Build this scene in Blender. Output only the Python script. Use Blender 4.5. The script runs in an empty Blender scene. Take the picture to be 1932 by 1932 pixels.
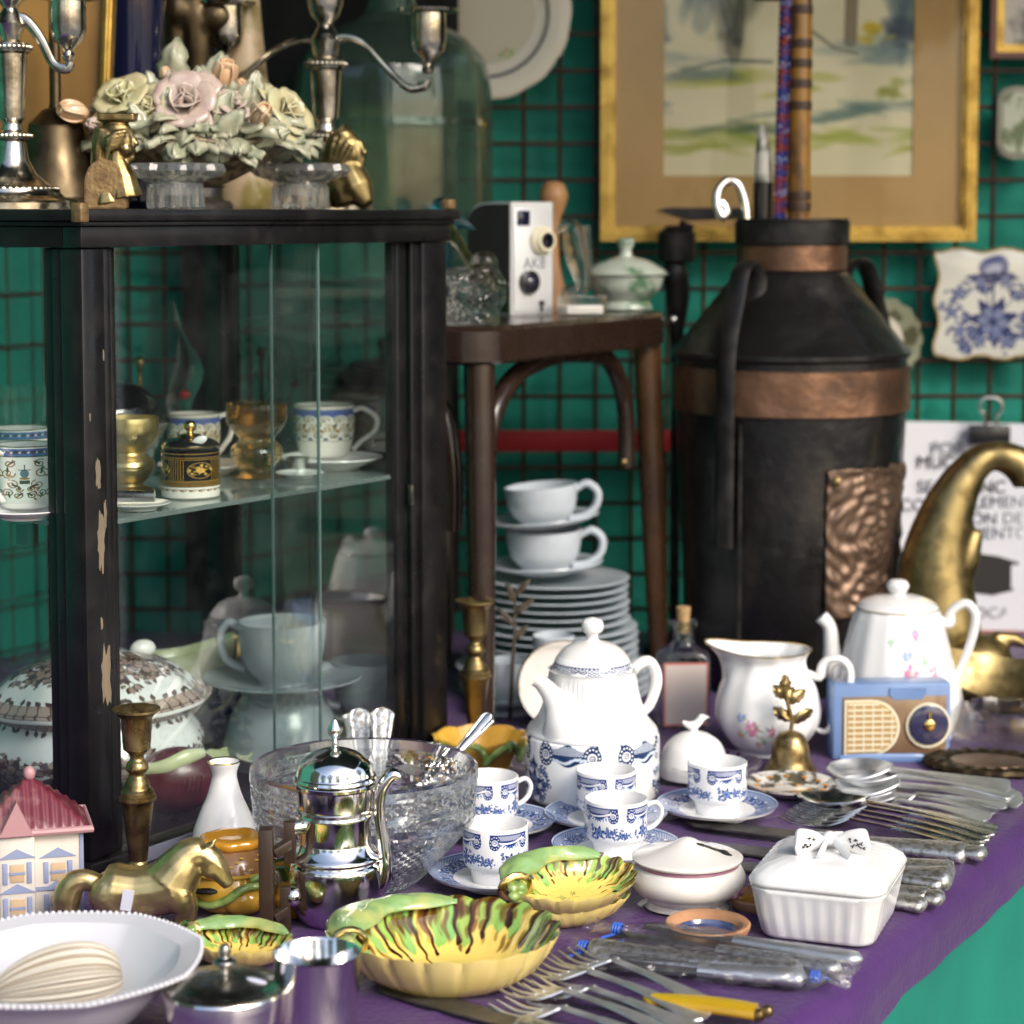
import bpy, bmesh, math, random
import numpy as np
from mathutils import Vector, Matrix, noise
random.seed(7)
R = math.radians
sin, cos, pi = math.sin, math.cos, math.pi
SC = bpy.context.scene
COL = SC.collection

# ------------------------------------------------------------------ camera
F, CU, HV = 4200.0, 966.0, 400.0          # focal length, centre column and horizon row, in 1/1932 of the frame
PT = math.atan(346 / F)                   # the camera looks down a little
V0 = HV + F * math.tan(PT)
ZT = 0.75                                 # table top
CZ = ZT + 0.66                            # lens height
fw, up = Vector((0, cos(PT), -sin(PT))), Vector((0, sin(PT), cos(PT)))
CAMP = Vector((0, 0, CZ))
def ray(u, v):
    return Vector((1, 0, 0)) * (u - CU) + fw * F + up * (V0 - v)
def P(u, v, z=ZT):
    d = ray(u, v); return CAMP + d * ((z - CZ) / d.z)
def Q(u, v, Y):
    d = ray(u, v); return CAMP + d * (Y / d.y)
def SCL(p):
    return (p - CAMP).dot(fw) / F
cam = bpy.data.cameras.new('camera'); co = bpy.data.objects.new('camera', cam); COL.objects.link(co)
co.location = CAMP; co.rotation_euler = (pi / 2 - PT, 0, 0)
cam.sensor_fit = 'HORIZONTAL'; cam.sensor_width = 36; cam.lens = F / 1932 * 36
cam.shift_y = -(966 - V0) / 1932
cam.clip_end = 200; cam.clip_start = 0.05
cam.dof.use_dof = True; cam.dof.focus_distance = 2.16; cam.dof.aperture_fstop = 4.6; cam.dof.aperture_blades = 7
SC.camera = co

# ------------------------------------------------------------------ objects
def tag(o, label=None, cat=None, group=None, kind=None):
    for k, v in (('label', label), ('category', cat), ('group', group), ('kind', kind)):
        if v: o[k] = v
    return o
def O(name, bm, mats, parent=None, ang=38, smooth=True):
    me = bpy.data.meshes.new(name)
    bmesh.ops.remove_doubles(bm, verts=bm.verts, dist=1e-6)
    bmesh.ops.recalc_face_normals(bm, faces=bm.faces)
    bm.to_mesh(me); bm.free()
    for m in (mats if isinstance(mats, (list, tuple)) else [mats]): me.materials.append(m)
    if smooth:
        me.shade_smooth()
        if ang < 180: me.set_sharp_from_angle(angle=R(ang))
    o = bpy.data.objects.new(name, me); COL.objects.link(o)
    if parent: o.parent = parent
    return o
class T:
    """a thing: an Empty at its base; shapes are written in 1/1932-frame units and scaled by s"""
    def __init__(t, name, label, cat, u, v=None, z=ZT, Y=None, vb=None, rb=0, rot=0, group=None):
        if vb is not None: v = vb - rb * (vb - HV) / F
        if Y is not None:
            d = Y * cos(PT) - (z - CZ) * sin(PT); p = Vector(((u - CU) * d / F, Y, z))
        else: p = P(u, v, z)
        t.s = SCL(p); t.p = p
        e = bpy.data.objects.new(name, None); COL.objects.link(e)
        e.empty_display_size = .02; e.location = p; e.rotation_euler = (0, 0, R(rot))
        tag(e, label, cat, group); t.e = e
    def add(t, name, bm, mats, parent=None, **k): return O(name, bm, mats, parent or t.e, **k)
def dup(src, loc=None, rz=None, label=None, group=None):
    c = src.copy(); COL.objects.link(c)
    if loc is not None: c.location = loc
    if rz is not None: c.rotation_euler = (0, 0, R(rz))
    if label: c['label'] = label
    if group: c['group'] = group
    for ch in [x for x in bpy.data.objects if x.parent == src]:
        d = ch.copy(); COL.objects.link(d); d.parent = c
        for g in [x for x in bpy.data.objects if x.parent == ch]:
            h = g.copy(); COL.objects.link(h); h.parent = d
    return c
B = bmesh.new

# ------------------------------------------------------------------ shapes
def sp(p, k=5):
    """smooth a list of points (Catmull-Rom)"""
    p = [Vector(q) for q in p]; out = []
    for i in range(len(p) - 1):
        a, b, c, d = p[max(i - 1, 0)], p[i], p[i + 1], p[min(i + 2, len(p) - 1)]
        for j in range(k):
            t = j / k
            out.append(.5 * (2 * b + (c - a) * t + (2 * a - 5 * b + 4 * c - d) * t * t + (3 * b - a - 3 * c + d) * t ** 3))
    out.append(p[-1]); return [tuple(q) for q in out]
def lathe(bm, prof, s=1, n=48, c=(0, 0, 0), rf=None, split=None, sx=1, sy=1, zuv=None, mi=0, mat=None, ruv=None):
    uv = bm.loops.layers.uv.verify(); rings = []; L = [0]
    for i in range(1, len(prof)): L.append(L[-1] + math.hypot(prof[i][0] - prof[i - 1][0], prof[i][1] - prof[i - 1][1]))
    tot = L[-1] or 1
    for i, (r, h) in enumerate(prof):
        ring = []
        if r < 1e-6 and rf is None:
            v = bm.verts.new((c[0], c[1], c[2] + h * s)); rings.append([v] * n); continue
        for j in range(n):
            a = 2 * pi * j / n; rr, hh = (r, h) if rf is None else rf(a, r, h, i)
            ring.append(bm.verts.new((c[0] + rr * s * cos(a) * sx, c[1] + rr * s * sin(a) * sy, c[2] + hh * s)))
        rings.append(ring)
    if mat is not None:
        for v in {v for r in rings for v in r}: v.co = mat @ v.co
    for i in range(len(prof) - 1):
        if zuv: va, vb = [(prof[q][1] - zuv[0]) / (zuv[1] - zuv[0]) for q in (i, i + 1)]
        elif ruv: va, vb = prof[i][0] / ruv, prof[i + 1][0] / ruv
        else: va, vb = L[i] / tot, L[i + 1] / tot
        for j in range(n):
            k = (j + 1) % n; q = [rings[i][j], rings[i][k], rings[i + 1][k], rings[i + 1][j]]
            us = [(j / n, va), ((j + 1) / n, va), ((j + 1) / n, vb), (j / n, vb)]
            w, wu = [], []
            for x, y in zip(q, us):
                if x not in w: w.append(x); wu.append(y)
            if len(w) < 3: continue
            f = bm.faces.new(w)
            f.material_index = mi + (1 if split is not None and i >= split else 0)
            for l, y in zip(f.loops, wu): l[uv].uv = y
    return bm
def tube(bm, pts, rad, s=1, n=10, c=(0, 0, 0), flat=1, mi=0, cap=True, k=0):
    if k: 
        if not isinstance(rad, (int, float)):
            n0 = len(pts)
            pts2 = sp(pts, k); rad = [rad[min(int(i / k), n0 - 1)] * (1 - (i % k) / k) + rad[min(int(i / k) + 1, n0 - 1)] * ((i % k) / k) for i in range(len(pts2))]
            pts = pts2
        else: pts = sp(pts, k)
    pts = [Vector(p) for p in pts]
    rad = [rad] * len(pts) if isinstance(rad, (int, float)) else rad
    c = Vector(c); uv = bm.loops.layers.uv.verify()
    t0 = (pts[1] - pts[0]).normalized(); a = t0.orthogonal().normalized()
    if abs(t0.z) < .9: a = (Vector((0, 0, 1)) - t0 * t0.z).normalized()
    rings = []
    for i, p in enumerate(pts):
        t = (pts[min(i + 1, len(pts) - 1)] - pts[max(i - 1, 0)])
        t = t.normalized() if t.length > 1e-9 else t0
        a = (a - t * a.dot(t)).normalized(); b = t.cross(a)
        rings.append([bm.verts.new(c + (p + (a * cos(2 * pi * j / n) + b * sin(2 * pi * j / n) * flat) * rad[i]) * s) for j in range(n)])
    for i in range(len(pts) - 1):
        for j in range(n):
            f = bm.faces.new((rings[i][j], rings[i][(j + 1) % n], rings[i + 1][(j + 1) % n], rings[i + 1][j])); f.material_index = mi
            for l, y in zip(f.loops, ((j / n, i), ((j + 1) / n, i), ((j + 1) / n, i + 1), (j / n, i + 1))): l[uv].uv = (y[0], y[1] / (len(pts) - 1))
    if cap:
        for r in (rings[0], rings[-1]): bm.faces.new(r).material_index = mi
    return bm
def box(bm, c, d, rot=None, bev=0, seg=2, mi=0):
    r = bmesh.ops.create_cube(bm, size=1); vs = r['verts']
    for v in vs: v.co = Vector((v.co.x * d[0], v.co.y * d[1], v.co.z * d[2]))
    if bev:
        g = bmesh.ops.bevel(bm, geom=list({e for v in vs for e in v.link_edges}), offset=bev, segments=seg, affect='EDGES', profile=.5)
        vs = list({v for f in g['faces'] for v in f.verts} | {v for v in vs if v.is_valid})
    m = (rot.to_4x4() if rot is not None else Matrix())
    fs = {f for v in vs for f in v.link_faces}
    for v in vs: v.co = (m @ v.co) + Vector(c)
    for f in fs: f.material_index = mi
    return bm
def beam(bm, a, b, w, h, bev=0, mi=0):
    """a bar from a to b, w wide (horizontal) and h high"""
    a, b = Vector(a), Vector(b); x = (b - a); L = x.length; x.normalize()
    z = Vector((0, 0, 1)) if abs(x.z) < .95 else Vector((0, 1, 0))
    y = z.cross(x).normalized(); z = x.cross(y)
    return box(bm, (a + b) / 2, (L, w, h), Matrix((x, y, z)).transposed(), bev, mi=mi)
def sheet(bm, nu, nv, f, mi=0, uvr=(0, 1, 0, 1), wrap=False):
    uv = bm.loops.layers.uv.verify()
    g = [[bm.verts.new(f(i / nu, j / nv)) for j in range(nv + 1)] for i in range(nu + (0 if wrap else 1))]
    for i in range(nu):
        for j in range(nv):
            i2 = (i + 1) % len(g) if wrap else i + 1
            fc = bm.faces.new((g[i][j], g[i2][j], g[i2][j + 1], g[i][j + 1])); fc.material_index = mi
            for l, (a, b) in zip(fc.loops, ((i, j), (i + 1, j), (i + 1, j + 1), (i, j + 1))):
                l[uv].uv = (uvr[0] + (uvr[1] - uvr[0]) * a / nu, uvr[2] + (uvr[3] - uvr[2]) * b / nv)
    return bm
def thick(bm, t):
    bmesh.ops.recalc_face_normals(bm, faces=bm.faces)
    bmesh.ops.solidify(bm, geom=list(bm.faces), thickness=t); return bm
def prism(bm, pts, d, mi=0, y0=0, c=(0, 0, 0), s=1):
    """outline in x,z pushed d along y"""
    A = [bm.verts.new((c[0] + x * s, c[1] + y0, c[2] + z * s)) for x, z in pts]; C = [bm.verts.new((c[0] + x * s, c[1] + y0 + d, c[2] + z * s)) for x, z in pts]
    fs = [bm.faces.new(A), bm.faces.new(C[::-1])]
    n = len(pts)
    for i in range(n): fs.append(bm.faces.new((A[i], C[i], C[(i + 1) % n], A[(i + 1) % n])))
    for f in fs: f.material_index = mi
    return bm
def ell(bm, c, r, n=14, rot=None, mi=0):
    m = Matrix.Translation(Vector(c)) @ (rot.to_4x4() if rot is not None else Matrix()) @ Matrix.Diagonal((r[0], r[1], r[2], 1))
    g = bmesh.ops.create_uvsphere(bm, u_segments=n, v_segments=max(6, n * 2 // 3), radius=1, matrix=m)
    for f in {f for v in g['verts'] for f in v.link_faces}: f.material_index = mi
    return bm
def blob(bm, vox, it=4):
    """fuse overlapping shapes into one smooth skin"""
    me = bpy.data.meshes.new('tmp'); bm.to_mesh(me); bm.free()
    o = bpy.data.objects.new('tmp', me); COL.objects.link(o)
    m = o.modifiers.new('r', 'REMESH'); m.mode = 'VOXEL'; m.voxel_size = vox
    m = o.modifiers.new('s', 'SMOOTH'); m.iterations = it; m.factor = .5
    dg = bpy.context.evaluated_depsgraph_get(); dg.update()
    ev = o.evaluated_get(dg); b2 = bmesh.new(); m2 = ev.to_mesh(); b2.from_mesh(m2); ev.to_mesh_clear()
    bpy.data.objects.remove(o); bpy.data.meshes.remove(me); return b2
def text(body, size, mat, parent, loc, rot=(pi / 2, 0, 0), name='lettering', ext=.0004, align='CENTER', sx=1):
    cu = bpy.data.curves.new(name, 'FONT'); cu.body = body; cu.size = size; cu.extrude = ext; cu.align_x = align
    o = bpy.data.objects.new('tmp', cu); COL.objects.link(o)
    dg = bpy.context.evaluated_depsgraph_get(); dg.update()
    me = bpy.data.meshes.new_from_object(o.evaluated_get(dg)); bpy.data.objects.remove(o)
    me.name = name; me.materials.clear(); me.materials.append(mat)
    o = bpy.data.objects.new(name, me); COL.objects.link(o); o.parent = parent; o.location = loc; o.rotation_euler = rot; o.scale = (sx, 1, 1)
    return o
def rz(a): return Matrix.Rotation(R(a), 3, 'Z')
def rx(a): return Matrix.Rotation(R(a), 3, 'X')
def ry(a): return Matrix.Rotation(R(a), 3, 'Y')
def nz(x, y, z=0, s=1): return noise.noise(Vector((x * s, y * s, z * s)))

# ------------------------------------------------------------------ materials
M = {}
def nodes(name):
    m = bpy.data.materials.new(name); m.use_nodes = True; nt = m.node_tree
    return m, nt, nt.nodes['Principled BSDF'], nt.nodes['Material Output']
def pbr(name, col, rough=.5, metal=0, spec=.5, coat=0, tr=0, ior=1.45, var=None, bump=None, rv=None, sheen=0, sss=0, img=None, aniso=None, wave=None):
    """var=(colour2, scale, low, high) noise mixed in; bump=(strength, scale); rv=(amount, scale) roughness noise"""
    m, nt, p, out = nodes(name); N, L = nt.nodes, nt.links
    p.inputs['Base Color'].default_value = (*col, 1); p.inputs['Roughness'].default_value = rough; p.inputs['Metallic'].default_value = metal
    p.inputs['Specular IOR Level'].default_value = spec; p.inputs['Coat Weight'].default_value = coat; p.inputs['Coat Roughness'].default_value = .04
    p.inputs['Transmission Weight'].default_value = tr; p.inputs['IOR'].default_value = ior; p.inputs['Sheen Weight'].default_value = sheen
    if sss: p.inputs['Subsurface Weight'].default_value = sss; p.inputs['Subsurface Radius'].default_value = (.004, .003, .002); p.inputs['Subsurface Scale'].default_value = 1
    tc = N.new('ShaderNodeTexCoord')
    def nzn(sc, det=4, src='Object', stretch=None):
        n = N.new('ShaderNodeTexNoise'); n.inputs['Scale'].default_value = sc; n.inputs['Detail'].default_value = det
        if stretch:
            mp = N.new('ShaderNodeMapping'); mp.inputs['Scale'].default_value = stretch; L.new(tc.outputs[src], mp.inputs['Vector']); L.new(mp.outputs[0], n.inputs['Vector'])
        else: L.new(tc.outputs[src], n.inputs['Vector'])
        return n
    colsock = None
    if img is not None:
        t = N.new('ShaderNodeTexImage'); t.image = img; t.interpolation = 'Cubic'; t.extension = 'EXTEND'; L.new(tc.outputs['UV'], t.inputs['Vector']); colsock = t.outputs['Color']
    if var:
        n = nzn(var[1], 6, stretch=var[4] if len(var) > 4 else None); rmp = N.new('ShaderNodeMapRange'); rmp.inputs['From Min'].default_value = var[2]; rmp.inputs['From Max'].default_value = var[3]
        L.new(n.outputs['Fac'], rmp.inputs['Value'])
        mx = N.new('ShaderNodeMix'); mx.data_type = 'RGBA'; L.new(rmp.outputs[0], mx.inputs[0])
        if colsock: L.new(colsock, mx.inputs[6])
        else: mx.inputs[6].default_value = (*col, 1)
        mx.inputs[7].default_value = (*var[0], 1); colsock = mx.outputs[2]
    if colsock: L.new(colsock, p.inputs['Base Color'])
    if rv:
        n = nzn(rv[1], 5); rmp = N.new('ShaderNodeMapRange'); rmp.inputs['From Min'].default_value = .3; rmp.inputs['From Max'].default_value = .7
        rmp.inputs['To Min'].default_value = max(.02, rough - rv[0]); rmp.inputs['To Max'].default_value = rough + rv[0]
        L.new(n.outputs['Fac'], rmp.inputs['Value']); L.new(rmp.outputs[0], p.inputs['Roughness'])
    if bump:
        n = nzn(bump[1], 5, stretch=bump[3] if len(bump) > 3 else None); b = N.new('ShaderNodeBump'); b.inputs['Strength'].default_value = bump[0]; b.inputs['Distance'].default_value = bump[2] if len(bump) > 2 else .002
        L.new(n.outputs['Fac'], b.inputs['Height']); L.new(b.outputs[0], p.inputs['Normal'])
    M[name] = m; return m
def pane(name, tint=(.93, .96, .95), dust_haze=.03, ior=1.8):
    m, nt, p, out = nodes(name); N, L = nt.nodes, nt.links; N.remove(p)
    tr = N.new('ShaderNodeBsdfTransparent'); tr.inputs[0].default_value = (*tint, 1)
    gl = N.new('ShaderNodeBsdfGlossy'); gl.inputs['Roughness'].default_value = .0; gl.inputs['Color'].default_value = (1, 1, 1, 1)
    fr = N.new('ShaderNodeFresnel'); fr.inputs['IOR'].default_value = ior
    ge = N.new('ShaderNodeNewGeometry'); mt = N.new('ShaderNodeMath'); mt.operation = 'MULTIPLY_ADD'; mt.inputs[1].default_value = -1; mt.inputs[2].default_value = 1; L.new(ge.outputs['Backfacing'], mt.inputs[0])
    mu = N.new('ShaderNodeMath'); mu.operation = 'MULTIPLY'; L.new(fr.outputs[0], mu.inputs[0]); L.new(mt.outputs[0], mu.inputs[1])   # one mirror image per pane, from its near face
    mx = N.new('ShaderNodeMixShader'); L.new(mu.outputs[0], mx.inputs[0]); L.new(tr.outputs[0], mx.inputs[1]); L.new(gl.outputs[0], mx.inputs[2])
    df = N.new('ShaderNodeBsdfDiffuse'); df.inputs[0].default_value = (.6, .62, .62, 1)
    tc = N.new('ShaderNodeTexCoord'); n = N.new('ShaderNodeTexNoise'); n.inputs['Scale'].default_value = 9; n.inputs['Detail'].default_value = 9; n.inputs['Roughness'].default_value = .7
    L.new(tc.outputs['Object'], n.inputs['Vector'])
    rm = N.new('ShaderNodeMapRange'); rm.inputs['From Min'].default_value = .42; rm.inputs['From Max'].default_value = .85; rm.inputs['To Max'].default_value = dust_haze * 3
    L.new(n.outputs['Fac'], rm.inputs['Value'])
    m2 = N.new('ShaderNodeMixShader'); L.new(rm.outputs[0], m2.inputs[0]); L.new(mx.outputs[0], m2.inputs[1]); L.new(df.outputs[0], m2.inputs[2])
    L.new(m2.outputs[0], out.inputs['Surface']); M[name] = m; return m
def crystal(name, col=(1, 1, 1), rough=.0, clear=.35, ior=1.5, bump=None, dust_haze=0):
    """glass that lets some light straight through, as real caustics would"""
    m, nt, p, out = nodes(name); N, L = nt.nodes, nt.links
    p.inputs['Base Color'].default_value = (*col, 1); p.inputs['Transmission Weight'].default_value = 1; p.inputs['Roughness'].default_value = rough; p.inputs['IOR'].default_value = ior
    if bump:
        tc = N.new('ShaderNodeTexCoord'); n = N.new('ShaderNodeTexNoise'); n.inputs['Scale'].default_value = bump[1]; L.new(tc.outputs['Object'], n.inputs['Vector'])
        b = N.new('ShaderNodeBump'); b.inputs['Strength'].default_value = bump[0]; b.inputs['Distance'].default_value = .004; L.new(n.outputs[0], b.inputs['Height']); L.new(b.outputs[0], p.inputs['Normal'])
    tr = N.new('ShaderNodeBsdfTransparent'); tr.inputs[0].default_value = (*[.5 + .5 * x for x in col], 1)
    mx = N.new('ShaderNodeMixShader'); mx.inputs[0].default_value = clear
    L.new(p.outputs[0], mx.inputs[1]); L.new(tr.outputs[0], mx.inputs[2]); last = mx
    if dust_haze:  # diffuse share: brightens dim glass in place of missing highlights
        df = N.new('ShaderNodeBsdfDiffuse'); df.inputs[0].default_value = (*[.45 * x for x in col], 1); last = N.new('ShaderNodeMixShader'); last.inputs[0].default_value = dust_haze; L.new(mx.outputs[0], last.inputs[1]); L.new(df.outputs[0], last.inputs[2])
    L.new(last.outputs[0], out.inputs['Surface']); M[name] = m; return m

# ------------------------------------------------------------------ painted decoration (drawn here, pixel by pixel)
class Cv:
    def __init__(s, w, h, bg): s.w, s.h = w, h; s.a = np.empty((h, w, 3), np.float32); s.a[:] = bg
    def sh(s, cx, cy, rad, fn, col, a=1.0):
        for ox in (-s.w, 0, s.w):
            x0, x1, y0, y1 = int(cx + ox - rad - 2), int(cx + ox + rad + 3), int(cy - rad - 2), int(cy + rad + 3)
            x0, y0, x1, y1 = max(x0, 0), max(y0, 0), min(x1, s.w), min(y1, s.h)
            if x0 >= x1 or y0 >= y1: continue
            Y, X = np.mgrid[y0:y1, x0:x1].astype(np.float32)
            m = np.clip(fn(X - cx - ox + .5, Y - cy + .5), 0, 1)[..., None] * a
            s.a[y0:y1, x0:x1] = s.a[y0:y1, x0:x1] * (1 - m) + np.array(col, np.float32) * m
    def el(s, x, y, rx_, ry_, col, ang=0, a=1, soft=1):
        c_, n_ = cos(ang), sin(ang)
        def f(X, Y):
            p, q = X * c_ + Y * n_, -X * n_ + Y * c_
            d = np.sqrt((p / rx_) ** 2 + (q / ry_) ** 2); return (1 - d) * min(rx_, ry_) / soft + .5
        s.sh(x, y, max(rx_, ry_) + soft, f, col, a)
    def ring(s, x, y, r, w, col, a=1): s.sh(x, y, r + w, lambda X, Y: w / 2 - np.abs(np.hypot(X, Y) - r) + .5, col, a)
    def ln(s, pts, w, col, a=1):
        for (x0, y0), (x1, y1) in zip(pts[:-1], pts[1:]):
            cx, cy = (x0 + x1) / 2, (y0 + y1) / 2; dx, dy = (x1 - x0) / 2, (y1 - y0) / 2; L2 = dx * dx + dy * dy + 1e-6
            def f(X, Y):
                t = np.clip((X * dx + Y * dy) / L2, -1, 1); return w / 2 - np.hypot(X - t * dx, Y - t * dy) + .5
            s.sh(cx, cy, math.sqrt(L2) + w, f, col, a)
    def leaf(s, x, y, L, W, ang, col, a=1):
        c_, n_ = cos(ang), sin(ang)
        def f(X, Y):
            p, q = (X * c_ + Y * n_) / L, np.abs(-X * n_ + Y * c_)
            return np.where((p > 0) & (p < 1), W * np.sin(pi * np.clip(p, 0, 1) ** .8) - q + .5, 0)
        s.sh(x, y, L + 2, f, col, a)
    def flower(s, x, y, r, c1, c2, n=5, rot=0, c3=None):
        for i in range(n):
            t = rot + 2 * pi * i / n; s.el(x + cos(t) * r * .55, y + sin(t) * r * .55, r * .5, r * .38, c1, t)
        for i in range(n):
            t = rot + 2 * pi * (i + .5) / n; s.ln([(x, y), (x + cos(t) * r * .9, y + sin(t) * r * .9)], max(1, r * .08), c2)
        s.el(x, y, r * .28, r * .28, c2); s.el(x, y, r * .14, r * .14, c3 or c1)
    def scroll(s, x, y, r, ang, turns, w, col, flip=1):
        pts = []
        for i in range(26):
            t = i / 25; q = ang + flip * turns * 2 * pi * t; pts.append((x + cos(q) * r * (1 - .85 * t), y + sin(q) * r * (1 - .85 * t)))
        s.ln(pts, w, col); s.el(*pts[-1], w, w, col)
    def lattice(s, x0, x1, y0, y1, st, w, col, bg=None):
        X0, X1, Y0, Y1 = int(x0), int(x1), int(max(0, y0)), int(min(s.h, y1)); Y, X = np.mgrid[Y0:Y1, X0:X1].astype(np.float32)
        m = np.zeros_like(X)
        for g in (X + Y, X - Y): m = np.maximum(m, np.clip(w / 2 - np.abs((g % st) - st / 2) / 1.41 + .5, 0, 1))
        if bg is not None: s.a[Y0:Y1, X0:X1] = bg
        m = m[..., None]; s.a[Y0:Y1, X0:X1] = s.a[Y0:Y1, X0:X1] * (1 - m) + np.array(col, np.float32) * m
    def rect(s, x0, x1, y0, y1, col): s.a[int(max(0, y0)):int(min(s.h, y1)), int(max(0, x0)):int(min(s.w, x1))] = col
    def grain(s, amt, seed=1): s.a = np.clip(s.a + np.random.default_rng(seed).normal(0, amt, (s.h, s.w, 1)).astype(np.float32), 0, 1)
    def im(s, name):
        i = bpy.data.images.new(name, s.w, s.h); b = np.ones((s.h, s.w, 4), np.float32); b[..., :3] = np.clip(s.a, 0, 1)
        i.pixels.foreach_set(b.ravel()); i.update(); return i
def spray(c, x, y, sz, dk, lt, seed, n=5):
    """a bloom with leaves and buds round it"""
    r_ = random.Random(seed)
    for i in range(n + 4):
        t = r_.uniform(0, 2 * pi); d = sz * r_.uniform(.9, 1.9); px, py = x + cos(t) * d, y + sin(t) * d * .8
        c.ln([(x, y), ((x + px) / 2 + r_.uniform(-4, 4), (y + py) / 2), (px, py)], max(1.1, sz * .05), dk)
        for q in (-.6, .6, 0): c.leaf(px, py, sz * .55, sz * .16, t + q, dk if q else lt)
    for i in range(n):
        t = 2 * pi * i / n + .3; c.leaf(x, y, sz * 1.35, sz * .3, t, dk)
    c.flower(x, y, sz * .72, lt, dk, 6, r_.random(), dk)

WHT = (.93, .93, .92)
def paint_cup(name, blue, pale, white):
    c = Cv(2048, 484, white)             # in the proportions of the cup wall
    for k in range(4):
        x = k * 512 + 40                 # a swag of lattice between two scrolled ends
        c.sh(x + 200, 400, 240, lambda X, Y: np.where((np.abs(X) < 208) & (Y < 46), 62 + 26 * np.cos(X / 104 * pi) + Y, 0), blue)
        c.lattice(x + 60, x + 340, 388, 436, 24, 4, white); c.ln([(x - 6, 446), (x + 406, 446)], 4, blue)
        for q in (-1, 1):
            cx = x + 200 + q * 160; c.el(cx, 368, 56, 76, blue); c.ring(cx, 368, 26, 8, white); c.scroll(cx, 368, 22, 0, 1.3, 6, white, q)
            for t in range(11): a = t / 11 * 2 * pi; c.el(cx + cos(a) * 43, 368 + sin(a) * 58, 6, 6, white)
        for t in range(9): c.leaf(x + 84 + t * 28, 372 - 12 * sin(t / 8 * pi), 56, 9, -.5 + .16 * t, white); c.leaf(x + 90 + t * 27, 346 + 10 * cos(t * .8), 44, 8, 3.6 + .2 * t, pale)
        spray(c, x + 200, 190, 58, blue, pale, k, 6)
        for t in range(4): spray(c, x + 310 + t * 62, 180 + 24 * sin(t * 1.9), 36 - 6 * (t % 2), blue, pale, 10 * k + t, 5)
    return c.im(name)

BLUE, PALE = (.13, .22, .47), (.45, .55, .74)
im_cup = paint_cup('cup_transfer', BLUE, PALE, WHT)
c = Cv(1024, 256, WHT)           # saucer: v=0 centre .. 1 rim
c.rect(0, 1024, 176, 256, (.24, .33, .55)); c.lattice(0, 1024, 212, 246, 12, 2.2, (.8, .84, .9))
for k in range(16):
    x = k * 64; c.el(x + 32, 190, 22, 20, (.62, .69, .82)); c.flower(x + 32, 192, 15, BLUE, WHT, 5); c.scroll(x, 168, 16, 0, 1.2, 4, BLUE)
    c.leaf(x + 10, 160, 40, 8, .4, (.35, .44, .66)); c.leaf(x + 54, 160, 40, 8, 2.7, (.35, .44, .66)); c.el(x, 214, 6, 6, WHT)
c.rect(0, 1024, 250, 256, (.75, .8, .88)); im_sau = c.im('saucer_transfer')
c = Cv(3048, 512, (.94, .94, .935))   # coffee pot drum
NAVY = (.11, .2, .36); GB = (.4, .5, .64)
for k in range(5):
    x = k * 610 + 260
    c.ln([(x - 220, 500), (x + 220, 500)], 5, NAVY)
    c.sh(x, 424, 260, lambda X, Y: np.where(np.abs(X) < 225, 60 + 18 * np.cos(X / 112 * pi) - np.abs(Y + 4), 0), NAVY)
    c.lattice(x - 130, x + 130, 424, 488, 22, 4, (.9, .92, .94))
    for q in (-1, 1):
        cx = x + q * 180; c.el(cx, 416, 66, 80, NAVY); c.ring(cx, 416, 30, 9, WHT); c.scroll(cx, 416, 26, 0, 1.5, 6, WHT, q)
        for t in range(13): a = t / 13 * 2 * pi; c.el(cx + cos(a) * 50, 416 + sin(a) * 62, 7, 7, WHT)
    for t in range(10): c.leaf(x - 120 + t * 26, 384 + 12 * cos(t), 50, 10, -.6 + .15 * t, (.8, .85, .9))
    spray(c, x + 290, 190, 84, NAVY, GB, k + 40, 6)
    for t in range(7): a = t / 7 * 2 * pi; spray(c, x + 290 + cos(a) * 150, 196 + sin(a) * 120, 28, NAVY, GB, k * 9 + t, 5)
    for t in range(3): c.leaf(x + 265 + t * 26, 300, 90, 9, 1.2 + t * .35, NAVY)
c.rect(0, 3048, 18, 24, NAVY); im_pot = c.im('pot_transfer')
c = Cv(1024, 128, (.94, .94, .935))   # coffee pot lid band
c.lattice(0, 1024, 6, 66, 20, 4, NAVY)
for k in range(8): c.el(k * 128 + 64, 40, 40, 34, WHT); c.scroll(k * 128 + 46, 40, 22, 0, 1.4, 6, NAVY); c.scroll(k * 128 + 82, 40, 22, pi, 1.4, 6, NAVY, -1)
for k in range(64): c.el(k * 16, 70, 7, 8, NAVY)
im_lid = c.im('lid_transfer')
BR, BRP = (.25, .19, .16), (.55, .48, .43)
def tureen_paint(name, w, h, band):
    c = Cv(w, h, (.83, .845, .835))
    for k in range(11):
        x = w * k / 11 + 60
        spray(c, x, h * .42, h * .15, BR, BRP, k, 6); spray(c, x + h * .22, h * .25, h * .11, BR, BRP, k + 20, 6); spray(c, x - h * .2, h * .26, h * .12, BR, BRP, k + 30, 5); spray(c, x + w / 14, h * .55, h * .07, BR, BRP, k + 50, 5)
    Y0 = int(h * (1 - band)); c.rect(0, w, Y0, h, (.47, .41, .37))
    for k in range(50): c.leaf(w * k / 50, Y0, h * .07, h * .02, random.uniform(3.6, 5.8), BR); c.flower(w * k / 50 + 9, Y0 + h * band * .5, h * band * .5, (.62, .55, .5), BR)
    return c.im(name)
im_tur = tureen_paint('tureen_transfer', 2048, 512, .1); im_tul = tureen_paint('tureen_lid_transfer', 2048, 512, .2)
GO, OL = (.56, .42, .12), (.33, .31, .12)
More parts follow.
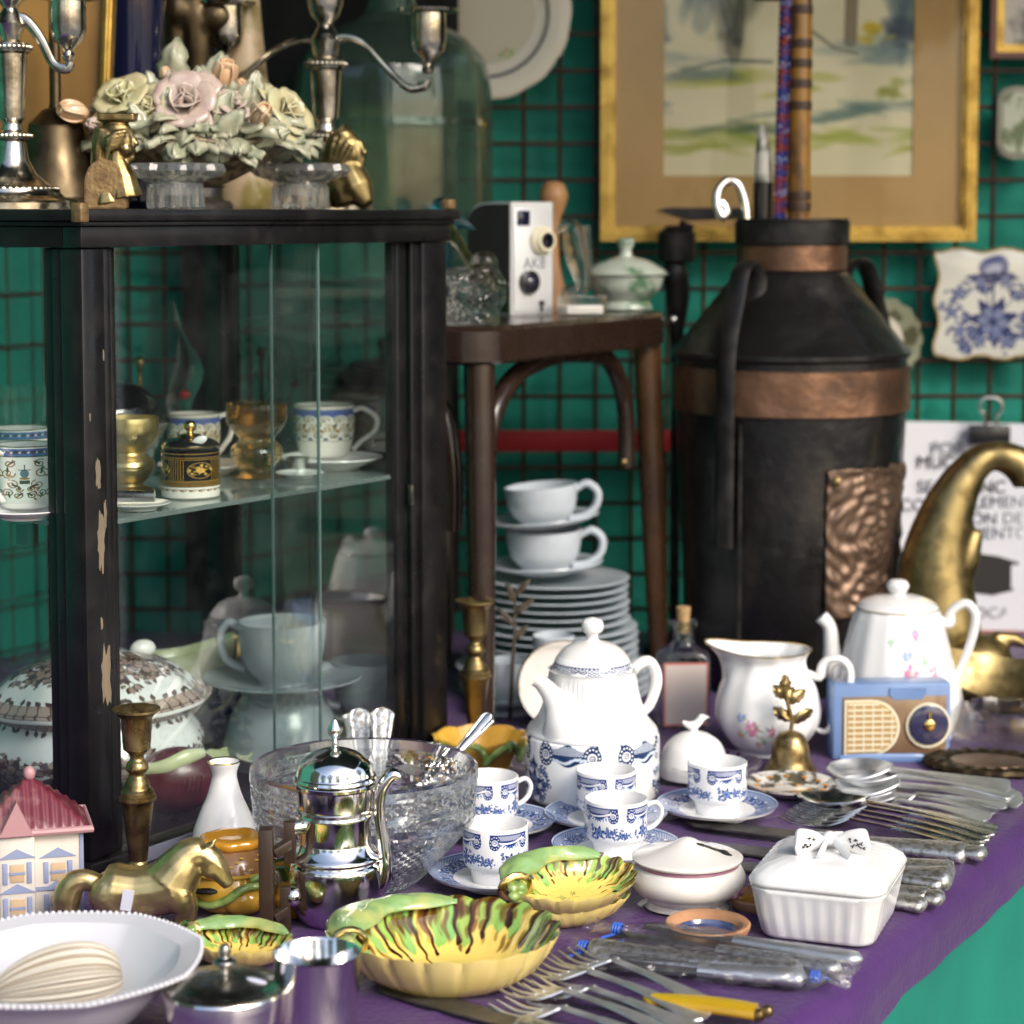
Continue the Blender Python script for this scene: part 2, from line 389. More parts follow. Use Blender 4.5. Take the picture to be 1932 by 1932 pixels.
def gilt_paint(name, top):
    c = Cv(1024, 512, (.91, .9, .86)); c.rect(0, 1024, 400, 480, top); c.rect(0, 1024, 484, 490, OL)
    for k in range(12):
        x = k * 85.3
        c.el(x + 42, 395, 40, 30, (.91, .9, .86)); c.scroll(x + 30, 380, 34, 0, 1.3, 7, OL); c.scroll(x + 60, 300, 40, 2, 1.4, 8, GO, -1); c.scroll(x + 10, 230, 34, 1, 1.2, 7, OL)
        c.leaf(x, 300, 60, 10, 1.2, OL); c.leaf(x + 40, 260, 60, 9, 2.3, GO); c.leaf(x + 70, 210, 40, 8, .3, OL); c.flower(x + 44, 196, 15, (.3, .36, .6), OL)
        c.ln([(x, 170), (x + 43, 182), (x + 86, 170)], 5, OL)
    return c.im(name)
im_gilt = gilt_paint('gilt_cup_paint', (.33, .4, .64))
c = Cv(1024, 512, (.91, .9, .87))    # mug with urns and arabesques
c.rect(0, 1024, 440, 500, (.33, .4, .62)); c.rect(0, 1024, 432, 440, (.3, .22, .1))
for k in range(24): c.scroll(k * 43, 470, 16, 0, 1.2, 5, (.2, .18, .2)); c.el(k * 43 + 20, 470, 6, 8, (.85, .8, .6))
for k in range(4):
    x = k * 256 + 128
    c.el(x, 300, 22, 34, (.35, .42, .5)); c.el(x, 260, 26, 10, GO); c.ln([(x, 335), (x, 370)], 5, BR); c.rect(x - 26, x + 26, 215, 245, (.25, .2, .12)); c.ln([(x - 30, 330), (x + 30, 330)], 5, BR)
    for q in (-1, 1):
        for (dx, y, r_, t) in ((80, 380, 34, 1), (90, 300, 44, 0), (70, 210, 40, 2), (96, 140, 36, 3), (40, 120, 30, 1), (30, 170, 22, 0)):
            c.scroll(x + q * dx, y, r_, t, 1.4 , 7, (.34, .22, .12) if t % 2 else (.5, .38, .14), q)
            c.leaf(x + q * dx, y, r_ * 1.3, 8, pi / 2 + q * t, (.28, .2, .14)); c.leaf(x + q * (dx + 10), y - 20, r_, 7, -q * t, GO)
im_mug = c.im('mug_paint')
c = Cv(1024, 512, (.9, .88, .84))    # black and gilt jar
c.rect(0, 1024, 130, 512, (.035, .03, .045)); G2 = (.68, .52, .2)
for y in (138, 190, 420, 440, 480): c.rect(0, 1024, y, y + 6, G2)
c.lattice(0, 1024, 145, 190, 14, 2.5, G2)
for k in range(4):
    x = k * 256
    for q in range(7): c.ln([(x + 150 + q * 15, 200), (x + 150 + q * 15, 415)], 4, G2)
    c.el(x + 80, 308, 82, 92, (.035, .03, .045)); c.el(x + 80, 308, 76, 86, G2); c.el(x + 80, 308, 71, 80, (.05, .04, .05))
    spray(c, x + 80, 308, 34, G2, (.85, .7, .35), k, 6); 
    for q in (-1, 1): c.scroll(x + 80 + q * 40, 350, 18, 0, 1.3, 4, G2, q); c.scroll(x + 80 + q * 40, 262, 18, 0, 1.3, 4, G2, -q)
for k in range(20): c.scroll(k * 51, 96, 16, 0, 1.1, 4, (.45, .36, .2)); c.leaf(k * 51 + 14, 96, 34, 6, .3, (.4, .3, .2)); c.leaf(k * 51 + 14, 96, 34, 6, -.5, (.5, .4, .2))
im_jar = c.im('jar_gilt')
def flowers_paint(name, bg, spots, w=1024, h=512):
    c = Cv(w, h, bg); r_ = random.Random(2)
    for (x, y, r0, col) in spots:            # soft little posies
        for t in range(7): a = r_.uniform(0, 6.28); c.leaf(x, y, r0 * r_.uniform(1, 1.8), r0 * .16, a, (.6, .68, .56), .7)
        for t in range(16): a, d = r_.uniform(0, 6.28), r0 * r_.random() ** .6 * .8; c.el(x + cos(a) * d, y + sin(a) * d, r0 * r_.uniform(.2, .36), r0 * r_.uniform(.18, .3), tuple(min(1, v * r_.uniform(.85, 1.25)) for v in col), r_.random() * 3, .65, 3)
        c.el(x, y, r0 * .25, r0 * .25, (.9, .85, .75), 0, .6, 3)
    return c.im(name)
YEL = (.92, .8, .42); GRN = (.5, .64, .31); BRN = (.2, .11, .05)
def drip_paint(name, seed, lo=.35):
    """yellow glaze with green and brown runs from the rim; v = 0 centre .. 1 rim"""
    r_ = random.Random(seed); c = Cv(2048, 512, YEL)
    for k in range(30):
        x = k * 68 + r_.uniform(-20, 20); d = r_.uniform(.25, 1); w = r_.uniform(24, 46); g = (.52 + r_.uniform(-.06, .1), .72, .34 + r_.uniform(-.06, .08))
        c.ln([(x, 530), (x + r_.uniform(-12, 12), 512 - 210 * d)], w * 1.6, g, .95); c.el(x, 512 - 210 * d, w * .8, 34, g, 0, 1, 8)
    for k in range(420):                     # mottled brown breaking along the rim
        x, y = r_.uniform(0, 2048), 512 - abs(r_.gauss(0, 85)); e_ = .5 + .5 * sin(x / 2048 * 6.28 * 2 + seed)
        if r_.random() < .35 + .65 * e_: c.el(x, y, r_.uniform(4, 13), r_.uniform(14, 44), r_.choice(((.36, .21, .08), (.28, .14, .05), (.46, .36, .1))), r_.uniform(-.15, .15), r_.uniform(.35, .8), 5)
    for k in range(26):
        x = k * 79 + r_.uniform(-34, 34); d = r_.uniform(.35, 1.15) * (.75 + .35 * sin(x / 2048 * 6.28 * 2 + seed)); w = r_.uniform(10, 22)
        for q in range(12): c.ln([(x + r_.uniform(-w, w), 520), (x + r_.uniform(-5, 5), 512 - 250 * d * r_.uniform(.4, .95))], w * .35, BRN if q % 3 else (.36, .2, .08), .7)
        c.ln([(x, 512 - 150 * d), (x, 512 - 255 * d)], w * .8, BRN, .95); c.el(x + r_.uniform(-3, 3), 512 - 257 * d, w * .75, w * 1.3, BRN, 0, 1, 3)
    for k in range(26): c.leaf(r_.uniform(0, 2048), r_.uniform(10, 70), 90, 20, r_.uniform(0, 6), (.42, .5, .2), .6)
    Y, X = np.mgrid[0:512, 0:2048].astype(np.float32)           # let the runs wander
    dx = 9 * np.sin(Y / 37 + X / 326 * 1.0 + seed) + 5 * np.sin(Y / 14 + 2 * np.sin(X / 163)); dy = 7 * np.sin(X / 2048 * 6.2832 * 31) + 4 * np.sin(X / 2048 * 6.2832 * 67 + Y / 30)
    c.a = c.a[np.clip(Y + dy, 0, 511).astype(int), (X + dx).astype(int) % 2048]
    for q in range(5): c.a = (c.a * 2 + np.roll(c.a, 2, 1) + np.roll(c.a, -2, 1) + np.vstack([c.a[1:], c.a[-1:]]) + np.vstack([c.a[:1], c.a[:-1]])) / 6
    c.grain(.012, seed); return c.im(name)
c = Cv(512, 512, (.82, .81, .76))    # blue and white tile
IN = (.17, .2, .36)
spray(c, 256, 170, 95, IN, (.45, .48, .6), 5, 7); c.el(256, 430, 70, 55, (.3, .33, .5)); c.el(256, 420, 40, 26, (.6, .62, .7)); c.leaf(120, 380, 270, 26, 0, IN); c.ln([(256, 220), (256, 380)], 10, IN)
for q in range(10): a = q * .63; spray(c, 256 + cos(a) * 190, 220 + sin(a) * 150, 32, IN, (.5, .53, .66), q + 60, 5)
im_tile = c.im('tile_paint')
c = Cv(768, 1024, (.8, .77, .65))   # watercolour: trees by a track
r_ = random.Random(3)
def wash(x, y, rx_, ry_, col, a, n=14, sp_=.7):
    for i in range(n): c.el(x + r_.gauss(0, rx_ * sp_), y + r_.gauss(0, ry_ * sp_), rx_ * r_.uniform(.3, .7), max(9, ry_ * r_.uniform(.35, .8)), col, r_.uniform(-.35, .35), min(1, a * 1.15), r_.uniform(9, 24))
for i in range(60): c.el(r_.uniform(0, 768), r_.uniform(0, 1024), 120, 60, (.83, .8, .68) if i % 2 else (.76, .74, .6), 0, .25, 60)
DB, BG, DK = (.3, .38, .4), (.38, .45, .42), (.22, .22, .2)
wash(120, 700, 55, 100, DB, .35, 22); wash(230, 780, 60, 160, (.3, .32, .28), .35, 26); wash(240, 960, 130, 80, (.3, .38, .36), .3, 22)
c.ln([(300, 1024), (250, 800), (225, 480), (215, 420)], 34, DK, .45); c.ln([(170, 640), (200, 520), (195, 440)], 16, DK, .5); c.ln([(60, 380), (190, 415), (330, 410)], 14, (.22, .27, .27), .6)
wash(560, 900, 70, 90, DB, .35, 20); c.ln([(575, 760), (570, 480)], 40, (.28, .22, .15), .55); c.ln([(440, 530), (520, 460), (590, 440)], 12, DK, .5); wash(725, 620, 32, 110, DB, .4, 20); wash(715, 500, 40, 40, (.22, .26, .32), .5); wash(640, 520, 34, 22, (.72, .62, .16), .6, 8)
wash(650, 440, 120, 30, (.42, .5, .5), .35, 16)
for (x, y, w_, h_, col) in ((290, 345, 150, 22, (.58, .6, .2)), (120, 360, 80, 24, (.35, .42, .38)), (160, 150, 170, 16, (.5, .56, .2)), (250, 170, 120, 10, (.32, .4, .3)), (520, 215, 90, 12, (.3, .42, .4)), (640, 250, 80, 12, (.36, .46, .44)), (530, 140, 110, 16, (.56, .6, .22)), (690, 300, 30, 24, (.5, .52, .22)), (90, 100, 90, 12, (.55, .58, .25))): wash(x, y, w_, h_, col, .45, 12)
c.grain(.02); im_wc = c.im('watercolour')
# ------------------------------------------------------------------ palette
pbr('porcelain', (.77, .77, .76), .12, coat=.4, var=((.66, .635, .58), 13, .5, .82), bump=(.06, 24, .003))
pbr('porcelain_grey', (.46, .51, .555), .16, coat=.3, var=((.37, .4, .42), 9, .5, .8))
pbr('porcelain_cream', (.74, .71, .66), .15, coat=.4, var=((.66, .62, .56), 22, .5, .8))
pbr('bowl_white_shaded', (.54, .54, .57), .25, coat=.2, var=((.55, .55, .58), 9, .4, .7))  # white china greyed to put the shade at the left into its colour
pbr('silver', (.84, .81, .76), .1, 1, rv=(.06, 30), bump=(.05, 160, .001))
pbr('silver_old', (.7, .7, .67), .24, 1, var=((.46, .43, .37), 40, .48, .75), rv=(.1, 60), bump=(.12, 220, .001))
pbr('silver_dark', (.5, .48, .44), .24, 1, var=((.2, .18, .15), 26, .4, .7), rv=(.1, 50))
pbr('engraved', (.62, .62, .6), .42, .9, var=((.32, .3, .24), 170, .46, .62), bump=(.5, 260, .001))
pbr('silver_tarnished', (.58, .54, .46), .2, 1, var=((.2, .17, .12), 34, .46, .72), rv=(.1, 60), bump=(.12, 200, .001))
pbr('steel', (.5, .5, .49), .28, 1, var=((.34, .33, .31), 50, .4, .7, (1, 8, 1)), rv=(.1, 40))
pbr('blade_dark', (.16, .155, .15), .42, .8, var=((.09, .085, .075), 40, .4, .7), rv=(.12, 60))
pbr('brass', (.3, .23, .1), .42, 1, var=((.13, .095, .04), 45, .45, .75), rv=(.1, 60), bump=(.1, 120, .001))
pbr('brass_bright', (.62, .49, .23), .34, .92, var=((.28, .21, .09), 34, .46, .75), rv=(.1, 60), bump=(.15, 90, .001))
pbr('brass_old', (.38, .29, .13), .34, .95, var=((.13, .08, .03), 55, .4, .66), rv=(.12, 70), bump=(.25, 150, .002))
pbr('brass_raw', (.3, .2, .09), .55, .6, var=((.15, .085, .04), 60, .4, .7), bump=(.5, 180, .003))
pbr('bronze', (.1, .075, .042), .36, .9, var=((.05, .035, .02), 30, .4, .7), rv=(.1, 40))
pbr('copper', (.27, .145, .085), .42, .8, var=((.09, .055, .038), 15, .4, .66), rv=(.12, 30), bump=(.5, 26, .008))
pbr('copper_old', (.2, .13, .09), .42, .65, var=((.1, .065, .045), 24, .4, .7), bump=(.25, 60, .004))
pbr('lacquer', (.006, .0055, .006), .34, spec=.4, coat=.08, var=((.018, .016, .015), 25, .5, .8), rv=(.1, 30), bump=(.1, 90, .001))
pbr('bare_wood', (.14, .115, .078), .7, var=((.2, .15, .1), 60, .4, .7, (1, 1, .1)))
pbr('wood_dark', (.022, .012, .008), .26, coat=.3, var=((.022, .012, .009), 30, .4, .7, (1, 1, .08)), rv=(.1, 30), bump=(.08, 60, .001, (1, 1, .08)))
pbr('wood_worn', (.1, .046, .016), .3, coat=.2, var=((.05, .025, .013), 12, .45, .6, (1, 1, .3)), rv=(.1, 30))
pbr('wood_light', (.36, .19, .08), .5, var=((.25, .12, .05), 50, .4, .7, (1, 1, .2)))
pbr('black_iron', (.02, .019, .018), .45, .5, var=((.05, .045, .04), 30, .45, .7), rv=(.12, 30), bump=(.25, 60, .003))
pbr('can_black', (.012, .0115, .0115), .34, .3, coat=.15, var=((.05, .042, .035), 11, .52, .74, (1, 1, .5)), rv=(.14, 12), bump=(.45, 22, .01))
pbr('gold', (.56, .37, .09), .35, .85, var=((.3, .18, .04), 30, .45, .7), rv=(.1, 40))
pbr('gilt', (.75, .52, .18), .18, 1)
pbr('mat_board', (.42, .27, .11), .85, var=((.36, .23, .09), 6, .4, .65), bump=(.1, 300, .001))
pbr('red_wood', (.1, .02, .012), .4, coat=.2)
pbr('teal', (.009, .285, .205), .75, sheen=.1, var=((.006, .2, .145), 4, .38, .65), bump=(.5, 6, .03))
pbr('wire_rust', (.045, .026, .02), .6, .5, var=((.09, .04, .02), 40, .45, .7))
pbr('red_tape', (.3, .006, .012), .55)
pbr('purple', (.06, .015, .115), .46, sheen=.12, var=((.046, .0115, .088), 6, .4, .66), bump=(.7, 140, .0022))
pbr('black_cloth', (.006, .006, .006), .9, bump=(.4, 9, .02))
pbr('pine', (.06, .04, .025), .6, var=((.035, .022, .014), 20, .4, .7, (1, 1, .1)))
pbr('amber_canvas', (.27, .145, .03), .5, var=((.14, .075, .02), 7, .38, .65))
pbr('blue_glaze', (.006, .008, .028), .08, coat=.6, var=((.02, .025, .07), 9, .5, .8, (1, 1, .2)))
pbr('tan_glaze', (.42, .32, .2), .3, coat=.2, var=((.2, .16, .05), 14, .52, .62))
pbr('leaf_porcelain', (.37, .365, .26), .3, coat=.25, var=((.21, .24, .16), 60, .42, .68))
pbr('rose_pink', (.45, .36, .31), .25, coat=.3, var=((.36, .24, .22), 55, .5, .75))
pbr('rose_yellow', (.47, .42, .25), .25, coat=.3, var=((.48, .48, .28), 40, .42, .7))
pbr('rose_peach', (.6, .37, .2), .25, coat=.3, var=((.55, .42, .28), 40, .42, .7))
pbr('basket', (.3, .24, .15), .45, coat=.15, var=((.1, .075, .045), 90, .4, .6), bump=(.8, 90, .004))
pbr('rose_base', (.4, .3, .24), .35, coat=.15, var=((.3, .26, .18), 40, .4, .7))
pbr('pedestal', (.1, .09, .085), .35, .6, var=((.2, .17, .12), 60, .5, .7))
crystal('crystal', (.9, .92, .92), clear=.2); crystal('pressed_glass', (.98, .99, .99), clear=.3, dust_haze=.1)  # pressed glass gets a diffuse share to brighten the dim candle holders
crystal('crystal_thin', (.97, .98, .97), clear=.5)
crystal('gold_glass', (.85, .55, .2), clear=.12)
crystal('bottle_glass', (.8, .86, .84), clear=.45)
crystal('green_glass', (.56, .77, .66), clear=.25, bump=(.5, 6), dust_haze=.06)  # diffuse share makes the bottle show, standing in for bright reflections
pbr('silver_satin', (.74, .75, .75), .42, .9, var=((.5, .5, .48), 30, .48, .75), rv=(.1, 40))
def film(name):
    m, nt, p, out = nodes(name); N, L = nt.nodes, nt.links
    tr = N.new('ShaderNodeBsdfTransparent'); tr.inputs[0].default_value = (.95, .95, .96, 1); p.inputs['Base Color'].default_value = (.7, .7, .72, 1); p.inputs['Roughness'].default_value = .1; p.inputs['Coat Weight'].default_value = 1
    tc = N.new('ShaderNodeTexCoord'); mp = N.new('ShaderNodeMapping'); mp.inputs['Scale'].default_value = (1, 2.2, 1); n = N.new('ShaderNodeTexNoise'); n.inputs['Scale'].default_value = 34; n.inputs['Detail'].default_value = 1.5; n.inputs['Distortion'].default_value = 1.2; L.new(tc.outputs['Object'], mp.inputs[0]); L.new(mp.outputs[0], n.inputs['Vector'])
    b = N.new('ShaderNodeBump'); b.inputs['Strength'].default_value = 1; b.inputs['Distance'].default_value = .006; L.new(n.outputs[0], b.inputs['Height']); L.new(b.outputs[0], p.inputs['Normal'])
    gl = N.new('ShaderNodeBsdfGlossy'); gl.inputs['Roughness'].default_value = .06; L.new(b.outputs[0], gl.inputs['Normal'])
    lw = N.new('ShaderNodeLayerWeight'); lw.inputs[0].default_value = .35; L.new(b.outputs[0], lw.inputs['Normal'])
    rm = N.new('ShaderNodeMapRange'); rm.inputs['To Min'].default_value = .02; rm.inputs['To Max'].default_value = .4; L.new(lw.outputs['Fresnel'], rm.inputs['Value'])
    mx = N.new('ShaderNodeMixShader'); L.new(rm.outputs[0], mx.inputs[0]); L.new(tr.outputs[0], mx.inputs[1]); L.new(gl.outputs[0], mx.inputs[2])
    m2 = N.new('ShaderNodeMixShader'); m2.inputs[0].default_value = .035; L.new(mx.outputs[0], m2.inputs[1]); L.new(p.outputs[0], m2.inputs[2]); L.new(m2.outputs[0], out.inputs['Surface']); M[name] = m
film('plastic_bag')
crystal('olive_glass', (.55, .5, .12), clear=.15, rough=.1)
crystal('teal_glass', (.05, .35, .5), clear=.1)
pane('pane', dust_haze=.006, ior=1.95); pane('picture_glass', (.98, .98, .97), .0, 1.35)
pbr('shelf_glass', (.55, .66, .64), .04, tr=.75, spec=.6)
pbr('black_dome', (.006, .006, .007), .06, coat=.8)
pbr('maroon', (.085, .014, .022), .3, coat=.3, var=((.055, .01, .015), 20, .4, .7))
pbr('pale_green', (.5, .53, .3), .2, coat=.3, var=((.42, .46, .26), 20, .4, .7))
pbr('amber_glaze', (.55, .25, .02), .08, coat=.7, var=((.35, .13, .01), 16, .45, .7))
pbr('brown_glaze', (.26, .13, .05), .2, coat=.4, var=((.2, .1, .04), 30, .4, .7))
pbr('yellow_glaze', (.76, .62, .24), .1, coat=.6, var=((.7, .53, .16), 10, .42, .7))
pbr('majolica', (.7, .42, .06), .1, coat=.6, var=((.5, .26, .03), 14, .45, .7))
pbr('green_glaze', (.3, .42, .12), .08, coat=.7, var=((.12, .2, .03), 40, .46, .62))
pbr('leaf_glaze', (.22, .36, .13), .08, coat=.7, var=((.52, .5, .17), 26, .5, .72))
pbr('dark_green_glaze', (.05, .1, .015), .08, coat=.7, var=((.3, .32, .05), 30, .5, .64))
pbr('terracotta', (.46, .24, .12), .8, var=((.36, .18, .09), 40, .4, .7), bump=(.3, 150, .001))
pbr('blue_enamel', (.03, .045, .12), .06, coat=.8, var=((.1, .13, .24), 26, .46, .62))
pbr('mauve', (.36, .17, .24), .3)
pbr('ink_black', (.02, .018, .016), .5); pbr('ink_grey', (.16, .17, .2), .7)
pbr('paper', (.72, .73, .77), .8); pbr('label_paper', (.55, .47, .42), .7, var=((.6, .52, .48), 18, .4, .7)); pbr('label_red', (.45, .16, .13), .7)
pbr('cork', (.42, .28, .13), .85, var=((.3, .18, .08), 120, .4, .6))
pbr('radio_blue', (.16, .26, .47), .3, coat=.2, var=((.12, .2, .38), 8, .4, .7)); pbr('radio_front', (.17, .1, .06), .25, coat=.4, var=((.3, .2, .1), 12, .45, .7)); pbr('grille', (.5, .34, .15), .35, .4)
pbr('cream_trim', (.72, .66, .48), .3); pbr('dial', (.03, .03, .075), .12, coat=.5)
pbr('camera_face', (.66, .67, .67), .35, .25, bump=(.05, 300, .0005)); pbr('camera_skin', (.035, .03, .026), .6, bump=(.4, 300, .001)); pbr('camera_green', (.018, .035, .014), .6)
pbr('black_plastic', (.01, .01, .012), .25, coat=.2); pbr('lens', (.01, .01, .03), .05, coat=.8)
pbr('rubber_blue', (.04, .13, .55), .45); pbr('horn_yellow', (.5, .33, .015), .25, coat=.3, var=((.36, .2, .01), 30, .42, .7, (.2, 1, 1)))
pbr('shell', (.45, .47, .38), .4, coat=.1); pbr('shell_dark', (.33, .28, .22), .45)
pbr('wood_handle', (.03, .018, .013), .35, coat=.1, var=((.05, .03, .02), 40, .4, .7, (1, 1, .1)))
pbr('bamboo', (.27, .125, .014), .35, coat=.3, var=((.09, .04, .01), 26, .5, .62, (1, 1, .5))); pbr('bamboo_node', (.05, .025, .012), .45)
pbr('bead_blue', (.02, .04, .3), .25, coat=.3, var=((.3, .02, .02), 40, .5, .56)); pbr('bead_white', (.5, .5, .55), .2)
pbr('green_print', (.45, .5, .42), .2, coat=.3, var=((.1, .19, .11), 24, .52, .64))
pbr('cream_paint', (.62, .58, .46), .25, coat=.3); pbr('lattice_green', (.3, .31, .2), .4, var=((.1, .1, .05), 30, .5, .58))
pbr('house_wall', (.6, .55, .49), .4, coat=.15, var=((.5, .47, .43), 20, .4, .7)); pbr('house_roof', (.13, .02, .032), .35, coat=.2, var=((.33, .2, .19), 40, .5, .75)); pbr('house_blue', (.24, .28, .42), .4); pbr('house_orange', (.5, .36, .22), .4); pbr('house_pink', (.4, .22, .23), .4)
pbr('sticker', (.55, .56, .66), .6); pbr('twig', (.07, .055, .04), .7); pbr('grey_china_dimmed', (.27, .31, .34), .2, coat=.3, var=((.2, .23, .25), 9, .45, .75))  # last one: grey porcelain darkened to imitate dimness behind the panes
pbr('patterned', (.62, .6, .55), .15, coat=.5, var=((.07, .07, .05), 36, .5, .56)); pbr('orange_spot', (.5, .22, .03), .3)
pbr('ground', (.23, .225, .22), .9, var=((.16, .158, .155), 1.5, .4, .65)); pbr('foliage', (.05, .095, .03), .7); pbr('teal_skirt_dimmed', (.004, .185, .13), .8, var=((.003, .15, .105), 5, .4, .65), bump=(.3, 7, .02)); pbr('bark', (.06, .045, .03), .9, bump=(.6, 20, .02)); pbr('canvas_roof', (.03, .05, .04), .9)  # skirt teal: the wall teal darkened to offset strong sun on it
def im_mat(name, img, **k): return pbr(name, (1, 1, 1), k.pop('rough', .12), coat=k.pop('coat', .4), img=img, **k)
c = Cv(2048, 64, (.76, .735, .68))
for k in range(26):
    x = 20 + k * 80; c.rect(x, x + 34, 0, 64, (.6, .55, .47)); c.rect(x + 8, x + 24, 0, 64, (.52, .46, .38))
c.grain(.03); im_mat('shell_banded', c.im('shell_bands'), rough=.42, coat=.1)
im_mat('cup_print', im_cup); im_mat('saucer_print', im_sau); im_mat('pot_print', im_pot); im_mat('lid_print', im_lid)
im_mat('tureen_print', im_tur); im_mat('tureen_lid_print', im_tul); im_mat('gilt_print', im_gilt); im_mat('mug_print', im_mug); im_mat('jar_print', im_jar)
im_mat('tile_print', im_tile); im_mat('drip_a', drip_paint('glaze_runs', 4)); im_mat('drip_b', drip_paint('glaze_runs_two', 9)); im_mat('watercolour', im_wc, rough=.8, coat=0)
im_mat('jug_print', flowers_paint('jug_flowers', (.92, .92, .915), ((1470, 205, 52, (.75, .45, .6)), (1400, 260, 34, (.55, .63, .85)), (1380, 160, 26, (.85, .68, .45)), (1540, 130, 24, (.55, .72, .6)), (1590, 190, 34, (.8, .5, .58)), (1500, 100, 22, (.8, .6, .6))), 2048, 620))
im_mat('teapot_print', flowers_paint('teapot_flowers', (.92, .92, .915), ((1640, 430, 34, (.72, .42, .65)), (1580, 330, 32, (.55, .62, .82)), (1600, 250, 46, (.78, .45, .6)), (1690, 310, 30, (.5, .68, .55)), (1740, 250, 38, (.72, .48, .6)), (1480, 390, 22, (.6, .72, .66))), 2048, 520))
im_mat('plate_print', flowers_paint('plate_flowers', (.66, .63, .53), [(int(100 * q), 120 + 80 * (q % 3), 34, ((.6, .25, .3), (.4, .45, .6), (.45, .5, .25))[q % 3]) for q in range(10)]), rough=.25)

# ------------------------------------------------------------------ ground, stall and what is round it
gb = B(); sheet(gb, 8, 8, lambda a, b: Vector((-40 + 80 * a, -45 + 80 * b, 0))); tag(O('ground', gb, M['ground']), 'grey paved market ground under the stall', kind='structure')
YW = 3.52
wb = B()
sheet(wb, 60, 24, lambda a, b: Vector((-.78 + 2.45 * a, YW + .045 + .03 * nz(a * 9, b * 3) + .012 * nz(a * 25, b * 6 + a * 4), .05 + 2.2 * b)))
tag(O('green_backdrop', wb, M['teal']), 'teal green fabric sheet stretched behind the wire mesh and framed watercolour', 'backdrop')
LD = Vector((.53, .85, 0)); L0 = Vector((-.72, 3.3, 0))
wb = B(); sheet(wb, 50, 24, lambda a, b: L0 + LD * (.27 - 2.3 * a) + Vector((-.03, .02, 0)) * (1 + .4 * nz(a * 12, b * 3)) + Vector((0, 0, .05 + 2.2 * b)))
tag(O('green_backdrop', wb, M['teal']), 'darker teal green fabric sheet seen through the left side of the cabinet', 'backdrop')
def mesh_panel(org, d, n, x0, nx, zs, st, r, label):
    bm = B()
    nrm = Vector((d.y, -d.x, 0))
    for i in range(nx + 1):
        p = org + d * (x0 + i * st); tube(bm, [p + Vector((0, 0, zs[0])), p + Vector((0, 0, zs[1]))], r, n=6)
    for k in range(int((zs[1] - zs[0]) / st) + 1):
        z = zs[0] + k * st; q = nrm * (r * 1.9)
        tube(bm, [org + d * x0 + q + Vector((0, 0, z)), org + d * (x0 + nx * st) + q + Vector((0, 0, z))], r, n=6)
    tag(O('wire_mesh_panel', bm, M['wire_rust']), label, 'wire mesh', 'wire mesh panels in front of the green fabric')
st = 67.5 * SCL(Q(1663, 611, YW)); xg = Q(1663, 611, YW).x; zg = Q(1663, 746, YW).z
nl = int((xg + .75) / st); nb = int((zg - .5) / st)
mesh_panel(Vector((0, YW - .012, 0)), Vector((1, 0, 0)), 0, xg - nl * st, nl + 14, (zg - nb * st, 2.2), st, .0036, 'rusty brown wire mesh on green fabric behind the framed watercolour')
mesh_panel(L0 + Vector((.02, -.012, 0)), LD, 0, -2.0, 29, (.62, 2.2), .0745, .0032, 'rusty brown wire mesh on green fabric seen through the cabinet side glass')
rb = B(); a, b_ = Q(840, 832, YW - .03), Q(1290, 836, YW - .03); box(rb, ((a.x + b_.x) / 2, YW - .03, a.z), (b_.x - a.x + .3, .004, .034), bev=.001)
tag(O('red_strap', rb, M['red_tape']), 'flat red strap stretched across the mesh behind the chair legs', 'strap')
# market table
TA, TB = Vector((.553, .833, 0)), Vector((-.833, .553, 0))
R0, R1 = Vector((-.16, 1.10, 0)), Vector((1.135, 3.45, 0)); TD = (R1 - R0).normalized()
poly = [R0, R1, Vector((-.66, 3.46, 0)), Vector((-1.45, 2.1, 0))]
tab = tag(bpy.data.objects.new('market_table', None), 'long market table hidden under the purple and green cloths', 'table'); COL.objects.link(tab); tab.location = (0, 2.3, 0)
bm = B(); v = [bm.verts.new((p.x, p.y - 2.3, ZT - .012)) for p in poly]; f = bm.faces.new(v); r = bmesh.ops.extrude_face_region(bm, geom=[f])
for q in r['geom']:
    if isinstance(q, bmesh.types.BMVert): q.co.z -= .03
O('tabletop', bm, M['pine'], tab)
for (x, y) in ((-.15, 1.5), (1.0, 3.1), (-.6, 3.3), (-1.25, 2.2)):
    bm = B(); box(bm, (x, y - 2.3, .354), (.05, .05, .708), bev=.004); O('leg', bm, M['pine'], tab)
# purple cloth: the flat top, then a rolled fall over the long edge
def cloth_pt(a, b):
    s_ = -.3 + 2.9 * a                              # along the edge
    p0 = R0 + TD * s_; n = Vector((TD.y, -TD.x, 0)) # n points off the table
    pl = 1.75; rad = .028; drop = .028 + .012 * nz(s_ * 3.2, 1) + .008 * nz(s_ * 9, 4)
    L = pl + rad * pi / 2 + drop; d = L * (1 - (1 - b) ** 2.2)
    fold = nz(s_ * 6 + 2.2 * nz(s_ * 2, 5), 9) * .55 + .14 * nz(s_ * 15, 3)
    if d < pl:
        q = p0 - n * (pl - d); z = ZT - .0015 + (.0012 * nz(q.x * 9, q.y * 9) + .0032 * (1 - abs(nz(q.x * 5, q.y * 5, 3))) ** 14 + .0024 * (1 - abs(nz(q.x * 11 + 3, q.y * 8, 7))) ** 12) * min(1, (pl - d) * 8)
        near = max(0, 1 - (pl - d) / .12); z -= .004 * near * max(0, fold); return Vector((q.x, q.y, z))
    t = d - pl
    if t < rad * pi / 2: a_ = t / rad; q = p0 + n * (rad * sin(a_)); z = ZT - .0015 - rad * (1 - cos(a_)); k = a_ / 1.57
    else: q = p0 + n * rad; z = ZT - .0015 - rad - (t - rad * pi / 2); k = 1
    q = q + n * (.02 * fold * k + .0012 * k * nz(s_ * 30, z * 30)); return Vector((q.x, q.y, z))
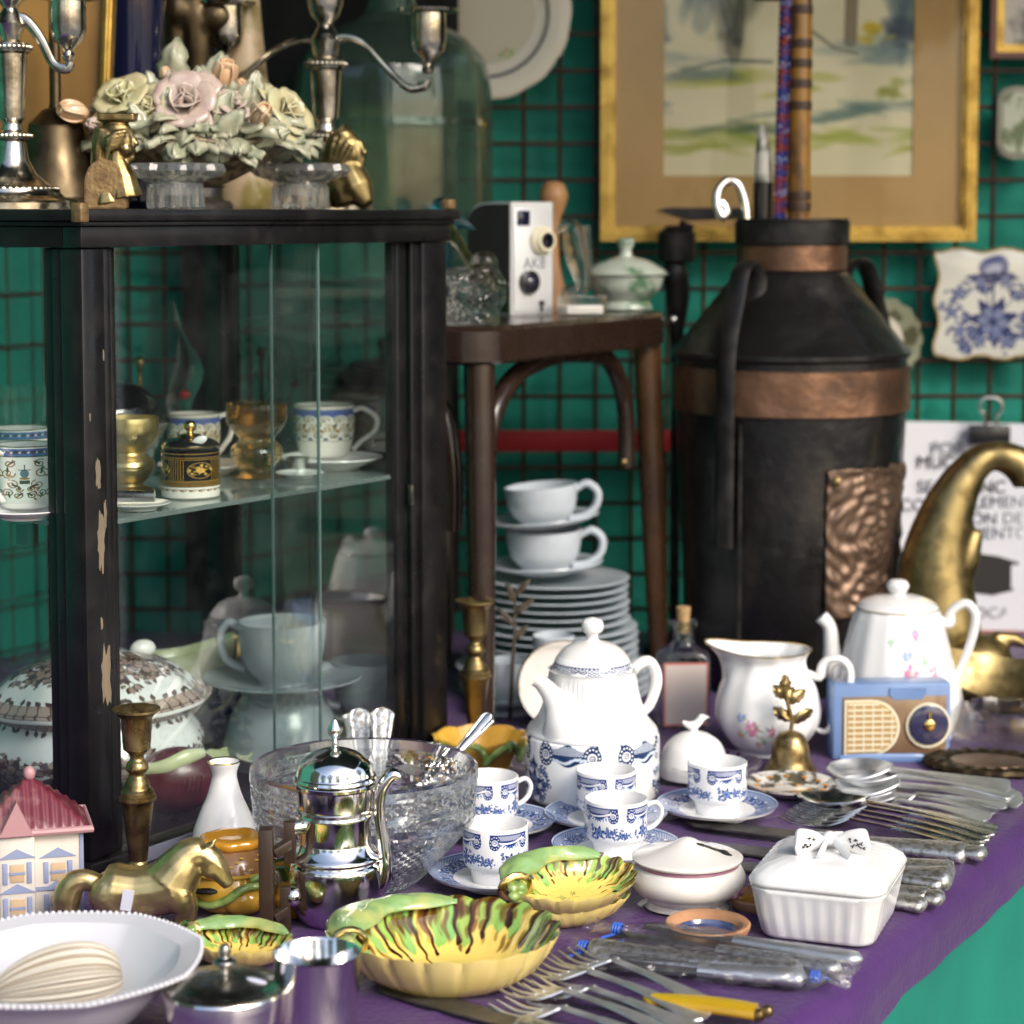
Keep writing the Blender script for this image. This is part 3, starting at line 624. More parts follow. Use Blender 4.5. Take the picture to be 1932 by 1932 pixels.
bm = B(); sheet(bm, 420, 200, cloth_pt)
bmesh.ops.delete(bm, geom=[f for f in bm.faces if f.calc_center_median().y > 3.47 or (f.calc_center_median() - L0).cross(LD).z < -.02], context='FACES')
tag(O('purple_tablecloth', bm, M['purple'], ang=180), 'purple tablecloth on the stall with creases along its hanging edge', 'tablecloth')
def skirt(a, b):
    s_ = -.35 + 3.0 * a; n = Vector((TD.y, -TD.x, 0)); z = ZT - .02 - .72 * b
    q = R0 + TD * s_ + n * (.012 + .004 * nz(s_ * 4, z * 1.5) + .02 * b); return Vector((q.x, q.y, z))
bm = B(); sheet(bm, 120, 20, skirt); tag(O('green_table_skirt', bm, M['teal_skirt_dimmed'], ang=180), 'plain teal green cloth hanging down the table side below the purple cloth', 'table skirt')
# roof of the stall: dark canvas on four poles
can = tag(bpy.data.objects.new('stall_canopy', None), 'dark canvas roof of the stall on four poles', 'canopy'); COL.objects.link(can); can.location = (-.3, 2.3, 0)
bm = B(); sheet(bm, 20, 20, lambda a, b: Vector((-2.4 + 4.4 * a, -.55 + 2.5 * b, 2.6 + .22 * (b + .2) - .04 * sin(pi * a))))
thick(bm, .004); O('canvas', bm, M['canvas_roof'], can, ang=180)
for (x, y) in ((-2.3, -.45), (1.9, -.45), (-2.3, 1.8), (1.9, 1.8)):
    bm = B(); tube(bm, [(x, y, 0), (x, y, 2.62)], .02, n=10); O('pole', bm, M['steel'], can)
bm = B(); sheet(bm, 30, 14, lambda a, b: Vector((1.95 + .03 * nz(a * 9, b * 2), .35 + 1.75 * a + .6 * a, .25 + 2.4 * b))); O('added_dark_curtain', bm, M['canvas_roof'], can, ang=180)  # unseen curtain added so the panes mirror something dark
bm = B(); sheet(bm, 30, 14, lambda a, b: Vector((-1.62 - .1 * a + .03 * nz(a * 9, b * 2), -.6 - 1.5 * a, .25 + 2.25 * b))); O('added_dark_curtain', bm, M['canvas_roof'], can, ang=180)  # unseen curtain added to keep light off the left of the stall
bm = B(); tube(bm, [(-1.72, -2.1, 0), (-1.72, -2.1, 2.55)], .02, n=10); O('pole', bm, M['steel'], can); bm = B(); tube(bm, [(-1.72, -2.1, 2.53), (-2.3, -.45, 2.6)], .012, n=8); O('rail', bm, M['steel'], can)  # pole and rail only carry the added left curtain
bm = B(); sheet(bm, 40, 6, lambda a, b: Vector((1.6 + .012 * nz(a * 11, b * 2), 2.85 + .8 * a, 1.16 + .015 * sin(a * 17) + (.13 + .03 * nz(a * 6, 2)) * b))); tag(O('added_mirror_cloth', bm, pbr('linen', (.6, .5, .45), .8, var=((.45, .2, .18), 7, .5, .6)), ang=180), 'added cream and pink cloth strip out of view, giving the panes pale reflections', 'banner')  # out-of-view cloth added only to brighten the pane reflections
# black cloth hanging at the back between the two green sheets
bm = B(); sheet(bm, 30, 16, lambda a, b: Q(478, 100, 3.4) * 1 + Vector((-.12 + .43 * a, .05 - .03 * a + .012 * nz(a * 14, b * 2), -.86 + 1.15 * b)))
tag(O('black_cloth', bm, M['black_cloth'], ang=180), 'black cloth hanging behind the green demijohn', 'cloth')
# trees across the square (seen mirrored in the silver)
def tree(x, y, h, r_, seed):
    rr = random.Random(seed); e = tag(bpy.data.objects.new('plane_tree', None), 'leafy tree standing across the market square', 'tree', 'trees across the square'); COL.objects.link(e); e.location = (x, y, 0)
    bm = B(); tube(bm, [(0, 0, 0), (.1, 0, h * .3), (0, .1, h * .75)], [.22, .16, .06], n=8, k=4)
    for q in range(5):
        a = q * 1.3 + rr.random(); tube(bm, [(.05, 0, h * (.35 + .06 * q)), (cos(a) * r_ * .7, sin(a) * r_ * .7, h * (.6 + .06 * q))], [.08, .02], n=5)
    O('trunk', bm, M['bark'], e)
    bm = B()
    for q in range(900):
        a, t = rr.uniform(0, 2 * pi), rr.uniform(-1, 1); d = r_ * rr.random() ** .35; d *= .75 + .35 * nz(cos(a) * 2 + x, sin(a) * 2, t * 2)
        c = Vector((cos(a) * d * math.sqrt(1 - t * t), sin(a) * d * math.sqrt(1 - t * t), h * .7 + t * r_ * .8))
        m = Matrix.Rotation(rr.uniform(0, 6), 3, Vector((rr.gauss(0, 1), rr.gauss(0, 1), rr.gauss(0, 1))).normalized()); w = rr.uniform(.12, .28)
        bm.faces.new([bm.verts.new(c + m @ Vector((p, q_, 0)) * w) for p, q_ in ((-1, 0), (0, -.5), (1, 0), (0, .5))])
    O('crown', bm, M['foliage'], e, smooth=False)
for (x, y, h, r_, sd) in ((-7, -9, 7, 2.6, 1), (-2.5, -11, 8, 3, 2), (2.6, -10, 6.5, 2.4, 3), (8, -7, 7.5, 2.7, 4), (10, 1.5, 7, 2.6, 5), (8.5, 7, 7, 2.5, 6)): tree(x, y, h, r_, sd)

# ------------------------------------------------------------------ display cabinet
A = P(172, 1662); Bq = P(846, 1428); ad = (Bq - A); CL = ad.length; ad.normalize(); bd = Vector((-ad.y, ad.x, 0)); CD = .36
HC = CZ - ZT + .003; ZS = ZT + .352
def cw(a, b, z): return Vector((a * ad.x + b * bd.x, a * ad.y + b * bd.y, z))    # local: along the front, back into the cabinet, up
Rc = Matrix((ad, bd, Vector((0, 0, 1)))).transposed()
cab = tag(bpy.data.objects.new('display_cabinet', None), 'black lacquered wooden display cabinet with glass sides and sliding front panes', 'cabinet'); COL.objects.link(cab); cab.location = A
def cbox(bm, a0, a1, b0, b1, z0, z1, bev=.002, mi=0): return box(bm, cw((a0 + a1) / 2, (b0 + b1) / 2, (z0 + z1) / 2), (a1 - a0, b1 - b0, z1 - z0), Rc, bev, mi=mi)
def post(a0, a1, b0, b1, grooves, worn=False):
    bm = B(); cbox(bm, a0, a1, b0, b1, .0305 if b1 > .1 else .0185, HC - .038, .003)
    for (x0, x1, y0, y1) in grooves: cbox(bm, x0, x1, y0, y1, .0305 if y1 > .022 else .0185, HC - .038, .0022)
    return bm
e = .0025
pp = O('post', post(0, .032, 0, .03, [(.0315, .043, .003, .018), (.043, .054, .008, .02), (.002, .018, .0295, .043), (.008, .02, .043, .06)]), M['lacquer'], cab)
def chip(x, z, w, h, seed):                                              # ragged chips down to bare wood
    r_ = random.Random(seed); pts = []
    for k in range(22):
        t = k / 22 * 2 * pi; m_ = .5 / max(abs(cos(t)), abs(sin(t))) * r_.uniform(.62, 1.1); pts.append((x + w * m_ * cos(t), z + h * m_ * sin(t)))
    bm = B(); prism(bm, pts, .0016, y0=-.0005)
    for v in bm.verts: v.co = Rc @ v.co
    O('worn_patch', bm, M['bare_wood'], pp)
for k, a_ in enumerate(((.018, .405, .007, .03), (.021, .337, .0105, .062), (.027, .362, .004, .03), (.0255, .203, .0135, .062), (.02, .255, .004, .012), (.008, .46, .002, .008), (.028, .52, .002, .012))): chip(*a_, k)
O('post', post(CL - .05, CL, 0, .03, [(CL - .064, CL - .0495, .006, .012), (CL - .085, CL - .0645, .012, .03)]), M['lacquer'], cab)
O('post', post(0, .03, CD - .03, CD, [(.006, .02, CD - .045, CD - .0295)]), M['lacquer'], cab); O('post', post(CL - .03, CL, CD - .03, CD, []), M['lacquer'], cab)
bm = B(); cbox(bm, -.012, CL + .012, -.012, CD + .012, HC - .012, HC, .003); O('top_board', bm, M['lacquer'], cab)
bm = B(); cbox(bm, -.007, CL + .007, -.007, CD + .007, HC - .0165, HC - .0122, .001); cbox(bm, -.003, CL + .003, -.003, .022, HC - .0375, HC - .0167, .0015)
cbox(bm, -.003, .022, .0225, CD, HC - .0375, HC - .0167, .0015); cbox(bm, CL - .02, CL + .003, .0225, CD, HC - .0375, HC - .0167, .0015); cbox(bm, .0225, CL - .0205, CD - .02, CD, HC - .0375, HC - .0167, .0015)
O('top_rail', bm, M['lacquer'], cab)
bm = B(); cbox(bm, -.004, CL + .004, -.004, .022, 0, .018, .003); cbox(bm, -.004, .022, .0224, CD + .004, 0, .03, .003); cbox(bm, CL - .022, CL + .004, .0224, CD + .004, 0, .03, .003); cbox(bm, .0224, CL - .0224, CD - .022, CD + .004, 0, .03, .003); O('base_rail', bm, M['lacquer'], cab)
bm = B(); cbox(bm, .0226, CL - .0226, .0226, CD - .0226, .003, .007, .0005); O('floor_board', bm, M['lacquer'], cab)
bm = B(); cbox(bm, .056, CL - .06, -.0062, -.0042, .002, .0165, .0005); O('rail_sky_sheen', bm, M['radio_blue'] if False else pbr('sky_sheen_blue', (.12, .13, .17), .2, coat=.5), cab)  # bluish strip paints the sky's reflection onto the base rail
bm = B(); cbox(bm, -.014, -.002, -.014, .0, HC - .013, HC + .006, .002); tag(O('corner_fitting', bm, M['brass_raw'], cab), 'worn brass corner fitting')
for (a0, b0) in ((CL - .012, -.012), (CL + .0, CD - .05), (.20, CD - .02)):
    bm = B(); cbox(bm, a0, a0 + .014, b0, b0 + .012, HC + .0005, HC + .012, .002); O('corner_fitting', bm, M['brass_raw'], cab)
bm = B(); cbox(bm, .054, CL * .615, .0085, .0125, .0185, HC - .038, .0006); O('front_pane', bm, M['pane'], cab, smooth=False)
bm = B(); cbox(bm, CL * .5, CL - .065, .0155, .0195, .0185, HC - .038, .0006); O('front_pane', bm, M['pane'], cab, smooth=False)
bm = B(); cbox(bm, CL * .498, CL * .5 - .0004, .0155, .0195, .0185, HC - .038, .0004); cbox(bm, CL * .6155, CL * .6185, .0085, .0125, .0185, HC - .038, .0004); O('pane_edge', bm, pbr('glass_edge', (.1, .16, .15), .15), cab)
bm = B(); cbox(bm, .008, .012, .061, CD - .046, .0305, HC - .038, .0006); O('side_pane', bm, M['pane'], cab, smooth=False)
bm = B(); cbox(bm, CL - .012, CL - .008, .032, CD - .032, .03, HC - .038, .0006); O('side_pane', bm, M['pane'], cab, smooth=False)
bm = B(); cbox(bm, .02, CL - .02, .022, CD - .02, .3465, .352, .0006); O('glass_shelf', bm, M['shelf_glass'], cab, smooth=False)
for (a0, b0, w) in ((.014, .10, .02), (CL - .035, .03, .018), (.014, CD - .05, .02), (CL - .035, CD - .05, .018)):
    bm = B(); cbox(bm, a0, a0 + w, b0, b0 + .012, .325, .346, .001); O('shelf_bracket', bm, M['steel'] if a0 > .1 else M['lacquer'], cab)
bm = B(); cbox(bm, CL - .07, CL - .066, .001, .008, .315, .34, .0005); O('lock_plate', bm, M['silver_dark'], cab)
ZF = ZT + .0075

# dark crate and the demijohn on it, behind the cabinet
cr = T('wooden_crate', 'dark wooden crate behind the cabinet with the green demijohn on top', 'crate', 700, Y=3.28, z=ZT)
for k in range(5):
    bm = B(); box(bm, (0, -.115, .055 + k * .105), (.24, .012, .085), bev=.003); box(bm, (0, .115, .055 + k * .105), (.24, .012, .085), bev=.003); cr.add('slat', bm, M['pine'])
for q in (-1, 1):
    bm = B(); box(bm, (q * .111, 0, .27), (.018, .216, .53), bev=.003); cr.add('side_board', bm, M['pine'])
bm = B(); box(bm, (0, 0, .545), (.25, .25, .014), bev=.003); cr.add('top_board', bm, M['pine'])
d = T('demijohn', 'large rounded green glass demijohn standing behind the right end of the cabinet', 'demijohn', 742, Y=3.28, z=ZT + .553)
s = d.s; hb = (CZ - d.p.z) / s   # height of the horizon above its base
pr = sp([(0, 6), (120, 4), (165, 10), (182, 40), (184, hb + 150), (186, hb + 158), (183, hb + 166), (181, hb + 230), (168, hb + 285), (135, hb + 325), (85, hb + 352), (52, hb + 372), (40, hb + 420), (40, hb + 500)], 5)
pr += [(34, hb + 500), (34, hb + 420)] + [(max(r - 7, 0), h + (6 if h < 100 else 0)) for r, h in reversed(sp([(0, 12), (160, 14), (180, 50), (182, hb + 200), (168, hb + 280), (135, hb + 320), (52, hb + 366)], 5))]
bm = B(); lathe(bm, pr, s, 120, rf=lambda a, r, h, i: (r * (1 + .02 * abs(cos(6 * a)) ** 6 * (1 if 40 < h < hb + 300 else 0)), h)); d.add('body', bm, M['green_glass'])
bm = B(); lathe(bm, sp([(44, hb + 485), (52, hb + 492), (44, hb + 502)], 4), s, 32); d.add('lip', bm, M['green_glass'])
# ------------------------------------------------------------------ on top of the cabinet
ZC = ZT + HC
def candelabrum(t, H, base_r, stem_top, arms, cupr=36, ext=0):
    """heights in frame units above the base"""
    s = t.s
    bm = B(); lathe(bm, [(0, 0), (base_r, 0), (base_r, 12), (base_r - 6, 18), (base_r - 24, 22), (base_r - 34, 30), (base_r - 36, 38), (base_r - 52, 46), (base_r - 78, 66), (base_r - 92, 92), (base_r - 97, 124), (24, 128), (0, 128)], s, 64)
    for k in range(44):
        a = k / 44 * 2 * pi; ell(bm, ((base_r - 40) * s * cos(a), (base_r - 40) * s * sin(a), 37 * s), (5 * s, 5 * s, 6 * s), 6)
    t.add('base', bm, M['silver_tarnished'])
    bm = B(); lathe(bm, [(0, 126), (24, 126), (33, 131), (35, 137), (32, 143), (20, 148), (17, 160), (20, 166), (24, 170), (30, stem_top - 40), (36, stem_top - 36), (38, stem_top - 28), (34, stem_top - 20), (18, stem_top - 14), (22, stem_top), (30, stem_top + 16), (20, stem_top + 34), (14, stem_top + 44), (16, stem_top + 50), (28, stem_top + 62), (34, stem_top + 84), (34, stem_top + 140), (30, stem_top + 142), (30, stem_top + 70), (0, stem_top + 66)], s, 40)
    for zz, rr in ((137, 35), (stem_top - 28, 38)):
        for k in range(26): a = k / 26 * 2 * pi; ell(bm, (rr * s * cos(a), rr * s * sin(a), zz * s), (4 * s, 4 * s, 5 * s), 6)
    t.add('stem', bm, M['silver_tarnished'])
    for (pts, ry_, cup) in arms:
        m = Matrix.Rotation(R(ry_), 3, 'Z')
        bm = B(); tube(bm, [m @ Vector((x, 0, z)) for x, z in pts], [13, 11, 10, 9, 10, 9, 8][:len(pts)], s, 10, k=6, flat=.7); t.add('arm', bm, M['silver_tarnished'])
        cx, cz = cup; p = m @ Vector((cx, 0, 0)) * s
        bm = B(); lathe(bm, [(0, cz - 12), (9, cz - 10), (13, cz), (9, cz + 8), (13, cz + 14), (30, cz + 30), (34, cz + 48), (34, cz + 100), (56, cz + 104), (58, cz + 109), (34, cz + 110), (29, cz + 106), (29, cz + 50), (0, cz + 44)], s, 32, c=(p.x, p.y, 0))
        t.add('candle_cup', bm, M['silver_tarnished'])
t = T('candelabrum', 'tarnished silver candelabrum at the left end of the cabinet top with curved arm', 'candelabrum', 26, Y=2.42, z=ZC)
candelabrum(t, 0, 122, 330, [([(8, 356), (30, 352), (58, 318), (82, 272), (108, 262), (116, 275)], -8, (112, 286)), ([(-8, 356), (-30, 352), (-58, 318), (-82, 272), (-108, 262), (-116, 275)], -8, (-112, 286))])
t = T('candelabrum', 'silver candelabrum with two S shaped arms behind the right brass bookend', 'candelabrum', 616, Y=2.78, z=ZC)
candelabrum(t, 0, 90, 300, [([(12, 290), (26, 318), (70, 312), (120, 262), (160, 226), (192, 228), (198, 240)], -12, (198, 262)), ([(-12, 290), (-26, 318), (-70, 312), (-120, 285), (-160, 255), (-192, 255), (-198, 265)], -12, (-196, 282))])
# leaning gilt framed picture, bell-footed lamp, vase, figurine
e_ = T('leaning_picture', 'amber coloured picture in gilt frame leaning behind the left candelabrum', 'picture', 62, Y=2.6, z=ZC)
s = e_.s; bm = B(); Rl = rx(-4) @ rz(0); hh = 700 * s
mm = Matrix.Rotation(R(3), 3, 'Y')
box(bm, mm @ Vector((0, 0, hh / 2)), (260 * s, .012, hh), mm, 0); e_.add('canvas', bm, M['amber_canvas'])
for (x, w_) in ((132, 20), (-132, 20)):
    bm = B(); box(bm, mm @ Vector((x * s, -.006, hh / 2)), (w_ * s, .028, hh), mm, .003); box(bm, mm @ Vector((x * s, -.022, hh / 2)), (w_ * .4 * s, .006, hh), mm, .002); e_.add('frame', bm, M['gold'])
t = T('lamp_base', 'dull bronze lamp with a bell shaped foot behind the left candelabrum', 'lamp', 108, Y=2.53, z=ZC); s = t.s
bm = B(); lathe(bm, sp([(0, 0), (95, 0), (97, 8), (92, 18)], 3) + sp([(88, 22), (80, 50), (62, 100), (52, 150), (52, 158)], 5) + sp([(48, 162), (38, 172), (24, 186), (13, 190)], 4) + [(11, 200), (10, 420), (0, 420)], s, 48); t.add('stem', bm, M['bronze'])
t = T('blue_vase', 'dark blue glazed tapering vase behind the porcelain flowers', 'vase', 252, Y=2.72, z=ZC); s = t.s
bm = B(); lathe(bm, sp([(0, 0), (40, 0), (46, 60), (56, 240), (66, 400), (72, 520)], 6) + [(68, 520), (50, 240), (0, 60)], s, 40); t.add('body', bm, M['blue_glaze'])
t = T('bronze_figurine', 'dark bronze standing figurine rising behind the porcelain flowers', 'figurine', 352, Y=2.8, z=ZC); s = t.s
bm = B()
for pts, rd in (([(-16, 0, 60), (-20, 0, 150), (-14, 0, 230), (-18, 0, 330), (-10, 0, 410)], [26, 20, 24, 30, 36]), ([(26, 4, 60), (24, 0, 160), (24, 0, 230), (22, 0, 330), (10, 0, 410)], [24, 22, 26, 32, 36]), ([(0, 0, 400), (4, 0, 480), (0, 0, 560)], [44, 50, 46])): tube(bm, pts, rd, s, 12, k=4)
for (x, z, r_) in ((-46, 365, 26), (60, 360, 34), (-10, 372, 40), (34, 350, 30), (0, 600, 34)): ell(bm, (x * s, -8 * s, z * s), (r_ * s, r_ * .8 * s, r_ * s), 12)
bm = blob(bm, 5 * s, 5); t.add('body', bm, M['bronze'], ang=180)
bm = B(); lathe(bm, [(0, 0), (52, 0), (52, 30), (44, 40), (44, 66), (0, 66)], s, 32); t.add('plinth', bm, M['bronze'])
t = T('tapered_vase', 'tan tapering vase with greenish flecks between flowers and silver candelabrum', 'vase', 466, Y=2.84, z=ZC); s = t.s
bm = B(); lathe(bm, sp([(0, 0), (60, 0), (54, 120), (36, 300), (26, 420), (24, 470)], 6) + [(18, 470), (0, 300)], s, 40); t.add('body', bm, M['tan_glaze'])
# porcelain flower basket
t = T('flower_basket', 'porcelain basket of pink and yellow roses with pale green leaves on the cabinet', 'ornament', 376, Y=2.56, z=ZC); s = t.s
rr = random.Random(11)
bm = B(); lathe(bm, [(0, 0), (62, 0), (64, 8), (60, 14), (48, 18), (44, 24), (44, 40), (52, 44), (0, 44)], s, 4 * 8); t.add('pedestal', bm, M['pedestal'])
bm = B(); lathe(bm, sp([(40, 44), (66, 56), (120, 84), (165, 110), (178, 116)], 5) + sp([(186, 122), (176, 128), (120, 124), (0, 118)], 4), s, 64, rf=lambda a, r, h, i: (r * (1 + .02 * cos(24 * a)), h + (.03 * r * sin(7 * a) if r > 150 else 0)), sy=.8); t.add('bowl', bm, M['basket'])
def petal(bm, c, o, n, W, H, lean, curl, cup, uvs=6, ruf=.06, seed=0):
    """a porcelain petal: base c, o outward, n up"""
    d = o.cross(n).normalized()
    def f(a, b):
        x = (a - .5) * 2; w_ = W * math.sqrt(max(.02, 1 - (abs(b - .54) / .68) ** 2.3))
        out = lean * b + curl * b ** 3 - cup * (x * x) * b * (1 - .3 * b); hgt = H * (b - .35 * max(0, curl / (H + 1e-9)) * b ** 4) + ruf * H * nz(x * 2 + seed, b * 3, seed) * b - .16 * H * x * x * b
        return c + d * (x * w_) + o * out + n * hgt
    sheet(bm, 8, 7, f)
def rose(name, c, face, size, mat, seed):
    r_ = random.Random(seed); n = Vector(face).normalized(); a0 = n.orthogonal().normalized(); b0 = n.cross(a0); bm = B()
    for ring, (k, W, H, lean, curl, cup) in enumerate(((3, .4, .6, .12, -.06, .3), (4, .56, .6, .34, .1, .3), (5, .68, .44, .74, .3, .2), (3, .6, .2, 1.0, .3, .08))):
        for q in range(k):
            t_ = 2 * pi * (q + .5 * (ring % 2) + r_.uniform(-.12, .12)) / k; o = a0 * cos(t_) + b0 * sin(t_)
            petal(bm, Vector(c) + o * (.05 * ring * size) - n * (.06 * ring * size), o, n, W * size, H * size, lean * size, curl * size, cup * size, seed=seed + q + ring * 7, ruf=.16)
    thick(bm, 2.2 * s); return t.add(name, bm, mat, ang=180)
def px(u, dy, v): return Vector(((u - 376) * s, dy * s, (393 - v) * s))
core = B()
for k in range(26): ell(core, px(376 + rr.uniform(-150, 150), rr.uniform(-70, 90), 270 - rr.uniform(0, 50)), (46 * s, 44 * s, 34 * s), 10)
for k in range(8): ell(core, px(376 + rr.uniform(-110, 80), rr.uniform(-20, 60), 220 - rr.uniform(0, 30)), (48 * s, 40 * s, 44 * s), 10)
core = blob(core, 7 * s, 3)
for v in core.verts: v.co += v.normal * (7 * s * nz(v.co.x * 30, v.co.y * 30, v.co.z * 30))
t.add('moss_bed', core, M['leaf_porcelain'], ang=180)
rose('rose', px(368, -112, 196), (.0, -1, .5), 52 * s, M['rose_pink'], 3)
rose('rose', px(250, -86, 186), (-.35, -.8, .9), 49 * s, M['rose_yellow'], 5)
rose('rose', px(548, -30, 214), (.9, -.6, .7), 49 * s, M['rose_yellow'], 8)
rose('rose', px(300, -104, 206), (-.5, -1, .3), 34 * s, M['rose_yellow'], 21); rose('rose', px(455, -80, 200), (.5, -.7, .8), 36 * s, M['rose_pink'], 23)
rose('rose', px(205, -20, 205), (-.8, -.3, .6), 46 * s, M['rose_pink'], 12)
rose('rose', px(330, 40, 168), (-.1, -.3, 1), 46 * s, M['rose_pink'], 14)
def bud(u, dy, v, face, sz, mat):
    bm = B(); n = Vector(face).normalized(); a0 = n.orthogonal().normalized(); b0 = n.cross(a0); c = px(u, dy, v)
    ell(bm, c + n * sz * .35 * s, (sz * .36 * s, sz * .36 * s, sz * .6 * s), 12, n.to_track_quat('Z', 'Y').to_matrix())
    b2 = B()
    for q in range(3):
        o = a0 * cos(q * 2.1) + b0 * sin(q * 2.1); petal(b2, c, o, n, .5 * sz * s, 1.05 * sz * s, .32 * sz * s, -.08 * sz * s, .34 * sz * s, seed=q)
    thick(b2, 2 * s); me = bpy.data.meshes.new('x'); b2.to_mesh(me); bm.from_mesh(me); bpy.data.meshes.remove(me); b2.free()
    t.add('rosebud', bm, mat, ang=180)
for a in ((500, -112, 230, (.3, -.6, .4), 44, M['rose_peach']), (176, -84, 216, (-.9, -.5, .15), 46, M['rose_peach']), (206, -96, 238, (-.6, -.8, .1), 26, M['rose_pink']), (158, -50, 236, (-.9, -.4, .2), 28, M['rose_yellow']), (430, -60, 162, (.3, -.5, 1), 48, M['rose_peach']), (454, -40, 172, (.6, -.4, .9), 24, M['rose_peach']), (315, 0, 148, (0, -.2, 1), 22, M['rose_peach']), (340, -70, 168, (-.1, -.5, 1), 30, M['rose_pink'])): bud(*a)
def oakleaf(bm, c, d, n, L, W, seed):
    d = Vector(d).normalized(); n = Vector(n); n = (n - d * n.dot(d)).normalized(); sd_ = d.cross(n)
    def f(a, b):
        x = (a - .5) * 2; w_ = W * (sin(pi * min(1, b * .93 + .06)) ** .7) * (.72 + .3 * abs(sin(b * 11 + seed)))
        return c + d * (L * b) + sd_ * (x * w_) + n * (L * (.28 * b - .42 * b * b) - .35 * W * abs(x) ** 1.5 + .14 * W * cos(x * 9) * b + .2 * L * nz(b * 2, x, seed))
    sheet(bm, 8, 10, f)
for k in range(64):
    a = rr.uniform(pi, 2 * pi) if k < 48 else rr.uniform(0, pi)
    bm = B(); el_ = rr.uniform(-.35, .3); c = Vector((cos(a) * 120 * s, sin(a) * 75 * s, (126 + rr.uniform(-8, 40)) * s))
    oakleaf(bm, c, (cos(a), sin(a) * .8, el_), (0, -.2, 1), rr.uniform(70, 105) * s, rr.uniform(24, 34) * s, k); thick(bm, 2.5 * s); t.add('leaf', bm, M['leaf_porcelain'], ang=180)
for k in range(30):
    a = k / 30 * 2 * pi + rr.uniform(-.1, .1); bm = B(); c = Vector((cos(a) * 150 * s, sin(a) * 112 * s, (122 + rr.uniform(-4, 8)) * s)); oakleaf(bm, c, (cos(a), sin(a), rr.uniform(-.18, .12)), (0, 0, 1), rr.uniform(58, 84) * s, rr.uniform(26, 36) * s, k + 80); thick(bm, 2.5 * s); t.add('leaf', bm, M['leaf_porcelain'], ang=180)
for (u, dy, v, dx, dz, L) in ((395, 10, 190, .25, 1, 95), (405, 0, 190, -.3, 1, 70), (385, -30, 186, -.1, 1, 60), (300, 0, 190, -.35, 1, 60), (320, 10, 180, .15, 1, 110), (428, -60, 215, .2, 1, 80), (455, -80, 232, .35, .9, 80), (475, -40, 215, .2, 1, 80), (412, -100, 240, .5, .8, 76), (330, -110, 230, .1, .9, 60), (270, -90, 215, -.3, .9, 60), (300, -120, 262, -.2, .4, 70), (420, -120, 268, .3, .3, 80), (350, -125, 275, .1, -.2, 70), (480, -100, 268, .7, .2, 80)):
    bm = B(); oakleaf(bm, px(u, dy, v), (dx, -.15, dz), (0, -1, .2), L * s, L * .3 * s, u); thick(bm, 2.5 * s); t.add('leaf', bm, M['leaf_porcelain'], ang=180)
# brass bust bookends
def bust(t, k):
    s = t.s; bm = B()
    # head in profile looking right (+x), hair and veil falling behind, on a block that follows the shoulders
    for (x, z, rx_, rz_) in ((8, 140, 27, 26), (16, 126, 22, 26), (24, 112, 16, 16), (-8, 130, 24, 34), (6, 150, 28, 17)): ell(bm, (x * s, 0, z * s), (rx_ * s, 22 * s, rz_ * s), 14)
    tube(bm, [(28, 0, 150), (34, 0, 134), (43, 0, 122), (35, 0, 117), (38, 0, 110), (35, 0, 105), (35, 0, 98), (26, 0, 92)], [7, 6, 7, 6, 6, 5, 7, 9], s, 8)
    tube(bm, [(6, 0, 110), (6, 0, 90), (14, 0, 60), (20, 0, 20)], [18, 20, 28, 34], s, 12)
    tube(bm, [(-16, 0, 150), (-26, 0, 120), (-28, 0, 90), (-18, 0, 60), (-10, 0, 10)], [20, 16, 16, 24, 36], s, 12)
    for q in range(5): tube(bm, [(28 - q * 3, -20, 146 - q * 7), (8 - q * 3, -25, 142 - q * 8), (-10, -23, 128 - q * 9)], 4, s, 6)
    ell(bm, (22 * s, -18 * s, 128 * s), (5 * s, 4 * s, 3 * s), 8); box(bm, (8 * s, 0, 172 * s), (70 * s, 40 * s, 16 * s), bev=3 * s)
    t.add('bust', blob(bm, 2.2 * s, 2), M['brass_old'], ang=180)
    bm = B(); prism(bm, [(-52, 0), (26, 0), (28, 8), (22, 60), (6, 88), (-18, 96), (-40, 82), (-50, 60)], 34 * s, y0=-30 * s, s=s); bmesh.ops.bevel(bm, geom=list(bm.edges), offset=3 * s, segments=2, affect='EDGES'); t.add('block', bm, M['brass_raw'])
t = T('bookend', 'brass bookend of a woman in profile at the left front of the cabinet top', 'bookend', 216, Y=2.34, z=ZC); bust(t, 1)
bm = B(); prism(bm, [(-20, 96), (-26, 178), (46, 180), (44, 170), (2, 168), (-2, 140), (0, 110), (14, 92), (30, 80)], 16 * t.s, y0=-2 * t.s, s=t.s); t.add('veil', bm, M['brass_old'])
t = T('bookend', 'shiny brass bookend of a headscarfed woman behind the right glass candle holder', 'bookend', 652, Y=2.72, z=ZC, rot=-24); s = t.s
bm = B()
for (x, z, a_, b_) in ((6, 118, 26, 28), (16, 104, 18, 22), (-6, 112, 28, 40), (0, 140, 18, 14)): ell(bm, (x * s, 0, z * s), (a_ * s, 24 * s, b_ * s), 14)
tube(bm, [(30, 0, 128), (34, 0, 116), (42, 0, 106), (35, 0, 100), (36, 0, 92), (30, 0, 82)], [6, 6, 7, 5, 6, 8], s, 8)
tube(bm, [(-14, 0, 140), (-34, 0, 100), (-40, 0, 60), (-42, 0, 4)], [18, 16, 18, 22], s, 12); tube(bm, [(0, 0, 90), (10, 0, 66), (24, 0, 38), (48, 0, 8)], [24, 30, 34, 14], s, 12); tube(bm, [(-20, 0, 70), (0, 0, 40), (10, 0, 10)], [30, 36, 30], s, 12); ell(bm, (-2 * s, 0, 152 * s), (9 * s, 9 * s, 8 * s), 10)
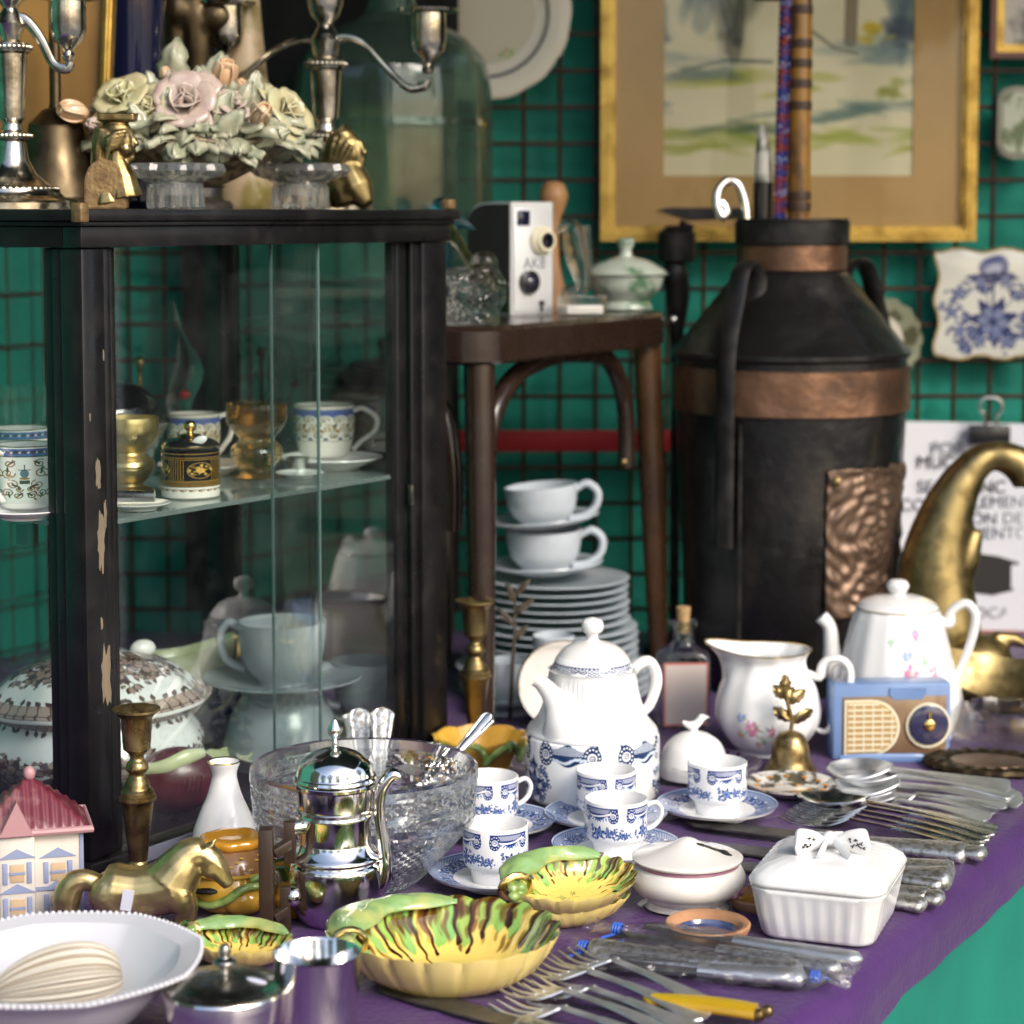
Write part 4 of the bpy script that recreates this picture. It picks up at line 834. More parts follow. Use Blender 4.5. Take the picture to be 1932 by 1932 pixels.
for q in range(4): tube(bm, [(26 - q * 12, -24, 118 + q * 6), (10 - q * 10, -28, 90), (-6 - q * 6, -26, 60 - q * 10)], 4, s, 6)
t.add('bust', blob(bm, 3.2 * s, 3), M['brass'], ang=180)
def glass_holder(u, Y, lab):
    t = T('candle_holder', lab, 'candle holder', u, Y=Y, z=ZC, group='pressed glass candle holders'); s = t.s
    n = 48
    pr = [(0, 0), (50, 0), (53, 4), (52, 40), (50, 48), (62, 56), (80, 62), (90, 72), (86, 82), (76, 86), (62, 76), (46, 66), (34, 60), (32, 26), (0, 24)]
    bm = B(); lathe(bm, pr, s, n, rf=lambda a, r, h, i: (r * (1 + (.05 if i in (6, 7, 8, 9) else .03 if i in (1, 2, 3) else 0) * (1 if round(a / (2 * pi) * n) % 4 < 2 else -1)), h + (3 if i == 8 and round(a / (2 * pi) * n) % 4 < 2 else 0)))
    t.add('body', bm, M['pressed_glass'], ang=12); return t
glass_holder(332, 2.43, 'small pressed glass candle holder in front of the porcelain flower basket'); glass_holder(567, 2.6, 'small pressed glass candle holder in front of the right brass bookend')

# ------------------------------------------------------------------ chair standing on the table, things on its seat
L1 = Vector((-.040, 2.72, 0)); Rr = Vector((.190, 3.12, 0)); cd = (Rr - L1); CW = cd.length; cd.normalize(); ce = Vector((-cd.y, cd.x, 0)); CDP = .36
ch = tag(bpy.data.objects.new('bentwood_chair', None), 'dark bentwood chair standing on the table beside the cabinet, its seat used as shelf', 'chair'); COL.objects.link(ch); ch.location = Vector((L1.x, L1.y, ZT))
def cp(a, b, z): return Vector((a * cd.x + b * ce.x, a * cd.y + b * ce.y, z))
ZSEAT = CZ - 213 * SCL(Q(880, 622, 2.73)) - ZT
def rounded(a0, a1, b0, b1, r_, n=8):
    pts = []
    for (cx, cy, st_) in ((a1 - r_, b1 - r_, 0), (a0 + r_, b1 - r_, 90), (a0 + r_, b0 + r_, 180), (a1 - r_, b0 + r_, 270)):
        for k in range(n + 1): q = R(st_ + 90 * k / n); pts.append((cx + r_ * cos(q), cy + r_ * sin(q)))
    return pts
bm = B(); ol = rounded(-.035, CW + .03, -.03, CDP + .03, .05); lay = []
for (ins, z) in ((.004, ZSEAT - .047), (0, ZSEAT - .043), (0, ZSEAT - .006), (.006, ZSEAT), (.03, ZSEAT)):
    cx, cy = CW / 2, CDP / 2; lay.append([bm.verts.new(cp(x + (ins if x < cx else -ins), y + (ins if y < cy else -ins), z)) for x, y in ol])
for q in range(len(lay) - 1):
    for k in range(len(ol)): bm.faces.new((lay[q][k], lay[q][(k + 1) % len(ol)], lay[q + 1][(k + 1) % len(ol)], lay[q + 1][k]))
bm.faces.new(lay[-1]); bm.faces.new(lay[0][::-1]); ch_seat = O('seat', bm, M['wood_dark'], ch)
bm = B(); pq = cp(CW + .022, -.03, ZSEAT - .012); ell(bm, pq, (.006, .006, .006), 10); O('stud', bm, M['silver_old'], ch_seat)
for (a, b, da, db) in ((0, 0, -.014, -.014), (CW, 0, .02, -.012), (0, CDP, -.02, .02), (CW, CDP, .02, .02)):
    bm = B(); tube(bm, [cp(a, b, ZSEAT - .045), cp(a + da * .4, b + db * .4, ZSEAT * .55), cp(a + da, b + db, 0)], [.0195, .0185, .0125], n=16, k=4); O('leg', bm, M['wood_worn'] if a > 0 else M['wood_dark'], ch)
def arch(f, lab=None):
    bm = B(); tube(bm, [f(x, z) for x, z in ((0, .26), (0, .33), (.012, .40), (.05, .445), (.11, .463), (.16, .463), (.215, .452), (.245, .41), (.255, .36), (.255, .30))], .0125, n=12, k=4); O('arched_brace', bm, M['wood_dark'], ch)
kx = (CW - .075) / .255
def pa(x, z): return cp(.035 + x * kx, .012, z * (ZSEAT - .05) / .463)
arch(pa)
def pb(x, z): return cp(.012, .045 + x * (CDP - .08) / .255, z * (ZSEAT - .05) / .463)
arch(pb)
bm = B(); q = pa(.255, .30); ell(bm, q + Vector((-.004, -.0125, .008)), (.005, .003, .005), 10); O('screw', bm, M['brass'], ch)
SZ = ZT + ZSEAT + .0005
def onseat(name, lab, cat, u, Y, rot=0): return T(name, lab, cat, u, Y=Y, z=SZ, rot=rot)
# cine camera
t = onseat('cine_camera', 'old cine camera with white front panel, two lenses and dark leather side', 'camera', 1004, 3.0, rot=40); s = t.s
bm = B(); W_, H_, D_ = 104, 212, 130
prof = [(0, 0), (D_, 0), (D_, H_ - 34)] + [(D_ * .5 + D_ * .5 * cos(R(q)), H_ - 34 + 34 * sin(R(q))) for q in range(15, 91, 15)] + [(0, H_)]
bm = B(); A_ = [[bm.verts.new((x * s, y * s, z * s)) for y, z in prof] for x in (-W_ / 2, W_ / 2)]
n_ = len(prof); bm.faces.new(A_[0]); bm.faces.new(A_[1][::-1])
for k in range(n_): bm.faces.new((A_[0][k], A_[1][k], A_[1][(k + 1) % n_], A_[0][(k + 1) % n_]))
bmesh.ops.bevel(bm, geom=list(bm.edges), offset=1.5 * s, segments=2, affect='EDGES'); body = t.add('body', bm, M['camera_face'])
bm = B(); prism(bm, [(3, 60), (D_ - 4, 60), (D_ - 4, H_ - 36)] + [(D_ * .5 + (D_ * .5 - 4) * cos(R(q)), H_ - 36 + 32 * sin(R(q))) for q in range(15, 91, 15)] + [(3, H_ - 4)], 2 * s, s=s)
for v in bm.verts: v.co = Vector((-W_ / 2 * s - v.co.y, v.co.x, v.co.z))
t.add('leather_side', bm, M['camera_skin'])
bm = B(); prism(bm, [(3, 4), (D_ - 4, 4), (D_ - 4, 57), (3, 57)], 2 * s, s=s)
for v in bm.verts: v.co = Vector((-W_ / 2 * s - v.co.y, v.co.x, v.co.z))
t.add('side_plate', bm, M['camera_green'])
bm = B(); box(bm, (0, -2 * s, 104 * s), (96 * s, 4 * s, 196 * s), bev=1.5 * s); t.add('front_panel', bm, M['camera_face'])
def front_disc(x, z, layers, name):
    bm = B(); lathe(bm, layers, s, 36, mat=Matrix.Translation((x * s, -4 * s, z * s)) @ Matrix.Rotation(pi / 2, 4, 'X')); return bm
l1 = t.add('lens', front_disc(18, 140, [(0, 0), (27, 0), (27, 8), (22, 12), (20, 20), (14, 20), (13, 8), (0, 8)], ''), M['cream_trim']); bm = front_disc(18, 140, [(0, 9), (13, 9), (15, 21), (9, 21), (8, 12), (0, 12)], ''); t.add('lens_barrel', bm, M['black_plastic'], l1)
l2 = t.add('lens', front_disc(-14, 62, [(0, 0), (22, 0), (22, 10), (18, 12), (0, 10)], ''), M['black_plastic']); bm = front_disc(-14, 62, [(0, 10.5), (13, 11), (8, 16), (0, 17)], ''); t.add('lens_glass', bm, M['lens'], l2)
bm = B(); box(bm, (-26 * s, -5 * s, 182 * s), (30 * s, 4 * s, 28 * s), bev=1 * s); t.add('viewfinder', bm, M['lens'])
bm = B(); lathe(bm, [(0, 0), (5, 0), (5, 6), (0, 6)], s, 16, mat=Matrix.Translation((18 * s, -4 * s, 22 * s)) @ Matrix.Rotation(pi / 2, 4, 'X')); box(bm, (18 * s, -7 * s, 12 * s), (3 * s, 5 * s, 12 * s)); t.add('release_button', bm, M['black_plastic'])
text('AK8', 30 * s, M['ink_grey'], t.e, (2 * s, -4.3 * s, 87 * s), ext=.0002)
# crystal hen, leaf, pestle, seahorse, box, bowl
t = onseat('crystal_ornament', 'clear pressed crystal animal ornament beside the cine camera', 'ornament', 886, 2.79); s = t.s
bm = B(); tube(bm, [(-50, 0, 96), (-20, 0, 80), (10, 0, 70), (30, 0, 60)], [10, 28, 44, 40], s, 14); ell(bm, (20 * s, 0, 60 * s), (50 * s, 40 * s, 56 * s), 16); ell(bm, (28 * s, -5 * s, 112 * s), (27 * s, 24 * s, 24 * s), 14); lathe(bm, [(0, 0), (52, 0), (56, 30), (40, 50), (0, 50)], s, 28)
bm = blob(bm, 5 * s, 2)
for v in bm.verts:
    if v.co.z < 84 * s: v.co += v.normal * (4 * s * (sin(v.co.z / s * .55) * sin(math.atan2(v.co.y, v.co.x) * 20)))
t.add('body', bm, M['crystal_thin'], ang=20)
t = onseat('glass_leaf', 'olive green glass leaf standing between the crystal ornament and camera', 'ornament', 872, 2.83); s = t.s
bm = B(); sheet(bm, 16, 8, lambda a, b: Vector(((-34 + 104 * a) * s, (b - .5) * 30 * s, (150 + 20 * (1 - a) - 105 * a ** 1.3 + 44 * (b - .5) * (1 - a) ** .6 + 6 * sin(a * 9)) * s))); thick(bm, 3 * s); tube(bm, [(68, 0, 48), (60, 0, 20), (58, 0, 0)], [3, 4, 14], s, 8); t.add('blade', bm, M['olive_glass'], ang=180)
t = onseat('blue_glass_bird', 'small teal blue glass bird behind the cabinet corner', 'ornament', 848, 3.0); s = t.s
bm = B(); ell(bm, (0, 0, 178 * s), (30 * s, 20 * s, 24 * s), 14); ell(bm, (-16 * s, 0, 206 * s), (18 * s, 15 * s, 16 * s), 12); tube(bm, [(14, 0, 176), (36, 0, 168), (52, 0, 160)], [14, 8, 3], s, 8); tube(bm, [(0, 0, 0), (0, 0, 8), (0, 0, 60), (0, 0, 170)], [24, 22, 8, 12], s, 12); t.add('body', blob(bm, 4 * s, 3), M['teal_glass'], ang=180)
t = onseat('wooden_pestle', 'turned wooden knob end of a pestle standing behind the cine camera', 'pestle', 1044, 3.12); s = t.s
bm = B(); lathe(bm, sp([(0, 0), (24, 0), (22, 40), (12, 90), (10, 140), (13, 170), (25, 205), (26, 222), (17, 240), (0, 244)], 5), s, 24); t.add('body', bm, M['wood_light'])
t = onseat('glass_seahorse', 'clear glass seahorse with serrated back behind the cine camera', 'ornament', 1078, 3.03); s = t.s
bm = B(); tube(bm, [(14, 0, 30), (4, 0, 18), (-10, 0, 24), (-12, 0, 40), (2, 0, 48), (14, 0, 36), (20, 0, 60), (12, 0, 100), (6, 0, 130), (0, 0, 158), (-14, 0, 162), (-30, 0, 150)], [5, 6, 7, 8, 9, 10, 14, 22, 22, 20, 12, 5], s, 12, k=5)
for k in range(14): a = k / 13; ell(bm, ((34 - 10 * abs(a - .4)) * s, 0, (52 + 110 * a) * s), (8 * s, 5 * s, 5 * s), 8)
lathe(bm, [(0, 0), (26, 0), (24, 10), (0, 12)], s, 20); t.add('body', bm, M['crystal_thin'])
t = onseat('acrylic_box', 'flat clear box lying on the chair seat beside the cine camera', 'box', 1098, 2.98, rot=12); s = t.s
bm = B(); box(bm, (0, 0, 19 * s), (84 * s, 60 * s, 36 * s), bev=1.5 * s); t.add('shell', bm, M['crystal_thin'], smooth=False); bm = B(); box(bm, (0, 0, 12 * s), (70 * s, 48 * s, 16 * s), bev=1 * s); t.add('insert', bm, M['porcelain_cream'])
t = onseat('sugar_bowl', 'small green and white lidded sugar bowl at the back of the chair seat', 'sugar bowl', 1180, 3.15); s = t.s
bm = B(); lathe(bm, sp([(0, 0), (46, 0), (48, 10), (44, 16)], 3) + sp([(46, 19), (64, 38), (71, 56), (74, 66)], 5) + [(68, 67), (0, 50)], s, 40); t.add('bowl', bm, M['green_print'])
bm = B(); lathe(bm, sp([(0, 67), (76, 67), (77, 71), (70, 78), (46, 92), (20, 99)], 4) + sp([(13, 102), (11, 112), (15, 122), (17, 130), (12, 135), (0, 136)], 4), s, 40); lid = t.add('lid', bm, M['green_print'])
# crockery stacked under the chair
t0 = T('plate', 'x', 'plate', 1046, Y=3.03, z=ZT); s = t0.s; XP, YP = t0.p.x, t0.p.y
def plate_mesh(r, h=11): 
    bm = B(); return lathe(bm, [(0, 0), (r * .6, 0), (r * .62, 2), (r * .8, 4), (r, h - 2), (r + 1, h), (r - 1, h + 1), (r * .78, 7), (r * .62, 4.5), (0, 4)], s, 64)
t0.add('body', plate_mesh(182), M['porcelain_grey']); t0.e['group'] = 'stacked pale grey plates under the chair'
t0.e['label'] = 'wide pale grey dinner plate at the bottom of the stack under the chair'
def cpl(r): return plate_mesh(r)
z = 13; k = 0; proto = {182: t0.e}
ords = ('second', 'third', 'fourth', 'fifth', 'sixth', 'seventh', 'eighth', 'ninth', 'tenth', 'eleventh', 'twelfth', 'thirteenth', 'fourteenth', 'fifteenth')
for r in (182, 182, 182, 156, 156, 156, 156, 156, 142, 142, 142, 140, 140, 140):
    lab = f'pale grey {"wide" if r > 170 else "middle sized" if r > 140 else "small"} plate, {ords[k]} from the bottom of the stack under the chair'
    loc = Vector((XP + random.uniform(-3, 3) * s, YP + random.uniform(-3, 3) * s, ZT + z * s))
    if r in proto: dup(proto[r], loc, random.uniform(0, 90), lab, t0.e['group'])
    else:
        q = T('plate', lab, 'plate', 1046, Y=3.03, z=ZT, group=t0.e['group']); q.e.location = loc; q.add('body', cpl(r), M['porcelain_grey']); proto[r] = q.e
    z += 15.1; k += 1
def big_cup(lab_c, lab_s, du, z, r, h, tilt, sr):
    q = T('saucer', lab_s, 'saucer', 1046, Y=3.03, z=ZT, group='pale grey saucers in the stack under the chair'); q.e.location = Vector((XP + du * s, YP, ZT + z * s)); q.e.rotation_euler = (0, R(-tilt), 0)
    bm = B(); lathe(bm, [(0, 0), (sr * .5, 0), (sr * .55, 3), (sr * .9, 14), (sr, 20), (sr - 1, 22), (sr * .85, 17), (sr * .5, 6), (0, 5)], s, 56); q.add('body', bm, M['porcelain_grey'])
    q = T('cup', lab_c, 'cup', 1046, Y=3.03, z=ZT, group='pale grey cups in the stack under the chair'); q.e.location = Vector((XP + du * s, YP, ZT + (z + 6) * s)); q.e.rotation_euler = (0, R(-tilt), 0)
    bm = B(); lathe(bm, sp([(0, 0), (r * .6, 0), (r * .66, 6), (r * .88, h * .35), (r * .97, h * .7), (r, h)], 5) + sp([(r - 4, h), (r * .9, h * .5), (r * .6, 12), (0, 8)], 5), s, 56); cb = q.add('body', bm, M['porcelain_grey'])
    bm = B(); tube(bm, [(r * .93, 0, h * .82), (r * 1.25, 0, h * .95), (r * 1.52, 0, h * .72), (r * 1.45, 0, h * .36), (r * 1.1, 0, h * .12), (r * .72, 0, h * .08)], [7, 8, 8, 8, 8, 8], s, 10, k=5, flat=1.5); q.add('handle', bm, M['porcelain_grey'])
zz = z + 2
big_cup('wide pale grey cup with ring handle directly on the plate stack', 'pale grey saucer lying directly on the plate stack', -18, zz, 72, 76, 2, 110); big_cup('pale grey cup at the very top of the stack under the chair', 'pale grey saucer between the two stacked cups under the chair', -20, zz + 86, 69, 74, 5, 106)
# small cups beside the stack
def small_cup(u, Y, z, lab, r=46, h=78, sau=True, hd=0, lab2=''):
    t = T('cup', lab, 'cup', u, Y=Y, z=z, rot=hd, group='small pale grey cups behind the coffee pot'); s = t.s
    bm = B(); lathe(bm, sp([(0, 0), (r * .5, 0), (r * .55, 6), (r * .8, h * .4), (r, h)], 5) + sp([(r - 4, h), (r * .7, h * .4), (0, 10)], 4), s, 40); t.add('body', bm, M['porcelain_grey'])
    bm = B(); tube(bm, [(r * .93, 0, h * .85), (r * 1.4, 0, h * .9), (r * 1.5, 0, h * .6), (r * 1.1, 0, h * .3), (r * .7, 0, h * .25)], 5.5, s, 8, k=5); t.add('handle', bm, M['porcelain_grey'])
    if sau:
        t = T('saucer', lab2, 'saucer', u, Y=Y, z=z - 5 * s); bm = B(); lathe(bm, [(0, 0), (40, 0), (44, 3), (72, 10), (74, 12), (70, 12), (40, 5), (0, 5)], s, 48); t.add('body', bm, M['porcelain_grey'])
Y1 = 2.9; z1 = Q(962, 1322, Y1).z; s1 = SCL(Q(962, 1322, Y1))
small_cup(958, Y1, z1, 'small pale grey cup on saucer behind the chair leg', lab2='small pale grey saucer resting on an overturned cup behind the chair leg')
t = T('cup', 'overturned pale grey cup carrying saucer and cup behind the chair leg', 'cup', 958, Y=Y1, z=ZT + .001); s = t.s; hh = (z1 - ZT) / s - 7
bm = B(); lathe(bm, sp([(46, 0), (44, hh * .4), (34, hh * .8), (26, hh), (0, hh)], 5), s, 40); t.add('body', bm, M['porcelain_grey'])
t = T('cup', 'plain white beaker standing just behind the coffee pot lid', 'cup', 1044, Y=2.86, z=ZT); s = t.s; bm = B(); lathe(bm, [(0, 0), (30, 0), (40, 160), (38, 162), (28, 10), (0, 8)], s, 36); t.add('body', bm, M['porcelain_grey'])
t = T('dish', 'cream dish with gold rim leaning upright behind the coffee pot', 'dish', 1062, Y=2.8, z=ZT); s = t.s
bm = B(); lathe(bm, [(0, 0), (60, 0), (80, 8), (84, 12), (78, 12), (56, 5), (0, 4)], s, 48, mat=Matrix.Translation((0, 0, 88 * s)) @ Matrix.Rotation(R(80), 4, 'X')); t.add('body', bm, M['porcelain_cream'])
bm = B(); tube(bm, [(84 * cos(q / 24 * pi * 2), -13, 90 + 84 * sin(q / 24 * pi * 2)) for q in range(25)], 1.6, s, 6, cap=False); t.add('gilt_rim', bm, M['gilt'])
t = T('dried_twig', 'dry brown twig with narrow leaves beside the stacked plates', 'twig', 968, Y=2.86, z=ZT); s = t.s
bm = B(); tube(bm, [(-6, 0, 0), (0, 0, 120), (4, 0, 190), (2, 0, 240)], [4, 4, 3, 2], s, 6, k=3)
for (z_, dx, L) in ((150, .6, 40), (180, -.7, 44), (200, .9, 50), (225, -.3, 40), (235, .7, 46)): oakleaf(bm, Vector((2 * s, 0, z_ * s)), (dx, -.2, .8), (0, -1, .2), L * s, 7 * s, z_)
t.add('stem', bm, M['twig'], ang=180)
# ------------------------------------------------------------------ pictures and plates on the mesh
def wall(name, lab, cat, u, v, Y): 
    t = T(name, lab, cat, u, Y=Y, z=Q(u, v, Y).z); return t
t = wall('framed_watercolour', 'large gilt framed watercolour of trees with wide brown mount hanging on the mesh', 'picture', 1490, 62, YW - .045); s = t.s
W_, H_ = 356, 392
def fr(bm, w0, h0, w1, h1, y0, y1):
    """rectangular moulding between an outer and an inner rectangle"""
    o_ = [(-w0, -h0), (w0, -h0), (w0, h0), (-w0, h0)]; i_ = [(-w1, -h1), (w1, -h1), (w1, h1), (-w1, h1)]
    vs = [[bm.verts.new((x * s, y * s, z * s)) for x, z in q] for q, y in ((o_, y0), (o_, y1), (i_, y1), (i_, y0))]
    for a in range(4):
        for k in range(4): bm.faces.new((vs[a][k], vs[a][(k + 1) % 4], vs[(a + 1) % 4][(k + 1) % 4], vs[(a + 1) % 4][k]))
bm = B(); fr(bm, W_, H_, W_ - 10, H_ - 10, 14, -10); fr(bm, W_ - 10.2, H_ - 10.2, W_ - 22, H_ - 22, 14, -16); fr(bm, W_ - 22.2, H_ - 22.2, W_ - 28, H_ - 28, 14, -4); t.add('frame', bm, M['gold'], ang=20)
bm = B(); fr(bm, W_ - 28.2, H_ - 28.2, 236, 268, 4, 2); t.add('mount', bm, M['mat_board'], smooth=False)
bm = B(); uv = bm.loops.layers.uv.verify(); f = bm.faces.new([bm.verts.new((x * 238 * s, 5 * s, z * 270 * s)) for x, z in ((-1, -1), (1, -1), (1, 1), (-1, 1))])
for l, q in zip(f.loops, ((0, 0), (1, 0), (1, 1), (0, 1))): l[uv].uv = q
r = bmesh.ops.extrude_face_region(bm, geom=[f]); [setattr(v.co, 'y', 8 * s) for v in r['geom'] if isinstance(v, bmesh.types.BMVert)]
t.add('painting', bm, M['watercolour'], smooth=False)
bm = B(); box(bm, (0, -1 * s, 0), ((W_ - 27) * 2 * s, 1.5 * s, (H_ - 27) * 2 * s)); t.add('glass', bm, M['picture_glass'], smooth=False)
t = wall('small_picture', 'small picture in red and gold frame at the top right corner', 'picture', 1960, 4, YW - .03); s = t.s
bm = B(); fr(bm, 92, 106, 80, 94, 8, -10); t.add('frame', bm, M['red_wood'], ang=20); bm = B(); fr(bm, 79.8, 93.8, 66, 80, 8, -7); t.add('slip', bm, M['gold'], ang=20); bm = B(); box(bm, (0, 4 * s, 0), (134 * s, 4 * s, 162 * s)); t.add('print', bm, pbr('old_print', (.5, .47, .4), .6, var=((.2, .19, .16), 22, .55, .65)), smooth=False)
t = wall('painted_plaque', 'small rounded painted plaque with glossy edge hanging below the small red framed picture', 'plaque', 1938, 232, YW - .03); s = t.s
bm = B(); pts = [(x * s, y * s) for x, y in rounded(-58, 58, -68, 68, 26)]; prism(bm, pts, 12 * s, y0=-8 * s); bmesh.ops.bevel(bm, geom=list(bm.edges), offset=4 * s, segments=3, affect='EDGES'); t.add('rim', bm, pbr('plaque_rim', (.16, .17, .14), .15, coat=.5))
bm = B(); prism(bm, [(x * .84, y * .84) for x, y in pts], 3 * s, y0=-10.5 * s); t.add('painted_panel', bm, pbr('plaque_paint', (.45, .47, .36), .3, var=((.12, .16, .07), 26, .46, .56)))
bm = B(); ell(bm, (12 * s, -10 * s, 30 * s), (20 * s, 3 * s, 15 * s), 12); t.add('painted_flower', bm, pbr('plaque_red', (.26, .03, .04), .4))
t = wall('wall_tile', 'white tile with blue painted flowers and wavy edge hanging at the right', 'tile', 1872, 573, YW - .03); s = t.s
bm = B()
def tile(a, b, y, k=1): x, z = (a - .5) * 2, (b - .5) * 2; return Vector((x * (106 + 5 * sin(z * 7 + 1)) * k * s, (y + 4 * max(abs(x), abs(z)) ** 6) * s, z * (101 + 4 * sin(x * 8)) * k * s))
sheet(bm, 30, 30, lambda a, b: tile(a, b, -8)); thick(bm, 6 * s); t.add('tile', bm, M['tile_print'], ang=60)
bm = B(); pts = [tile(q / 20, 0, -7) for q in range(20)] + [tile(1, q / 20, -7) for q in range(20)] + [tile(1 - q / 20, 1, -7) for q in range(20)] + [tile(0, 1 - q / 20, -7) for q in range(21)]; tube(bm, pts, 3 * s, n=6, cap=False); t.add('gilt_rim', bm, M['brass_old'])
def wplate(t, prof, mat, rf=None, n=64, name='body', rot=80): bm = B(); lathe(bm, prof, t.s, n, rf=rf, mat=Matrix.Rotation(pi / 2, 4, 'X') @ Matrix.Rotation(.3, 4, 'Z')); return t.add(name, bm, mat)
t = wall('wall_plate', 'cream plate with scalloped rim, dark ring and painted flowers hanging beside the demijohn', 'plate', 915, 26, YW - .03)
wplate(t, [(0, 0), (100, 0), (110, 3), (118, 6), (158, 12), (160, 15), (156, 16), (116, 10), (104, 5), (0, 4)], M['cream_paint'], rf=lambda a, r, h, i: (r * (1 + (.02 * abs(sin(7 * a)) if r > 140 else 0)), h))
wplate(t, [(0, 4.6), (96, 5.2), (96, 5.8), (0, 5.2)], M['plate_print'], name='painted_flowers'); wplate(t, [(116, 10.6), (122, 11.6), (122, 12.4), (116, 11.4)], M['black_plastic'], name='dark_ring')
t = wall('wall_plate', 'lattice edged green and cream plate half hidden behind the milk can', 'plate', 1656, 640, YW - .04)
wplate(t, [(48, 0), (80, 10), (81, 13), (48, 4)], M['lattice_green'], rf=lambda a, r, h, i: (r * (1 + .03 * sin(16 * a)), h), name='rim'); wplate(t, [(0, 0), (47.5, 0), (47.5, 4), (0, 4)], M['cream_paint'], name='centre')
# paper notice held by a binder clip
t = wall('paper_notice', 'white paper notice with grey lettering and black mask drawing clipped to the mesh', 'notice', 1835, 1000, YW - .06); s = t.s
bm = B(); sheet(bm, 20, 20, lambda a, b: Vector(((-146 + 296 * a) * s, (3 * sin(a * 5) + 3 * b) * s, (-192 + 392 * b + 6 * (1 - a) * b) * s))); thick(bm, .8 * s); t.add('sheet', bm, M['paper'], ang=60)
for (tx, u, v, sz, m_) in (('POR', 1786, 856, 27, 'ink_grey'), ('MUC', 1764, 882, 27, 'ink_black'), ('SE', 1745, 928, 27, 'ink_grey'), ('INC', 1868, 929, 27, 'ink_black'), ('CO', 1722, 963, 27, 'ink_grey'), ('LEMENTO', 1905, 957, 25, 'ink_grey'), ('ÓN DE C', 1896, 988, 25, 'ink_grey'), ('MENTO', 1886, 1016, 25, 'ink_grey'), ('BOCAS', 1872, 1168, 24, 'ink_grey')):
    text(tx, sz * s * 1.25, M[m_], t.e, ((u - 1835) * s, -1.4 * s, (1000 - v) * s), ext=.0003)
bm = B(); prism(bm, [(-16, -106), (-22, -52), (10, -44), (50, -50), (96, -64), (130, -70), (130, -108), (92, -112), (40, -124), (0, -118)], .8 * s, y0=-2 * s, s=s); t.add('mask_drawing', bm, M['ink_black'])
bm = B(); prism(bm, [(74, -66), (110, -66), (110, -110), (74, -110)], .8 * s, y0=-3 * s, s=s); t.add('white_square', bm, M['paper'])
bm = B(); box(bm, (2 * s, -2 * s, -193 * s), (290 * s, 2 * s, 4 * s)); t.add('red_edge', bm, M['label_red'])
t = wall('binder_clip', 'black binder clip with bent wire handle holding the paper notice', 'clip', 1866, 820, YW - .075); s = t.s
bm = B(); box(bm, (0, 0, 0), (78 * s, 22 * s, 36 * s), bev=4 * s); t.add('jaw', bm, M['black_plastic']); bm = B(); tube(bm, [(-12, -8, 0), (-10, -8, 34), (-20, -8, 50), (-16, -8, 66), (0, -8, 71), (18, -8, 66), (22, -8, 50), (12, -8, 34), (14, -8, 0)], 3.2, s, 8, k=4); t.add('wire_handle', bm, M['steel'])
# ------------------------------------------------------------------ milk can and the canes in it
t = T('milk_can', 'tall black milk can with embossed copper bands and copper plaque used as cane stand', 'milk can', 1486, Y=3.12, z=ZT); s = t.s; KH = (HV and (P(1486, 400 + .66 * F / 3.12).y and 1294))
def hz(v): return (CZ - (v - HV) * s - ZT) / s
bm = B(); lathe(bm, [(0, 0), (188, 0), (192, 6), (203, hz(1000)), (214, hz(768)), (214, hz(670)), (222, hz(664)), (222, hz(656)), (214, hz(650)), (112, hz(522)), (106, hz(512)), (98, hz(508)), (98, hz(420)), (104, hz(416)), (104, hz(412)), (94, hz(412)), (94, hz(500)), (0, hz(540))], s, 64, rf=lambda a, r, h, i: (r * (1 + .006 * nz(cos(a) * 2, sin(a) * 2, h * .01)), h)); t.add('body', bm, M['can_black'])
bm = B(); lathe(bm, [(213, hz(766)), (219, hz(764)), (219, hz(684)), (213, hz(682))], s, 96, rf=lambda a, r, h, i: (r * (1 + .008 * abs(sin(9 * a)) * (i in (1, 2))), h)); t.add('copper_band', bm, M['copper'])
bm = B(); lathe(bm, [(97, hz(508)), (102, hz(506)), (102, hz(462)), (97, hz(460))], s, 64); t.add('copper_band', bm, M['copper'])
bm = B(); lathe(bm, [(98, hz(458)), (106, hz(457)), (107, hz(418)), (98, hz(417))], s, 64); t.add('collar', bm, M['black_iron'])
def plq(a, b): 
    q = R(-79 + 60 * a); r_ = 216 - 9 * (1 - b) + 3.6 * cos(17 * a + 2.4 * sin(13 * b)) * cos(19 * b + 2.6 * sin(11 * a)) + 1.6 * cos(9 * math.hypot(a - .5, (b - .5) * 1.5) * 6.28) * sin(4 * math.atan2(b - .5, a - .5)) + 1.4 * nz(a * 9, b * 12, 2); return Vector((r_ * cos(q) * s, r_ * sin(q) * s, (hz(1128 + 6 * nz(a * 8, 3)) + (hz(858) - hz(1128)) * b + (4 * nz(a * 9, 7) if b > .9 else 0)) * s))
bm = B(); sheet(bm, 90, 130, plq); thick(bm, 2 * s); t.add('copper_plaque', bm, M['copper_old'], ang=180)
bm = B(); q = plq(.07, .93); ell(bm, q + Vector((0, -3 * s, 0)), (8 * s, 4 * s, 8 * s), 10); t.add('nail', bm, M['brass'])
for a0, lab in ((R(-128), 1), (R(30), 2)):
    dx, dy = cos(a0), sin(a0); tx, ty = -dy, dx
    def hp(r_, z, o=0): return (dx * r_ + tx * o, dy * r_ + ty * o, hz(z))
    bm = B(); tube(bm, [hp(228, 1000), hp(226, 780), hp(222, 650), hp(196, 560), hp(178, 508), hp(150, 496), hp(128, 520), hp(136, 570), hp(160, 600)], 9, s, 8, k=4, flat=2.4); t.add('handle', bm, M['black_iron'])
bm = B(); tube(bm, [(-112, -184, hz(1250)), (-112, -184, hz(780))], 4, s, 6); t.add('seam', bm, M['black_iron'])
s_can, pc = t.s, t.p
